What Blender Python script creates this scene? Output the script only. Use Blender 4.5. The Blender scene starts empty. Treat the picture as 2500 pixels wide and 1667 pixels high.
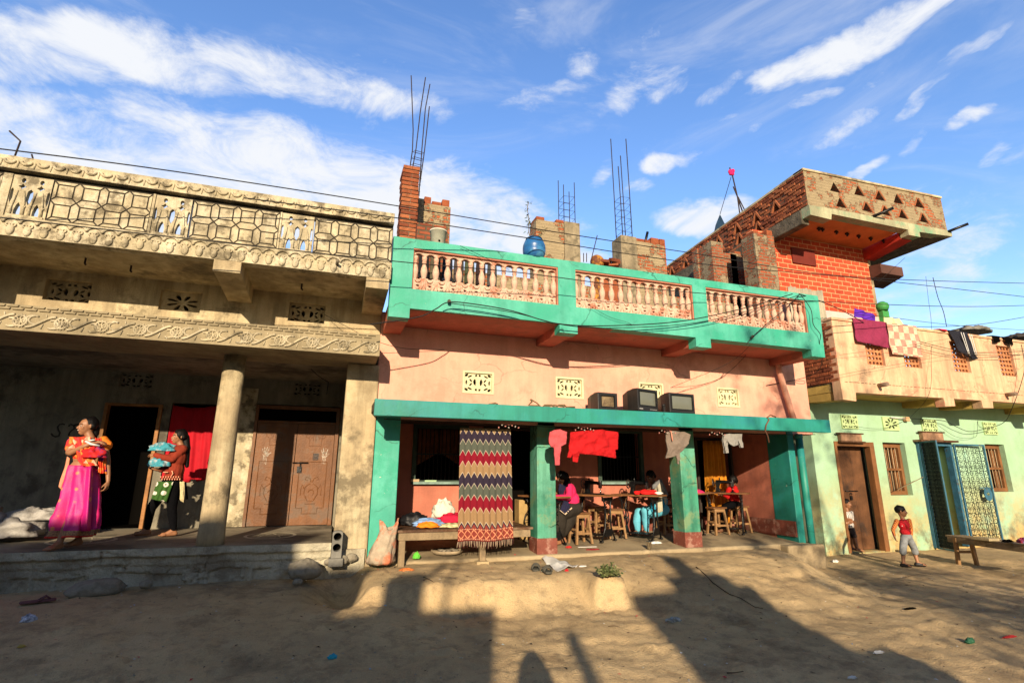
import bpy, bmesh, math, random
from mathutils import Vector, Matrix, noise, geometry
R = math.radians
sc = bpy.context.scene
col = sc.collection
random.seed(11)

# ------------------------------------------------------------------ camera
FPX, PITCH, ROLL, YAW = 1290.0, 0.245, 0.0061, 0.3166      # measured at 2500 px wide
CAMP = Vector((0, 0, 1.6))
_fw = Vector((math.sin(YAW)*math.cos(PITCH), math.cos(YAW)*math.cos(PITCH), math.sin(PITCH)))
_rt = Vector((math.cos(YAW), -math.sin(YAW), 0))
_up = _rt.cross(_fw)
_rt, _up = _rt*math.cos(ROLL)+_up*math.sin(ROLL), _up*math.cos(ROLL)-_rt*math.sin(ROLL)
cam = bpy.data.cameras.new('camera'); camo = bpy.data.objects.new('camera', cam); col.objects.link(camo)
cam.lens = 36.0*FPX/2500; cam.sensor_width = 36; cam.clip_end = 3000; cam.clip_start = 0.05
camo.matrix_world = Matrix((( _rt.x, _up.x, -_fw.x, CAMP.x), (_rt.y, _up.y, -_fw.y, CAMP.y), (_rt.z, _up.z, -_fw.z, CAMP.z), (0, 0, 0, 1)))
sc.camera = camo
def ray(px, py): return _fw*FPX + _rt*(px-1250) - _up*(py-833.5)
def AY(px, py, Y): r = ray(px, py); return CAMP + r*((Y-CAMP.y)/r.y)      # photo point to place, on a wall plane
def AZ(px, py, Z): r = ray(px, py); return CAMP + r*((Z-CAMP.z)/r.z)      # on a floor plane

# ------------------------------------------------------------------ light
SUN_AZ, SUN_EL = math.atan(0.30), R(17.7)      # light travels towards +Y and a little +X
sd = Vector((math.sin(SUN_AZ)*math.cos(SUN_EL), math.cos(SUN_AZ)*math.cos(SUN_EL), -math.sin(SUN_EL)))
sl = bpy.data.lights.new('sun', 'SUN'); slo = bpy.data.objects.new('sun', sl); col.objects.link(slo)
sl.energy = 5.0; sl.angle = R(0.6); sl.color = (1.0, 0.82, 0.58)
slo.rotation_euler = sd.to_track_quat('-Z', 'Y').to_euler(); slo.location = (-3, -10, 8)
sc.view_settings.view_transform = 'Standard'; sc.view_settings.look = 'None'
sc.view_settings.exposure = 0.62; sc.view_settings.gamma = 1.0
sc.render.resolution_x = 1024; sc.render.resolution_y = 682

W = bpy.data.worlds.new('World'); sc.world = W; W.use_nodes = True
nt = W.node_tree; nt.nodes.clear()
def N(t, tree=None, **k):
    n = (tree or nt).nodes.new(t)
    for a, b in k.items():
        if a.startswith('i_'):
            n.inputs[int(a[2:])].default_value = b
        else: setattr(n, a, b)
    return n
def Lk(a, b, tree=None): (tree or nt).links.new(a, b)
sky = N('ShaderNodeTexSky'); sky.sky_type = 'NISHITA'; sky.sun_disc = False
sky.sun_elevation = SUN_EL; sky.sun_rotation = math.pi + SUN_AZ
sky.air_density = 1.15; sky.dust_density = 0.6; sky.ozone_density = 2.6
hsv = N('ShaderNodeHueSaturation'); hsv.inputs['Saturation'].default_value = 1.16; hsv.inputs['Hue'].default_value = .512; hsv.inputs['Value'].default_value = 1.0
Lk(sky.outputs[0], hsv.inputs['Color'])
tc = N('ShaderNodeTexCoord')
# clouds: soft masks by direction, broken up with noise laid on a high flat cloud layer
sep = N('ShaderNodeSeparateXYZ'); Lk(tc.outputs['Generated'], sep.inputs[0])
zc = N('ShaderNodeMath', operation='MAXIMUM', i_1=0.06); Lk(sep.outputs[2], zc.inputs[0])
dv = N('ShaderNodeVectorMath', operation='DIVIDE'); cmb = N('ShaderNodeCombineXYZ')
for i in (0, 1, 2): Lk(zc.outputs[0], cmb.inputs[i])
Lk(tc.outputs['Generated'], dv.inputs[0]); Lk(cmb.outputs[0], dv.inputs[1])
def nz(vec, scale, detail, rough, off, sx=1, sy=1, rot=0, dist=0.0):
    m = N('ShaderNodeMapping'); m.inputs['Location'].default_value = off; m.inputs['Scale'].default_value = (sx, sy, 1)
    m.inputs['Rotation'].default_value = (0, 0, rot); Lk(vec, m.inputs[0])
    n = N('ShaderNodeTexNoise'); n.inputs['Scale'].default_value = scale; n.inputs['Detail'].default_value = detail
    n.inputs['Roughness'].default_value = rough; n.inputs['Distortion'].default_value = dist
    Lk(m.outputs[0], n.inputs[0]); return n.outputs[0]
n_warp = N('ShaderNodeTexNoise'); n_warp.inputs['Scale'].default_value = 3.5; n_warp.inputs['Detail'].default_value = 5; n_warp.inputs['Roughness'].default_value = 0.6
Lk(tc.outputs['Generated'], n_warp.inputs[0])
wv = N('ShaderNodeVectorMath', operation='MULTIPLY_ADD'); wv.inputs[1].default_value = (.13, .13, .13); wv.inputs[2].default_value = (-.065, -.065, -.065)
Lk(n_warp.outputs['Color'], wv.inputs[0])
wd = N('ShaderNodeVectorMath', operation='ADD'); Lk(tc.outputs['Generated'], wd.inputs[0]); Lk(wv.outputs[0], wd.inputs[1])
def blob(px, py, w, h, ang, s, soft=1.0):
    """an elongated patch of cloud in the direction seen at (px, py); w, h half sizes in px, ang its tilt"""
    c = ray(px, py).normalized()
    a = math.radians(ang)
    e1 = (_rt*math.cos(a) + _up*math.sin(a)); e1 = (e1 - c*e1.dot(c)).normalized(); e2 = c.cross(e1)
    L = ray(px, py).length
    out = []
    for e, q in ((e1, w), (e2, h)):
        d = N('ShaderNodeVectorMath', operation='DOT_PRODUCT'); Lk(wd.outputs[0], d.inputs[0]); d.inputs[1].default_value = e*(L/q)
        p = N('ShaderNodeMath', operation='POWER', i_1=2.0); ab = N('ShaderNodeMath', operation='ABSOLUTE'); Lk(d.outputs['Value'], ab.inputs[0]); Lk(ab.outputs[0], p.inputs[0]); out.append(p)
    ad = N('ShaderNodeMath', operation='ADD'); Lk(out[0].outputs[0], ad.inputs[0]); Lk(out[1].outputs[0], ad.inputs[1])
    mr = N('ShaderNodeMapRange', interpolation_type='SMOOTHSTEP'); Lk(ad.outputs[0], mr.inputs[0])
    mr.inputs[1].default_value = 1.0+soft*.6; mr.inputs[2].default_value = max(0, 1-soft); mr.inputs[3].default_value = 0; mr.inputs[4].default_value = s
    # only the facing half of the sky
    f = N('ShaderNodeVectorMath', operation='DOT_PRODUCT'); Lk(tc.outputs['Generated'], f.inputs[0]); f.inputs[1].default_value = c
    g = N('ShaderNodeMath', operation='GREATER_THAN', i_1=0.3); Lk(f.outputs['Value'], g.inputs[0])
    m = N('ShaderNodeMath', operation='MULTIPLY'); Lk(mr.outputs[0], m.inputs[0]); Lk(g.outputs[0], m.inputs[1])
    return m.outputs[0]
BL = [(250, 120, 560, 105, -6, 1.0, 1.0), (620, 170, 480, 60, -12, .8, 1.0), (150, 380, 420, 70, -8, .45, 1.0), (700, 480, 800, 190, -10, 1.0, 1.0), (1180, 600, 380, 170, -20, .95, 1.0), (2300, 520, 300, 90, 20, .42, 1.0),
      (2075, 110, 210, 50, 24, .92, .9), (1900, 180, 80, 30, 20, .7, .9), (1590, 160, 90, 90, 30, .55, 1.0), (1520, 240, 60, 40, 20, .5, 1.0), (1640, 400, 80, 30, 14, .78, .9), (1700, 360, 50, 26, 40, .6, .8), (1700, 530, 110, 48, 6, .85, .9), (1790, 500, 70, 30, 20, .7, .9),
      (2060, 310, 90, 30, 35, .7, 1.0), (1620, 215, 60, 30, 25, .55, 1), (1760, 215, 50, 22, 30, .5, 1), (1980, 240, 60, 20, 20, .5, 1), (2140, 180, 60, 18, 40, .45, 1), (1560, 90, 60, 20, 20, .4, 1), (1450, 270, 60, 24, 15, .45, 1), (2230, 260, 60, 24, 30, .5, 1.0), (2370, 130, 90, 22, 30, .7, .9), (2270, 215, 70, 18, 35, .6, .9), (2390, 290, 60, 22, 20, .7, .9), (2110, 415, 60, 18, 30, .6, .9), (1780, 290, 50, 20, 20, .45, 1.0),
      (2350, 700, 330, 90, 14, .5, 1.0), (2150, 640, 200, 50, 14, .45, 1.0), (1950, 60, 40, 26, 30, .4, 1), (1720, 130, 36, 30, 50, .4, 1), (1850, 310, 40, 18, 30, .5, 1), (2250, 330, 50, 20, 40, .5, 1), (1480, 420, 50, 30, 30, .5, 1), (1420, 160, 50, 36, 40, .4, 1), (2440, 380, 50, 24, 30, .5, 1), (1930, 380, 50, 16, 20, .45, 1), (2420, 560, 160, 30, 20, .3, 1.0), (1300, 250, 130, 26, 8, .4, 1.0), (1560, 480, 50, 30, 30, .55, .9), (1290, 45, 40, 40, 60, .3, 1.0), (1820, 80, 50, 60, 60, .35, 1.0)]
acc = None
for b in BL:
    o = blob(*b)
    if acc is None: acc = o
    else:
        m = N('ShaderNodeMath', operation='MAXIMUM'); Lk(acc, m.inputs[0]); Lk(o, m.inputs[1]); acc = m.outputs[0]
def dn(scale, detail, rough, sc3, dist=0.0, ang=.45):
    m0 = N('ShaderNodeMapping'); m0.vector_type = 'POINT'; m0.inputs['Rotation'].default_value = (0, ang, 0); m0.inputs['Scale'].default_value = sc3; Lk(tc.outputs['Generated'], m0.inputs[0])
    n = N('ShaderNodeTexNoise'); n.inputs['Scale'].default_value = scale; n.inputs['Detail'].default_value = detail; n.inputs['Roughness'].default_value = rough; n.inputs['Distortion'].default_value = dist
    Lk(m0.outputs[0], n.inputs[0]); return n.outputs[0]
nf = dn(9.0, 12, .68, (.75, .8, 1.7), .45)
# cloud cover = noise lifted by the mask, cut softly
ma = N('ShaderNodeMath', operation='MULTIPLY_ADD', i_1=.42); Lk(acc, ma.inputs[0]); Lk(nf, ma.inputs[2])
mr = N('ShaderNodeMapRange', interpolation_type='SMOOTHSTEP'); Lk(ma.outputs[0], mr.inputs[0]); mr.inputs[1].default_value = .60; mr.inputs[2].default_value = .98; mr.inputs[4].default_value = 1.0
nb = dn(3.2, 10, .62, (.6, .8, 2.4), .8)
mr2 = N('ShaderNodeMapRange', interpolation_type='SMOOTHSTEP'); Lk(nb, mr2.inputs[0]); mr2.inputs[1].default_value = .46; mr2.inputs[2].default_value = .80; mr2.inputs[4].default_value = .42
m2 = N('ShaderNodeMath', operation='MAXIMUM'); Lk(mr.outputs[0], m2.inputs[0]); Lk(mr2.outputs[0], m2.inputs[1]); m2.use_clamp = True
mixc = N('ShaderNodeMix', data_type='RGBA'); Lk(m2.outputs[0], mixc.inputs[0]); mixc.inputs[7].default_value = (5.3, 5.45, 5.75, 1)
# sky dimmed by hand to the south and overhead, for less fill light
fac = N('ShaderNodeMapRange', interpolation_type='SMOOTHSTEP'); Lk(sep.outputs[1], fac.inputs[0]); fac.inputs[1].default_value = -.45; fac.inputs[2].default_value = .35; fac.inputs[3].default_value = .40; fac.inputs[4].default_value = 1.0
g0 = N('ShaderNodeVectorMath', operation='SCALE'); Lk(hsv.outputs[0], g0.inputs[0]); g0.inputs['Scale'].default_value = 1.75; Lk(g0.outputs[0], mixc.inputs[6])
fz_ = N('ShaderNodeMapRange', interpolation_type='SMOOTHSTEP'); Lk(sep.outputs[2], fz_.inputs[0]); fz_.inputs[1].default_value = .72; fz_.inputs[2].default_value = .97; fz_.inputs[3].default_value = 1.0; fz_.inputs[4].default_value = .38
fm = N('ShaderNodeMath', operation='MULTIPLY'); Lk(fac.outputs[0], fm.inputs[0]); Lk(fz_.outputs[0], fm.inputs[1])
gm = N('ShaderNodeVectorMath', operation='SCALE'); Lk(mixc.outputs[2], gm.inputs[0]); Lk(fm.outputs[0], gm.inputs['Scale'])
bg = N('ShaderNodeBackground'); bg.inputs['Strength'].default_value = 0.112
Lk(gm.outputs[0], bg.inputs[0]); wo = N('ShaderNodeOutputWorld'); Lk(bg.outputs[0], wo.inputs[0])

# ------------------------------------------------------------------ materials
MATS = {}
def MT(name, c, rough=.85, var=.18, scale=2.5, bump=.25, bs=45, streak=0, stain=None, metal=0, spec=.3, fine=.08, c2=None, extra=None, crack=0):
    """weathered paint / plaster / cloth: c base colour, c2 patches of a second colour, stain = (colour, cover 0..1, scale)"""
    if name in MATS: return MATS[name]
    m = bpy.data.materials.new(name); m.use_nodes = True; t = m.node_tree; MATS[name] = m
    p = t.nodes['Principled BSDF']; p.inputs['Roughness'].default_value = rough; p.inputs['Metallic'].default_value = metal
    p.inputs['Specular IOR Level'].default_value = spec
    q = N('ShaderNodeTexCoord', t).outputs['Object']
    def noi(s, d=6, r=.6, sx=None):
        v = q
        if sx:
            mp = N('ShaderNodeMapping', t); mp.inputs['Scale'].default_value = sx; t.links.new(q, mp.inputs[0]); v = mp.outputs[0]
        n = N('ShaderNodeTexNoise', t); n.inputs['Scale'].default_value = s; n.inputs['Detail'].default_value = d; n.inputs['Roughness'].default_value = r
        t.links.new(v, n.inputs[0]); return n.outputs[0]
    def ramp(v, a, b, lo=0, hi=1):
        r_ = N('ShaderNodeMapRange', t); t.links.new(v, r_.inputs[0])
        for i, k in enumerate((a, b, lo, hi)): r_.inputs[i+1].default_value = k
        return r_.outputs[0]
    def mix(f, a, b, mode='MIX'):
        x = N('ShaderNodeMix', t, data_type='RGBA', blend_type=mode)
        for s_, v in ((0, f), (6, a), (7, b)):
            if hasattr(v, 'is_linked'): t.links.new(v, x.inputs[s_])
            else: x.inputs[s_].default_value = v
        return x.outputs[2]
    C4 = lambda k: (k[0], k[1], k[2], 1)
    dk = tuple(max(0, k*(1-var)) for k in c); lt = tuple(k*(1+var*.6) for k in c)
    cur = mix(ramp(noi(scale), .35, .65), C4(dk), C4(lt))
    if c2: cur = mix(ramp(noi(scale*.7, 8, .65), .45, .62), cur, C4(c2))
    if streak:
        s_ = noi(3, 6, .65, (2.2, 2.2, .22)); cur = mix(ramp(s_, .42, .72, 0, streak), cur, C4([k*.42 for k in c]))
    if stain:
        cur = mix(ramp(noi(stain[2], 8, .7), .62-stain[1]*.3, .72-stain[1]*.3, 0, .85), cur, C4(stain[0]))
    if crack:
        wp_ = N('ShaderNodeTexNoise', t); wp_.inputs['Scale'].default_value = 2.2; wp_.inputs['Detail'].default_value = 6; t.links.new(q, wp_.inputs[0])
        wa = N('ShaderNodeVectorMath', t, operation='MULTIPLY_ADD'); wa.inputs[1].default_value = (.5, .5, .5); t.links.new(wp_.outputs['Color'], wa.inputs[0]); t.links.new(q, wa.inputs[2])
        vo = N('ShaderNodeTexVoronoi', t, feature='DISTANCE_TO_EDGE'); vo.inputs['Scale'].default_value = 1.15; t.links.new(wa.outputs[0], vo.inputs[0])
        mm = N('ShaderNodeMath', t, operation='MULTIPLY'); t.links.new(ramp(vo.outputs['Distance'], .004, .011, 1, 0), mm.inputs[0]); t.links.new(ramp(noi(1.4, 3), .48, .56, 0, crack), mm.inputs[1])
        cur = mix(mm.outputs[0], cur, C4([k*.3 for k in c]))
        cur = mix(ramp(noi(11, 8, .7), .66, .70, 0, crack*.8), cur, C4([k*.45 for k in c]))
        cur = mix(ramp(noi(13, 7, .62, (1, 1, 1.6)), .685, .70, 0, crack), cur, (.58, .52, .42, 1))
        cur = mix(ramp(noi(2.6, 7, .65, (1, 1, .16)), .56, .72, 0, crack*.55), cur, C4([k*.5 for k in c]))
    if fine: 
        cur = mix(fine*2, cur, mix(ramp(noi(bs*.8, 4), .3, .7), (.35, .35, .35, 1), (1, 1, 1, 1)), 'MULTIPLY')
    if extra: cur = extra(t, q, cur, noi, ramp, mix)
    t.links.new(cur, p.inputs['Base Color'])
    if bump:
        b = N('ShaderNodeBump', t); b.inputs['Strength'].default_value = bump; b.inputs['Distance'].default_value = .02
        ad = N('ShaderNodeMath', t, operation='ADD'); t.links.new(noi(bs, 5), ad.inputs[0]); t.links.new(noi(bs*.14, 4), ad.inputs[1])
        t.links.new(ad.outputs[0], b.inputs['Height']); t.links.new(b.outputs[0], p.inputs['Normal'])
    m['base'] = c
    return m

def BRICK(name, c1, c2, mort, sx=4.2, h=.075, w=.24, ms=.012, plaster=None, rough=.9, bump=.9):
    """courses of brick in x+y / z, with plaster smeared over part of it"""
    def ex(t, q, cur, noi, ramp, mix):
        s = N('ShaderNodeSeparateXYZ', t); t.links.new(q, s.inputs[0])
        a = N('ShaderNodeMath', t, operation='ADD'); t.links.new(s.outputs[0], a.inputs[0]); t.links.new(s.outputs[1], a.inputs[1])
        cb = N('ShaderNodeCombineXYZ', t); t.links.new(a.outputs[0], cb.inputs[0]); t.links.new(s.outputs[2], cb.inputs[1])
        wn = N('ShaderNodeTexNoise', t); wn.inputs['Scale'].default_value = 7; t.links.new(q, wn.inputs[0])
        va = N('ShaderNodeVectorMath', t, operation='MULTIPLY_ADD'); va.inputs[1].default_value = (.02, .02, 0); t.links.new(wn.outputs['Color'], va.inputs[0]); t.links.new(cb.outputs[0], va.inputs[2])
        b = N('ShaderNodeTexBrick', t); t.links.new(va.outputs[0], b.inputs['Vector'])
        b.inputs['Color1'].default_value = (*c1, 1); b.inputs['Color2'].default_value = (*c2, 1); b.inputs['Mortar'].default_value = (*mort, 1)
        b.inputs['Scale'].default_value = 1; b.inputs['Mortar Size'].default_value = ms; b.inputs['Brick Width'].default_value = w; b.inputs['Row Height'].default_value = h; b.inputs['Mortar Smooth'].default_value = .25
        o = mix(.35, b.outputs[0], mix(ramp(noi(9, 6), .3, .7), (.25, .25, .25, 1), (1.3, 1.3, 1.3, 1)), 'MULTIPLY')
        bp = N('ShaderNodeBump', t, invert=True); bp.inputs['Strength'].default_value = bump; bp.inputs['Distance'].default_value = .02
        f = b.outputs['Fac']
        if plaster:
            pf = ramp(noi(2.6, 9, .68), .60-plaster[1]*.3, .64-plaster[1]*.3)
            o = mix(pf, o, mix(ramp(noi(3), .3, .7), (*[k*.75 for k in plaster[0]], 1), (*plaster[0], 1)))
            g = N('ShaderNodeMath', t, operation='SUBTRACT'); t.links.new(f, g.inputs[0]); t.links.new(pf, g.inputs[1]); f = g.outputs[0]
        t.links.new(f, bp.inputs['Height']); t.links.new(bp.outputs[0], t.nodes['Principled BSDF'].inputs['Normal'])
        return o
    return MT(name, c1, rough, 0, bump=0, fine=0, extra=ex)

# ------------------------------------------------------------------ mesh builder
class MB:
    def __init__(s): s.v = []; s.f = []; s.m = []; s.sm = []
    def add(s, vs, fs, mi=0, smooth=False):
        o = len(s.v); s.v += [tuple(v) for v in vs]
        for f in fs: s.f.append([i+o for i in f]); s.m.append(mi); s.sm.append(smooth)
        return s
    def box(s, x0, x1, y0, y1, z0, z1, mi=0, M=None):
        vs = [Vector((x, y, z)) for x in (x0, x1) for y in (y0, y1) for z in (z0, z1)]
        if M is not None: vs = [M @ v for v in vs]
        return s.add(vs, [(0, 1, 3, 2), (4, 6, 7, 5), (0, 4, 5, 1), (2, 3, 7, 6), (0, 2, 6, 4), (1, 5, 7, 3)], mi)
    def ring(s, rings, mi=0, smooth=True, caps=True, closed=True):
        n = len(rings[0]); vs = [p for r in rings for p in r]; fs = []
        for i in range(len(rings)-1):
            for j in range(n if closed else n-1):
                k = (j+1) % n; fs.append((i*n+j, i*n+k, (i+1)*n+k, (i+1)*n+j))
        s.add(vs, fs, mi, smooth)
        if caps and closed:
            o = len(s.v)-len(vs)
            s.f += [[o+j for j in range(n)][::-1], [o+(len(rings)-1)*n+j for j in range(n)]]; s.m += [mi, mi]; s.sm += [False, False]
        return s
    def tube(s, pts, r, n=6, mi=0, r1=None, closed=False):
        pts = [Vector(p) for p in pts]; rings = []; u = None
        for i, p in enumerate(pts):
            a = pts[max(0, i-1)]; b = pts[min(len(pts)-1, i+1)]
            if closed: a = pts[(i-1) % len(pts)]; b = pts[(i+1) % len(pts)]
            t = (b-a).normalized()
            if u is None: u = t.orthogonal().normalized()
            u = (u - t*u.dot(t)); u = u.normalized() if u.length > 1e-6 else t.orthogonal().normalized()
            w = t.cross(u); k = i/max(1, len(pts)-1)
            rr = (r[i] if isinstance(r, (list, tuple)) else r + ((r1-r)*k if r1 is not None else 0))
            rings.append([p + (u*math.cos(2*math.pi*j/n)+w*math.sin(2*math.pi*j/n))*rr for j in range(n)])
        if closed: rings.append(rings[0])
        return s.ring(rings, mi, caps=not closed)
    def lathe(s, c, prof, n=16, mi=0, ax='z', sy=1.0):
        c = Vector(c); rings = []
        for r, h in prof:
            rr = []
            for j in range(n):
                a = 2*math.pi*j/n; x, y = r*math.cos(a), r*math.sin(a)*sy
                d = {'z': (x, y, h), 'y': (x, h, y), 'x': (h, x, y)}[ax]; rr.append(c+Vector(d))
            rings.append(rr)
        return s.ring(rings, mi)
    def ell(s, c, r, n=12, mi=0, M=None):
        prof = [(math.sin(math.pi*(i+.02)/(n*.96+.04*n) if 0 else max(.02, 1)*math.pi*i/n), -math.cos(math.pi*i/n)) for i in range(n+1)]
        rings = []
        for pr, h in prof:
            pr = max(pr, .01)
            rr = [Vector((pr*math.cos(2*math.pi*j/n)*r[0], pr*math.sin(2*math.pi*j/n)*r[1], h*r[2])) for j in range(n)]
            if M is not None: rr = [M @ v for v in rr]
            rings.append([v+Vector(c) for v in rr])
        return s.ring(rings, mi)
    def plate(s, outer, holes, y0, y1, mi=0, fn=None, mi_side=None):
        """flat plate drawn in (x, z) with holes, between depths y0 (front) and y1; fn maps a point"""
        fn = fn or (lambda x, y, z: (x, y, z))
        loops = [outer]+list(holes)
        tri = geometry.tessellate_polygon([[Vector((p[0], p[1], 0)) for p in l] for l in loops])
        flat = [p for l in loops for p in l]; n = len(flat)
        vs = [fn(p[0], y0, p[1]) for p in flat]+[fn(p[0], y1, p[1]) for p in flat]
        fs = []
        for t_ in tri:
            a, b, c = [flat[i] for i in t_]
            cr = (b[0]-a[0])*(c[1]-a[1])-(b[1]-a[1])*(c[0]-a[0])
            if abs(cr) < 1e-12: continue
            t_ = tuple(t_) if cr > 0 else tuple(reversed(t_))
            fs.append(t_); fs.append(tuple(i+n for i in reversed(t_)))
        s.add(vs, fs, mi)
        o = 0; fs = []
        for li, l in enumerate(loops):
            k = len(l); ar = sum(l[i][0]*l[(i+1) % k][1]-l[(i+1) % k][0]*l[i][1] for i in range(k))
            ccw = ar > 0
            for i in range(k):
                a, b = o+i, o+(i+1) % k; q = (a, a+n, b+n, b)
                if ccw != (li == 0): q = q[::-1]
                fs.append(q)
            o += k
        base = len(s.v)-2*n
        for f in fs: s.f.append([i+base for i in f]); s.m.append(mi if mi_side is None else mi_side); s.sm.append(False)
        return s
    def prism(s, poly, y0, y1, mi=0, fn=None): return s.plate(poly, [], y0, y1, mi, fn)
    def build(s, name, mats, parent=None, bevel=0, local=False, weld=False, sub=0, solid=0):
        me = bpy.data.meshes.new(name); me.from_pydata(s.v, [], s.f)
        for m in (mats if isinstance(mats, (list, tuple)) else [mats]): me.materials.append(m)
        me.polygons.foreach_set('material_index', s.m); me.polygons.foreach_set('use_smooth', s.sm); me.update()
        if weld:
            b = bmesh.new(); b.from_mesh(me); bmesh.ops.remove_doubles(b, verts=b.verts, dist=1e-4); b.to_mesh(me); b.free()
        o = bpy.data.objects.new(name, me); col.objects.link(o)
        if parent is not None:
            o.parent = parent
            if not local:
                l = Vector((0, 0, 0)); p = parent
                while p is not None: l += p.location; p = p.parent
                o.location = -l
        if solid: d = o.modifiers.new('solid', 'SOLIDIFY'); d.thickness = solid; d.offset = 0
        if bevel: d = o.modifiers.new('bevel', 'BEVEL'); d.width = bevel; d.segments = 2; d.limit_method = 'ANGLE'; d.angle_limit = R(40)
        if sub: d = o.modifiers.new('sub', 'SUBSURF'); d.levels = sub; d.render_levels = sub
        return o
def rect(x0, x1, z0, z1): return [(x0, z0), (x1, z0), (x1, z1), (x0, z1)]
def circ(cx, cz, rx, rz=None, n=14, a0=0): rz = rz or rx; return [(cx+rx*math.cos(a0+2*math.pi*i/n), cz+rz*math.sin(a0+2*math.pi*i/n)) for i in range(n)]
def clip(poly, x0, x1, z0, z1):
    for ax, lim, sg in ((0, x0, 1), (0, x1, -1), (1, z0, 1), (1, z1, -1)):
        out = []
        for i in range(len(poly)):
            a, b = poly[i-1], poly[i]; da, db = (a[ax]-lim)*sg, (b[ax]-lim)*sg
            if (da >= 0) != (db >= 0):
                k = da/(da-db); out.append((a[0]+(b[0]-a[0])*k, a[1]+(b[1]-a[1])*k))
            if db >= 0: out.append(b)
        poly = out
        if len(poly) < 3: return []
    return poly
def inset(poly, d):
    """move every edge of a convex, anticlockwise outline inwards by d"""
    out = list(poly)
    for i in range(len(poly)):
        a, b = poly[i-1], poly[i]; ex, ez = b[0]-a[0], b[1]-a[1]; L_ = math.hypot(ex, ez)
        if L_ < 1e-5: continue
        nx_, nz_ = -ez/L_, ex/L_; c0 = a[0]*nx_+a[1]*nz_+d; new = []
        for j in range(len(out)):
            p, q = out[j-1], out[j]; dp, dq = p[0]*nx_+p[1]*nz_-c0, q[0]*nx_+q[1]*nz_-c0
            if (dp >= 0) != (dq >= 0): k = dp/(dp-dq); new.append((p[0]+(q[0]-p[0])*k, p[1]+(q[1]-p[1])*k))
            if dq >= 0: new.append(q)
        out = new
        if len(out) < 3: return []
    return out
def tag(o, label=None, cat=None, group=None, kind=None):
    for k, v in (('label', label), ('category', cat), ('group', group), ('kind', kind)):
        if v: o[k] = v
    return o
def thing(name, label, cat, loc=(0, 0, 0), rz=0, group=None):
    o = bpy.data.objects.new(name, None); col.objects.link(o); o.location = loc; o.rotation_euler = (0, 0, rz); o.empty_display_size = .1
    return tag(o, label, cat, group)
def kids(o): return [c for c in bpy.data.objects if c.parent == o]
def dup(root, loc, rz, label, group=None, scale=None):
    r = root.copy(); col.objects.link(r); r.location = loc; r.rotation_euler = (0, 0, rz); r['label'] = label
    if group: r['group'] = group
    if scale: r.scale = scale
    for ch in kids(root):
        c = ch.copy(); col.objects.link(c); c.parent = r
        for g in kids(ch): d = g.copy(); col.objects.link(d); d.parent = c
    return r
def sag(a, b, s=.1, n=14):
    a, b = Vector(a), Vector(b); return [a.lerp(b, i/n)-Vector((0, 0, 4*s*(i/n)*(1-i/n))) for i in range(n+1)]
def sstep(a, b, x):
    t = min(1, max(0, (x-a)/(b-a))) if a != b else float(x > a); return t*t*(3-2*t)
def fbm(x, y, z=0, o=4):
    return noise.fractal(Vector((x, y, z)), 1.0, 2.0, o)
# ------------------------------------------------------------------ palette
CONC = MT('concrete', (.46, .36, .215), .9, .3, 2.2, .5, 60, .8, ((.15, .12, .075), .30, 1.6), c2=(.58, .49, .31))
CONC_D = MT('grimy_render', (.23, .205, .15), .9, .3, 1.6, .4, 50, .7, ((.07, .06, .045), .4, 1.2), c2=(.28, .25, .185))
CONC_P = MT('orn_concrete', (.50, .42, .27), .88, .28, 5, .5, 70, .6, ((.13, .105, .065), .40, 4.2), c2=(.64, .56, .40))
GROOVE = MT('groove', (.05, .04, .028), .95, .2, bump=0)
FLOOR = MT('cement_floor', (.22, .185, .13), .8, .3, 1.5, .3, 60, 0, ((.1, .085, .06), .4, 1.2), c2=(.3, .26, .19))
PLINTH = MT('plinth_render', (.52, .47, .35), .92, .35, 2, 1.0, 40, .25, ((.24, .20, .14), .42, 1.8), c2=(.52, .47, .34))
TURQ = MT('turquoise_paint', (.05, .36, .26), .6, .16, 1.7, .18, 50, .3, ((.03, .33, .22), .38, 2.2), spec=.4, fine=.03, c2=(.09, .44, .33), crack=.8)
TURQ_F = MT('turquoise_gloss', (.018, .235, .18), .5, .18, 1.5, .12, 50, .4, ((.02, .22, .23), .3, 1.1), spec=.4, fine=.03, c2=(.025, .27, .25), crack=.6)
GREENP = MT('green_pillar_paint', (.05, .27, .17), .55, .35, 2.4, .2, 50, .8, ((.17, .26, .13), .35, 3.0), spec=.4, c2=(.12, .38, .27), crack=.9)
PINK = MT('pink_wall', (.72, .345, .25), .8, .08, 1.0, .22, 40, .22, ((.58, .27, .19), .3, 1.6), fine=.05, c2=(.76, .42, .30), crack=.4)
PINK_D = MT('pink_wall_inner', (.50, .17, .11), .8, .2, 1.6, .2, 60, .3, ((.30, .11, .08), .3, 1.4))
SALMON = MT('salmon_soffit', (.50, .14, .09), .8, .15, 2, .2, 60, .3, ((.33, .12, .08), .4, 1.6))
PALEPK = MT('pale_pink_cast', (.66, .43, .32), .85, .2, 6, .5, 80, 0, ((.42, .13, .07), .38, 5))
OXIDE = MT('red_oxide', (.21, .06, .04), .7, .25, 4, .5, 60, 0, ((.36, .2, .15), .38, 6))
CREAM = MT('cream_paint', (.62, .57, .36), .8, .12, 4, .2, 60)
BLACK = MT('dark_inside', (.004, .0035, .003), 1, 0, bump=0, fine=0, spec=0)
BRK = BRICK('brick_plaster', (.38, .095, .04), (.24, .065, .03), (.22, .17, .11), h=.078, w=.23, ms=.014, plaster=((.30, .235, .15), .33))
BRKP = BRICK('brick_mostly_plaster', (.42, .11, .04), (.30, .085, .035), (.30, .24, .15), h=.078, w=.23, ms=.014, plaster=((.34, .265, .16), .52))
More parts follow.
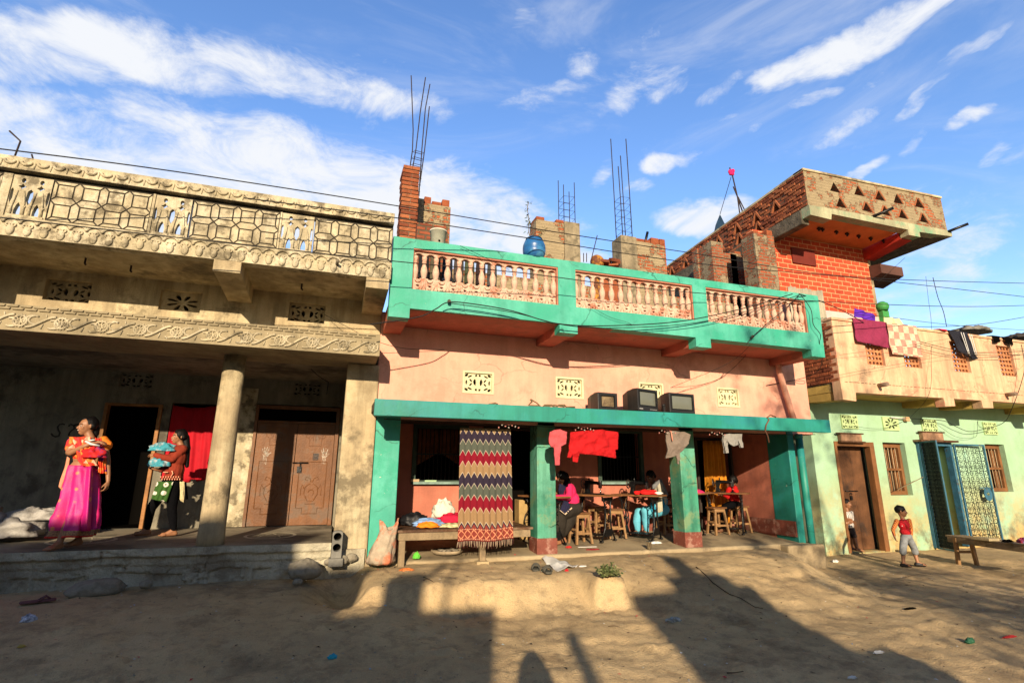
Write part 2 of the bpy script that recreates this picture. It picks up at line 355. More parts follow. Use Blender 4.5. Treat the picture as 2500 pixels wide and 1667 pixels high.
BRKR = BRICK('bare_brick', (.30, .08, .035), (.19, .05, .025), (.11, .075, .045), h=.08, w=.24, ms=.016)
BRKRED = BRICK('painted_brick', (.52, .075, .03), (.40, .055, .025), (.62, .36, .18), h=.125, w=.29, ms=.009, bump=.4)
RAWC = MT('raw_concrete', (.15, .125, .09), .95, .4, 4, 1.0, 30, .3, ((.06, .05, .035), .45, 5))
BRICKM = [MT('brick_%d' % i, c, .92, .3, 9, .8, 60) for i, c in enumerate(((.29, .08, .032), (.20, .055, .025), (.34, .11, .045)))]
MORT = MT('mortar', (.30, .25, .18), .95, .3, 8, .8, 60)
RUST = MT('rusty_steel', (.045, .03, .028), .8, .3, 20, .3, 80, metal=.3)
WIRE = MT('black_cable', (.012, .011, .011), .6, 0, bump=0, fine=0)
IRON = MT('black_iron', (.012, .012, .013), .35, .3, 10, .2, 60, metal=.5, spec=.5)
IRONG = MT('green_iron', (.02, .045, .04), .4, .3, 8, .2, 60, metal=.3, spec=.5)
WOOD = MT('brown_wood', (.22, .095, .035), .6, .35, 3, .3, 40, .5)
WOODL = MT('pale_wood', (.36, .20, .085), .75, .35, 4, .4, 40, .5, ((.16, .1, .05), .3, 5))
WOODO = MT('old_grey_wood', (.33, .24, .14), .85, .35, 4, .5, 40, .6, ((.15, .11, .07), .35, 4))
PLANK = MT('dark_plank', (.10, .045, .02), .6, .4, 3, .4, 30, .5, ((.2, .13, .08), .3, 6))
GREEN = MT('mint_wall', (.33, .55, .255), .8, .12, 1.2, .2, 55, .3, ((.50, .46, .20), .28, .9), fine=.04, c2=(.36, .60, .33))
PEACH = MT('peach_parapet', (.68, .43, .26), .82, .12, 1.6, .3, 45, .7, ((.60, .24, .15), .34, 1.6), fine=.06, c2=(.72, .50, .31), crack=.7)
YEL = MT('ochre_beam', (.52, .36, .10), .82, .2, 2, .3, 50, .3, ((.16, .12, .06), .3, 2.2))
BLUE = MT('blue_gate_paint', (.04, .135, .21), .5, .25, 6, .2, 60, 0, ((.1, .06, .03), .2, 9))
SKIN = MT('skin', (.30, .135, .065), .5, .08, 8, .05, 60, fine=0, spec=.4)
SKIND = MT('dark_skin', (.16, .07, .035), .5, .08, 8, .05, 60, fine=0, spec=.4)
HAIR = MT('black_hair', (.004, .003, .003), .5, .1, 60, .3, 150, fine=0, spec=.18)
WHITE = MT('white_stuff', (.72, .70, .66), .6, .1, bump=.1)
LIP = MT('lip', (.22, .05, .04), .5, .05, bump=0)

# ------------------------------------------------------------------ terrain
def H(x, y):
    left = .27*sstep(3.6, 7.7, y)
    right = .0
    base = left*(1-sstep(.3, 1.5, x)) + .04*sstep(3, 6, y)*sstep(.3, 1.5, x)*(1-sstep(6, 9, x))
    base -= .10*math.exp(-((x-.15)/.3)**2-((y-7.2)/.6)**2)
    # earth bank in front of the pink house
    ye = 6.42+.16*fbm(x*1.1, 3)+.12*sstep(1.2, 2.4, x)
    w = .13+.5*sstep(1.6, 2.9, x)+1.1*sstep(3.6, 4.6, x)
    m = sstep(ye-w*.8, ye+w*.55, y)*sstep(.32, .52, x+.05*fbm(y*2, 1))
    ridge = sstep(0, 1, (8.9-(x+.9*(8.6-y)*.7))/1.1)      # falls away to the right
    m *= ridge if x > 6 else 1
    h = base*(1-m)+.365*m
    if 8.35 < y: h = min(h, .37) if x > 0 else h
    # square earth block by the bush
    bx = sstep(3.04, 3.16, x)*(1-sstep(3.5, 3.62, x))*sstep(6.10, 6.24, y)*(1-sstep(6.9, 7.3, y))
    h = max(h, .365*bx)
    h -= .12*math.exp(-((x-.25)/.22)**2)*sstep(6.2, 6.9, y)*(1-sstep(7.7, 7.9, y))
    if x > 8.3: h -= .10*math.exp(-((x-9.2)/.35)**2)*sstep(7.2, 8.3, y)
    n = fbm(x*.6, y*.6, 5)*.035+fbm(x*2.3, y*2.3, 2)*.022+fbm(x*7, y*7, 9, 3)*.013+fbm(x*15, y*15, 4, 2)*.004-.018*(1-sstep(0, .07, abs(fbm(x*.9, y*.7, 11))))+.05*max(0, fbm(x*3.6, y*3.6, 13)-.28)
    n *= (1-.6*sstep(7.4, 7.8, y))
    return h+n
def axis(segs):
    out = []
    for a, b, s in segs:
        k = max(1, round((b-a)/s)); out += [a+(b-a)*i/k for i in range(k)]
    return out+[segs[-1][1]]
xs = axis([(-600, -100, 100), (-100, -20, 10), (-20, -6, 1), (-6, 9.5, .055), (9.5, 20, .12), (20, 40, 2), (40, 100, 10), (100, 600, 100)])
ys = axis([(-600, -100, 100), (-100, -20, 10), (-20, 1.5, 1), (1.5, 9.2, .05), (9.2, 14, .4), (14, 40, 4), (40, 100, 10), (100, 900, 100)])
def gcol(t, q, cur, noi, ramp, mix):
    a = ramp(noi(.5, 8, .65), .38, .62)
    c = mix(a, (.52, .37, .195, 1), (.68, .50, .27, 1))
    c = mix(ramp(noi(1.3, 9, .74), .50, .64, 0, .75), c, (.21, .145, .08, 1)); c = mix(ramp(noi(.35, 6, .6), .46, .60, 0, .4), c, (.30, .22, .125, 1))
    c = mix(ramp(noi(6, 8, .7), .50, .72, 0, .6), c, (.20, .15, .09, 1)); c = mix(ramp(noi(2.2, 9, .75), .56, .64, 0, .45), c, (.62, .48, .28, 1))
    v = N('ShaderNodeTexVoronoi', t); v.inputs['Scale'].default_value = 38; t.links.new(q, v.inputs[0])
    c = mix(ramp(v.outputs['Distance'], .10, .16, .35, 0), c, (.55, .48, .36, 1))
    c = mix(ramp(noi(28, 5), .64, .70, 0, .55), c, (.12, .09, .06, 1))
    return mix(ramp(noi(90, 3), .3, .7), mix(1, c, (.82, .8, .78, 1), 'MULTIPLY'), c)
EARTH = MT('dry_earth', (.4, .3, .16), .95, 0, bump=.75, bs=70, fine=0, extra=gcol)
g = MB(); nx, ny = len(xs), len(ys)
g.add([(x, y, H(x, y) if (-7 < x < 20.5 and 0 < y < 13) else 0) for y in ys for x in xs],
      [(j*nx+i, j*nx+i+1, (j+1)*nx+i+1, (j+1)*nx+i) for j in range(ny-1) for i in range(nx-1)], 0, True)
tag(g.build('ground', EARTH), kind='structure')

# ------------------------------------------------------------------ left concrete house
def pan(x0, x1, z0, z1, y, mb, p=.245, a=.158):
    """squares and long hexagons of cast concrete standing proud of a dark ground"""
    nxp = round((x1-x0)/p); px = (x1-x0)/nxp; pz = (z1-z0)/2
    for i in range(-1, nxp+1):
        for j in range(-1, 3):
            cx, cz = x0+px*(i+.5), z0+pz*(j+.5); h = a/2
            for poly in ([(cx-h, cz-h), (cx+h, cz-h), (cx+h, cz+h), (cx-h, cz+h)],
                         [(cx+h, cz-h), (cx+px/2, cz-pz/2), (cx+px-h, cz-h), (cx+px-h, cz+h), (cx+px/2, cz+pz/2), (cx+h, cz+h)],
                         [(cx-h, cz+h), (cx+h, cz+h), (cx+px/2, cz+pz/2), (cx+h, cz+pz-h), (cx-h, cz+pz-h), (cx-px/2, cz+pz/2)]):
                q = inset(clip(poly, x0, x1, z0, z1) or [(0, 0), (0, 0), (0, 0)], .0085)
                if len(q) > 2: mb.prism(q, y-.010, y+.01)
def tri_arch(cx, z0, w, h): return [(cx-w, z0), (cx+w, z0), (cx+w, z0+h*.45), (cx+w*.6, z0+h*.8), (cx, z0+h), (cx-w*.6, z0+h*.8), (cx-w, z0+h*.45)]
LH = thing('concrete_house', 'unpainted concrete house with a carved balcony parapet and round column, at the left', 'house', (-2, 8, 0))
xl = -7.5
# plinth and floor
b = MB(); b.box(xl, .50, 7.90, 10.5, -.3, .60)
b.build('plinth_core', PLINTH, LH)
b = MB(); nxp, nzp = 250, 44; vs = []
for j in range(nzp+1):
    z = .02+.68*j/nzp
    for i in range(nxp+1):
        x = -5.2+5.26*i/nxp; w_ = .012*fbm(x*1.5, 3)
        step = -.045*sstep(.600+w_, .607+w_, z)-.02*sstep(.50+w_*2, .508+w_*2, z)+.035*(1-sstep(.40+w_*4, .415+w_*4, z))*(fbm(x*3, 7) > -.05)
        cr = abs(fbm(x*1.1, z*2.4, 4, 5)); crack = .035*(1-sstep(.0, .022, cr))
        low = .05*max(0, fbm(x*5, z*9, 2, 3))*(1-sstep(.33, .45, z))
        vs.append((x, 7.865+step+crack+low+.010*fbm(x*9, z*12, 5, 3), z))
b.add(vs, [(j*(nxp+1)+i, j*(nxp+1)+i+1, (j+1)*(nxp+1)+i+1, (j+1)*(nxp+1)+i) for j in range(nzp) for i in range(nxp)], 0, True)
b.build('plinth', PLINTH, LH)
b = MB(); b.add([(xl, 7.83, .700), (.06, 7.83, .700), (.06, 10.1, .735), (xl, 10.1, .735), (xl, 7.83, .66), (.06, 7.83, .66), (.06, 10.1, .66), (xl, 10.1, .66)],
      [(0, 1, 2, 3), (0, 4, 5, 1), (1, 5, 6, 2), (2, 6, 7, 3), (3, 7, 4, 0), (4, 7, 6, 5)])
b.build('floor_slab', FLOOR, LH, bevel=.01)
# chalk floor drawings (rings and a star)
RANG = MT('floor_chalk', (.62, .55, .38), .9, .3, 12, bump=0)
b = MB()
def floorz(y): return .700+(y-7.83)*.0154+.003
def frib(b, pts, w, closed=True):
    n = len(pts); vs = []
    for i, (x, y) in enumerate(pts):
        a = pts[i-1] if closed or i else pts[i]; c = pts[(i+1) % n] if closed or i < n-1 else pts[i]
        t = Vector((c[0]-a[0], c[1]-a[1])).normalized(); nn = Vector((-t.y, t.x))*w
        vs += [(x+nn.x, y+nn.y, floorz(y)), (x-nn.x, y-nn.y, floorz(y))]
    b.add(vs, [(2*i, 2*i+1, (2*i+3) % (2*n), (2*i+2) % (2*n)) for i in range(n if closed else n-1)])
for cx, cy, r in ((-.78, 8.75, .33), (-3.05, 8.75, .36)):
    frib(b, circ(cx, cy, r, r, 40), .022)
    frib(b, [(cx+(r*.8 if i % 2 == 0 else r*.35)*math.cos(math.pi*i/5+.3), cy+(r*.8 if i % 2 == 0 else r*.35)*math.sin(math.pi*i/5+.3)) for i in range(10)], .014)
b.build('floor_drawing', RANG, LH)
# back wall with door and window openings
b = MB()
zf = .66
door_holes = [rect(-3.52, -2.72, .73, 2.66), rect(-2.60, -1.86, 1.18, 2.70), rect(-1.33, .0, .73, 2.74)]
outer = [(xl, zf), (.6, zf), (.6, 4.6), (xl, 4.6)]
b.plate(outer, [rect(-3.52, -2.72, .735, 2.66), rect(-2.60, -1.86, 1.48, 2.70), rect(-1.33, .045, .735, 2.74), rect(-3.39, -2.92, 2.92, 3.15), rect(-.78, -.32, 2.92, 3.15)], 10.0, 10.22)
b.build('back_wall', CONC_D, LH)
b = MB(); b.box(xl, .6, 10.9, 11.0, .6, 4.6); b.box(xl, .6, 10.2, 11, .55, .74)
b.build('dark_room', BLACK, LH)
b = MB(); 
b.plate([(-3.518, .74), (-3.47, .74), (-3.47, 2.62), (-2.775, 2.62), (-2.775, .74), (-2.722, .74), (-2.722, 2.658), (-3.518, 2.658)], [], 9.96, 10.08)
b.build('door_frame', MT('orange_wood', (.36, .16, .05), .6, .3, 4, .3, 40, .4), LH, bevel=.006)
# patched lighter plaster round the brown door
b = MB(); b.box(-1.86, -1.335, 9.975, 10.001, .74, 3.0)
b.build('door_side_render', CONC_P, LH)
def vent(mb, x0, x1, z0, z1, y, d=.05, kind=0, mi=0):
    """cast screen block with leaf shaped holes"""
    cx, cz, w, h = (x0+x1)/2, (z0+z1)/2, (x1-x0)/2, (z1-z0)/2; hs = []
    if kind == 0:
        for sx in (-1, 1):
            for (u, v, r1, r2, an) in ((.80, .72, .11, .17, .6), (.80, 0, .07, .24, 0), (.80, -.72, .11, .17, -.6), (.56, .62, .08, .2, .9), (.56, -.62, .08, .2, -.9), (.50, .2, .07, .18, -.5), (.50, -.2, .07, .18, .5)):
                hs.append([(cx+sx*(w*u+(c*math.cos(an)-s_*math.sin(an))*w), cz+(v*h+(c*math.sin(an)+s_*math.cos(an))*h)) for c, s_ in [(r1*math.cos(t*.785), r2*math.sin(t*.785)) for t in range(8)]])
            hs.append([(cx+sx*w*q, cz+h*r) for q, r in ((.05, .62), (.05, .86), (.2, .8), (.2, .6))]); hs.append([(cx+sx*w*q, cz+h*r) for q, r in ((.05, -.86), (.05, -.62), (.2, -.6), (.2, -.8))])
            hs.append([(cx+sx*w*q, cz+h*r) for q, r in ((.16, -.34), (.30, -.15), (.34, .12), (.26, .36), (.16, .3), (.12, 0))])
    else:
        for i in range(8):
            a = math.pi/8+i*math.pi/4; pts = []
            for t, r in ((-.28, .35), (0, .22), (.28, .35), (.22, .72), (0, .88), (-.22, .72)): pts.append((cx+w*r*math.cos(a+t*.8)*.95, cz+h*r*math.sin(a+t*.8)*.95))
            hs.append(pts)
    hs2 = []
    for q in hs:
        q = clip(q, x0+.012, x1-.012, z0+.012, z1-.012)
        if len(q) > 2: hs2.append(q)
    mb.plate(rect(x0, x1, z0, z1), hs2, y, y+d, mi)
def add_vent(parent, x0, x1, z0, z1, y, mat, kind=0, frame=.018, name='vent'):
    b = MB(); vent(b, x0, x1, z0, z1, y, kind=kind); return b.build(name, mat, parent)
for x0, x1 in ((-3.39, -2.92), (-.78, -.32)): add_vent(LH, x0, x1, 2.92, 3.15, 10.02, CONC_D)
# upper wall, beam, soffit
b = MB(); b.plate([(xl, 3.47), (.51, 3.47), (.51, 4.20), (xl, 4.20)], [rect(x, x+.5, 3.73, 4.02) for x in (-5.0, -3.72, -2.43, -.80)], 8.0, 8.22)
b.build('upper_wall', CONC, LH)
for x in (-5.0, -3.72, -2.43, -.80): add_vent(LH, x, x+.5, 3.73, 4.02, 8.09, CONC, kind=1 if x == -2.43 else 0)
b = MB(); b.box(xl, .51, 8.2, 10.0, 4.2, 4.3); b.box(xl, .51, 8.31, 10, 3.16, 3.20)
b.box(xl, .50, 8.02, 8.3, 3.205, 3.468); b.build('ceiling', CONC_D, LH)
b = MB(); b.box(xl, .47, 7.30, 8.3, 3.155, 3.20); b.box(xl, .474, 7.25, 7.42, 3.142, 3.366)
b.add([(xl, 7.25, 3.366), (.474, 7.25, 3.366), (.474, 7.33, 3.465), (xl, 7.33, 3.465)], [(0, 1, 2, 3)]); b.box(xl, .47, 7.33, 8.0, 3.30, 3.46)
x = xl
while x < .48:     # two rows of little tiles on the sloping top
    for r in (0, 1):
        xx = x+(.055 if r else 0); t0, t1 = .12+r*.42, .12+r*.42+.3
        P = lambda X, t, o=0: (X, 7.25+.08*t-.014*o, 3.366+.10*t+.004*o)
        vs = [P(xx+.006, t0), P(xx+.1, t0), P(xx+.1, t1), P(xx+.006, t1)]+[P(xx+.006, t0, 1.4), P(xx+.1, t0, 1.4), P(xx+.1, t1, 1.0), P(xx+.006, t1, 1.0)]
        if xx < .36: b.add(vs, [(4, 5, 6, 7), (0, 1, 5, 4), (1, 2, 6, 5), (2, 3, 7, 6), (3, 0, 4, 7)])
    x += .125
b.build('carved_beam', MT('beam_ground', (.34, .275, .165), .9, .3, 3, .3, 50, .5), LH)
b = MB(); yb = 7.25
for i in range(-8, 12):
    fx = .385-.3905*(11-i)
    if fx < xl+.2: continue
    fz = 3.256; ph = [(fx+.062*math.cos(t*math.pi/12), yb-.008, fz+.062*math.sin(t*math.pi/12)) for t in range(24)]
    b.tube(ph, .012, 5, closed=True)
    for k in range(8):
        a = k*math.pi/4; b.tube([(fx+.012*math.cos(a), yb-.008, fz+.012*math.sin(a)), (fx+.056*math.cos(a), yb-.008, fz+.056*math.sin(a))], .0075, 4)
    for k in range(16):
        a = k*math.pi/8; b.ell((fx+.070*math.cos(a), yb-.004, fz+.070*math.sin(a)), (.012, .01, .012), 5)
    if i < 11:       # running scroll to the next flower
        s = [(fx+.06+.27*t, yb-.006, fz-.07+.14*sstep(0, 1, t)) for t in [j/12 for j in range(13)]]; b.tube(s, .016, 5)
        for (ox, oz, rr, a0, a1) in ((.13, .02, .055, 90, 290), (.30, -.02, .055, -90, 110), (.12, .0, .085, 60, 200), (.31, .0, .085, -120, 20)):
            b.tube([(fx+ox+rr*math.cos(R(a0+(a1-a0)*j/9)), yb-.004, fz+oz+rr*.85*math.sin(R(a0+(a1-a0)*j/9))) for j in range(10)], .012, 5)
        b.tube([(fx+.20, yb-.004, fz-.08), (fx+.215, yb-.004, fz-.02)], .008, 4); b.tube([(fx+.23, yb-.004, fz+.09), (fx+.24, yb-.004, fz+.05)], .008, 4)
b.build('scroll_frieze', CONC_P, LH)
# column and end pier
b = MB(); b.lathe((-1.41, 8.0, 0), [(.165, .66), (.155, .9), (.145, 2.2), (.137, 3.153)], 28)
b.build('round_column', CONC, LH)
b = MB(); b.box(.08, .535, 7.95, 8.35, .3, 3.153)
b.build('end_pier', CONC, LH, bevel=.02)
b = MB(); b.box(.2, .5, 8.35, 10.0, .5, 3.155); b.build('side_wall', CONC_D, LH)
# balcony
b = MB(); b.box(xl, .52, 6.95, 8.1, 4.14, 4.25); b.build('balcony_slab', CONC, LH, bevel=.01)
for x0, x1 in ((-4.62, -4.31), (-1.60, -1.29), (.215, .515)):
    b = MB(); b.add([(x, y, z) for x in (x0, x1) for y, z in ((6.90, 4.14), (6.90, 3.985), (7.10, 3.985), (8.0, 3.93), (8.0, 4.14))], [(0, 1, 2, 3, 4), (9, 8, 7, 6, 5), (0, 5, 6, 1), (1, 6, 7, 2), (2, 7, 8, 3), (3, 8, 9, 4)]); b.build('balcony_bracket', CONC, LH, bevel=.01)
b = MB(); b.box(xl, .53, 6.90, 7.05, 4.135, 4.37)
x = -5.2
while x < .47:
    z = 4.275
    b.tube([(x+.085*math.cos(R(a)), 6.893, z+.075*math.sin(R(a))) for a in range(10, 171, 20)], .016, 5)
    for q in (-.028, .028): b.tube([(x+q+.018*math.cos(R(a)), 6.893, z-.01+.018*math.sin(R(a))) for a in range(0, 360, 45)], .010, 4, closed=True)
    b.ell((x, 6.895, z-.07), (.042, .024, .062), 8); b.tube([(x, 6.885, z-.01), (x, 6.885, z-.10)], .006, 4)
    x += .156
b.build('leaf_fascia', CONC_P, LH)
b = MB(); yp = 6.93
segs = [('pan', -6.7, -5.74), ('lat', -5.70, -5.32), ('pan', -5.28, -4.28), ('lat', -4.24, -3.90), ('pan', -3.355, -2.355), ('lat', -2.325, -1.935), ('pan', -1.92, -.92), ('lat', -.895, -.505), ('pan', -.49, .525)]
segs[3] = ('pan', -4.75, -3.83)
segs = [s for s in segs if s[1] >= -4.8]+[('lat', -3.74, -3.365), ('lat', -5.18, -4.78)]
for k, x0, x1 in segs:
    bd = MB(); bl = MB(); b = MB()
    if k == 'pan': bd.box(x0, x1, yp, yp+.05, 4.372, 4.89); pan(x0, x1, 4.38, 4.885, yp, b); o = b.build('cast_panel', CONC_P, LH); bd.build('panel_ground', GROOVE, o)
    else:
        hs = []
        for c in (.27, .73):
            cx = x0+(x1-x0)*c
            hs += [circ(cx, 4.83, .022, .03, 8), [(cx+(.042 if i % 2 == 0 else .02)*math.cos(i*math.pi/4+.0), 4.755+(.036 if i % 2 == 0 else .02)*math.sin(i*math.pi/4)) for i in range(8)], tri_arch(cx, 4.385, .03, .17)]
        for c in (.045, .5, .955):
            cx = x0+(x1-x0)*c; w = .032 if c == .5 else .016
            hs.append([(cx, 4.53), (cx+w, 4.60), (cx+w*.8, 4.70), (cx, 4.73), (cx-w*.8, 4.70), (cx-w, 4.60)])
        hs = [clip(h, x0+.004, x1-.004, 4.38, 4.88) for h in hs]
        bl.plate(rect(x0, x1, 4.372, 4.89), hs, yp-.005, yp+.05)
        for c in (.27, .73):
            cx = x0+(x1-x0)*c
            for q in (-.048, .048): bl.tube([(cx+q*1.2, yp-.01, 4.40), (cx+q*1.2, yp-.012, 4.50), (cx+q*.95, yp-.01, 4.6), (cx+q*.6, yp-.008, 4.70)], [.016, .012, .014, .006], 5)
            bl.box(cx-.085, cx+.085, yp-.022, yp, 4.372, 4.40); bl.box(cx-.075, cx-.045, yp-.018, yp, 4.50, 4.515); bl.box(cx+.045, cx+.075, yp-.018, yp, 4.50, 4.515)
        bl.build('lattice_panel', CONC_P, LH)
for x0, x1 in ((-3.83, -3.74), (-2.355, -2.325), (-.92, -.895)): b = MB(); b.box(x0+.002, x1-.002, yp-.02, yp+.08, 4.372, 4.89); b.build('panel_post', CONC_P, LH)
b = MB(); b.box(xl, .53, 6.90, 7.06, 4.95, 5.11); b.build('cornice', CONC_P, LH, bevel=.006); b = MB(); b.box(xl, .527, 6.985, 7.04, 4.88, 4.952); b.build('shadow_gap', MT('shadow_gap_black', (.035, .03, .022), .95, .4, 5), LH); b = MB()  # shadow gap under the cornice, its shade put into a near-black stain colour
x = -5.2
while x < .46:
    b.tube([(x+.052*math.cos(R(a)), 6.893, 5.06+.05*math.sin(R(a))) for a in range(190, 351, 20)], .018, 5)
    b.tube([(x+.078, 6.895, 5.05), (x+.078, 6.895, 4.97)], [.016, .004], 5); x += .156
b.build('cornice_scallops', CONC_P, LH)
b = MB(); b.tube([AY(30*1.063, 370*1.063, 6.98), AY(50, 345, 6.98), AY(23, 320, 6.98)], .010, 6); b.tube([(-3.62, 6.98, 5.1), (-3.66, 6.98, 5.2)], .01)
b.build('bent_bar', RUST, LH)
b = MB(); b.tube([(-.17, 6.95, 4.245), (-.165, 6.78, 4.27)], .02, 10); b.build('drain_spout', RAWC, LH)
for (x, y) in ((-3.95, 7.35), (-2.65, 7.5), (-.62, 7.5), (-3.1, 7.4)): b = MB(); b.tube([(x, y, 4.14), (x, y, 4.07), (x+.02, y-.02, 4.05)], .012, 6); b.build('ceiling_hook', RUST, LH)

# red curtain, brown double door, door frames
RED = MT('red_cloth', (.42, .004, .014), .8, .15, 5, .1, 60, fine=.02)
b = MB(); nxg, nzg = 40, 16
b.add([(-2.585+.71*i/nxg, 10.0+.018*math.sin(i*.55)+.008*math.sin(i*1.3+j*.4), 1.46+1.2*j/nzg-.03*math.sin(i*.1)) for j in range(nzg+1) for i in range(nxg+1)],
      [(j*(nxg+1)+i, j*(nxg+1)+i+1, (j+1)*(nxg+1)+i+1, (j+1)*(nxg+1)+i) for j in range(nzg) for i in range(nxg)], 0, True)
tag(b.build('window_curtain', RED, solid=.004), 'plain red curtain hung over the window of the concrete house behind the column', 'curtain')
DOOR = MT('brown_steel_door', (.20, .075, .02), .55, .3, 2.5, .25, 40, .6, ((.13, .08, .05), .4, 2.5), spec=.4)
dr = thing('dummy', 'x', 'x'); bpy.data.objects.remove(dr)
b = MB(); b.box(-1.33, -1.28, 9.93, 10.06, .736, 2.72); b.box(-.02, .043, 9.93, 10.06, .736, 2.72); b.box(-1.28, -.02, 9.94, 10.05, 2.66, 2.72); b.box(-1.28, -.02, 9.94, 10.05, 2.42, 2.46)
b.build('steel_door_frame', DOOR, LH, bevel=.006)
for s, x0, x1, nm in ((0, -1.275, -.645, 'a'), (1, -.635, -.025, 'b')):
    b = MB(); b.box(x0, x1, 9.965, 10.0, .745, 2.415); y = 9.965
    cx = (x0+x1)/2; w = (x1-x0)/2-.085
    out = [(cx-w, 1.02), (cx-w*.55, 1.02), (cx-w*.55, .93), (cx+w*.55, .93), (cx+w*.55, 1.02), (cx+w, 1.02), (cx+w, 1.78), (cx+w*.6, 1.78)]
    b.tube([(p[0], y-.002, p[1]) for p in out[:]], .008, 5)
    b.tube([(cx-w, y-.002, 1.02), (cx-w, y-.002, 1.78), (cx+w, y-.002, 1.78)], .008, 5)
    b.tube([(cx-w*.7, y-.002, 2.34), (cx-w*.7, y-.002, 2.20), (cx-w*.45, y-.002, 2.16), (cx-w*.45, y-.002, 2.05), (cx+w*.45, y-.002, 2.05), (cx+w*.45, y-.002, 2.16), (cx+w*.7, y-.002, 2.20), (cx+w*.7, y-.002, 2.34), (cx-w*.7, y-.002, 2.34)], .007, 5)
    # pressed pot ornament
    for q in (-1, 1):
        b.tube([(cx+q*.02, y-.002, 1.42), (cx+q*.10, y-.002, 1.36), (cx+q*.11, y-.002, 1.25), (cx+q*.05, y-.002, 1.14)], .008, 5)
        b.tube([(cx+q*.01, y-.002, 1.44), (cx+q*.03, y-.002, 1.50), (cx+q*.09, y-.002, 1.53), (cx+q*.11, y-.002, 1.48), (cx+q*.07, y-.002, 1.47)], .007, 5)
        b.tube([(cx+q*.11, y-.002, 1.33), (cx+q*.15, y-.002, 1.40), (cx+q*.165, y-.002, 1.32), (cx+q*.16, y-.002, 1.22)], .007, 5)
    b.tube([(cx-.08, y-.002, 1.09), (cx+.08, y-.002, 1.09)], .009, 5); b.tube([(cx-.05, y-.002, 1.13), (cx+.05, y-.002, 1.13)], .007, 5)
    b.tube([(cx+.045*math.cos(t), y-.002, 1.27+.045*math.sin(t)) for t in [R(a) for a in range(-60, 200, 20)]], .008, 5)
    o = b.build('door_leaf', DOOR, LH, bevel=.003)
    # pressed lettering at the top of the leaf, as written on the door
    tx = bpy.data.curves.new('door_lettering', 'FONT'); tx.body = ('शुभ', 'लाभ')[s]; tx.size = .15; tx.extrude = .004; tx.align_x = 'CENTER'
    to = bpy.data.objects.new('door_lettering', tx); col.objects.link(to); to.rotation_euler = (R(90), 0, 0)
    bpy.context.view_layer.update()
    me = bpy.data.meshes.new_from_object(to.evaluated_get(bpy.context.evaluated_depsgraph_get())); bpy.data.objects.remove(to)
    me.materials.clear(); me.materials.append(MT('brown_steel_dark', (.15, .06, .025), .55, .2, 3))
    t2 = bpy.data.objects.new('door_lettering', me); col.objects.link(t2); t2.parent = o
    t2.location = (cx, y-.003, 2.14); t2.rotation_euler = (R(90), 0, 0)
    # white hand print with drips
    b = MB(); hx = cx+(-.14 if s == 0 else .17); hz = 1.93
    for k, (dx, ln, a) in enumerate(((-.045, .06, 24), (-.02, .078, 8), (.008, .08, -4), (.034, .065, -16), (.06, .04, -48))):
        c, s_ = math.cos(R(90+a)), math.sin(R(90+a)); bx = hx+dx*.8; bz = hz+(.0 if k < 4 else -.035)
        b.plate([(bx-.010*s_, bz+.010*c), (bx+.010*s_, bz-.010*c), (bx+.008*s_+ln*c, bz-.008*c+ln*s_), (bx+ln*1.1*c, bz+ln*1.1*s_), (bx-.008*s_+ln*c, bz+.008*c+ln*s_)][::1], [], y-.003, y-.001)
    b.plate(circ(hx, hz-.035, .05, .048, 10), [], y-.003, y-.001)
    for q in (-.035, -.01, .012): b.plate(rect(hx+q, hx+q+.011, hz-.16-.05*random.random(), hz-.06), [], y-.0032, y-.001)
    b.build('hand_print', MT('faded_print', (.42, .36, .30), .85, .5, 30, stain=((.19, .08, .035), .5, 24)), o)
    if s == 1:
        b = MB(); b.tube([(x0-.03, y-.02, 1.76), (x0+.22, y-.02, 1.76)], .011, 6); b.box(x0+.05, x0+.12, y-.03, y, 1.60, 1.70); b.tube([(x0+.1, y-.025, 1.75), (x0+.1, y-.025, 1.66)], .008, 5)
        b.build('door_bolt', IRON, o)
        b = MB(); b.plate(rect(cx-.02, cx+.07, 1.81, 1.92), [rect(cx-.014+i*.02, cx-.004+i*.02, 1.818+j*.025, 1.835+j*.025) for i in range(4) for j in range(4)], y-.006, y-.001)
        b.build('door_grille', IRON, o)
b = MB(); b.box(-1.28, -.02, 10.0, 10.02, 2.46, 2.66); b.build('transom', BLACK, LH)
# mark daubed on the wall at the left
b = MB()
def stroke(pts, w=.012): b.tube([(p[0], 9.999, p[1]) for p in pts], w, 5)
p0 = AY(115*1.063, 1000*1.063, 10.0); ux = AY(180, 1063, 10).x-AY(170, 1063, 10).x; zz = lambda x, y: tuple(AY(90+x/4.24, 1000+y/4.24, 10)[i] for i in (0, 2))
stroke([zz(*p) for p in ((290, 155), (265, 145), (235, 152), (215, 178), (222, 210), (240, 240), (228, 270), (195, 280), (165, 268), (150, 245))])
stroke([zz(*p) for p in ((330, 170), (350, 150), (385, 165), (388, 195), (360, 215), (338, 235), (330, 270))])
stroke([zz(*p) for p in ((388, 160), (420, 150), (440, 165))])
b.build('wall_writing', MT('char_mark', (.03, .025, .02), .9, 0, bump=0, fine=0), LH)
# hanging bulb wire and broken tube under the beam
b = MB(); b.tube(sag((-.45, 8.6, 3.15), (-.18, 8.7, 2.98), .02, 6), .006); b.tube([(-.18, 8.7, 2.98), (-.19, 8.68, 2.78)], .006); b.build('lamp_wire', WIRE, LH)
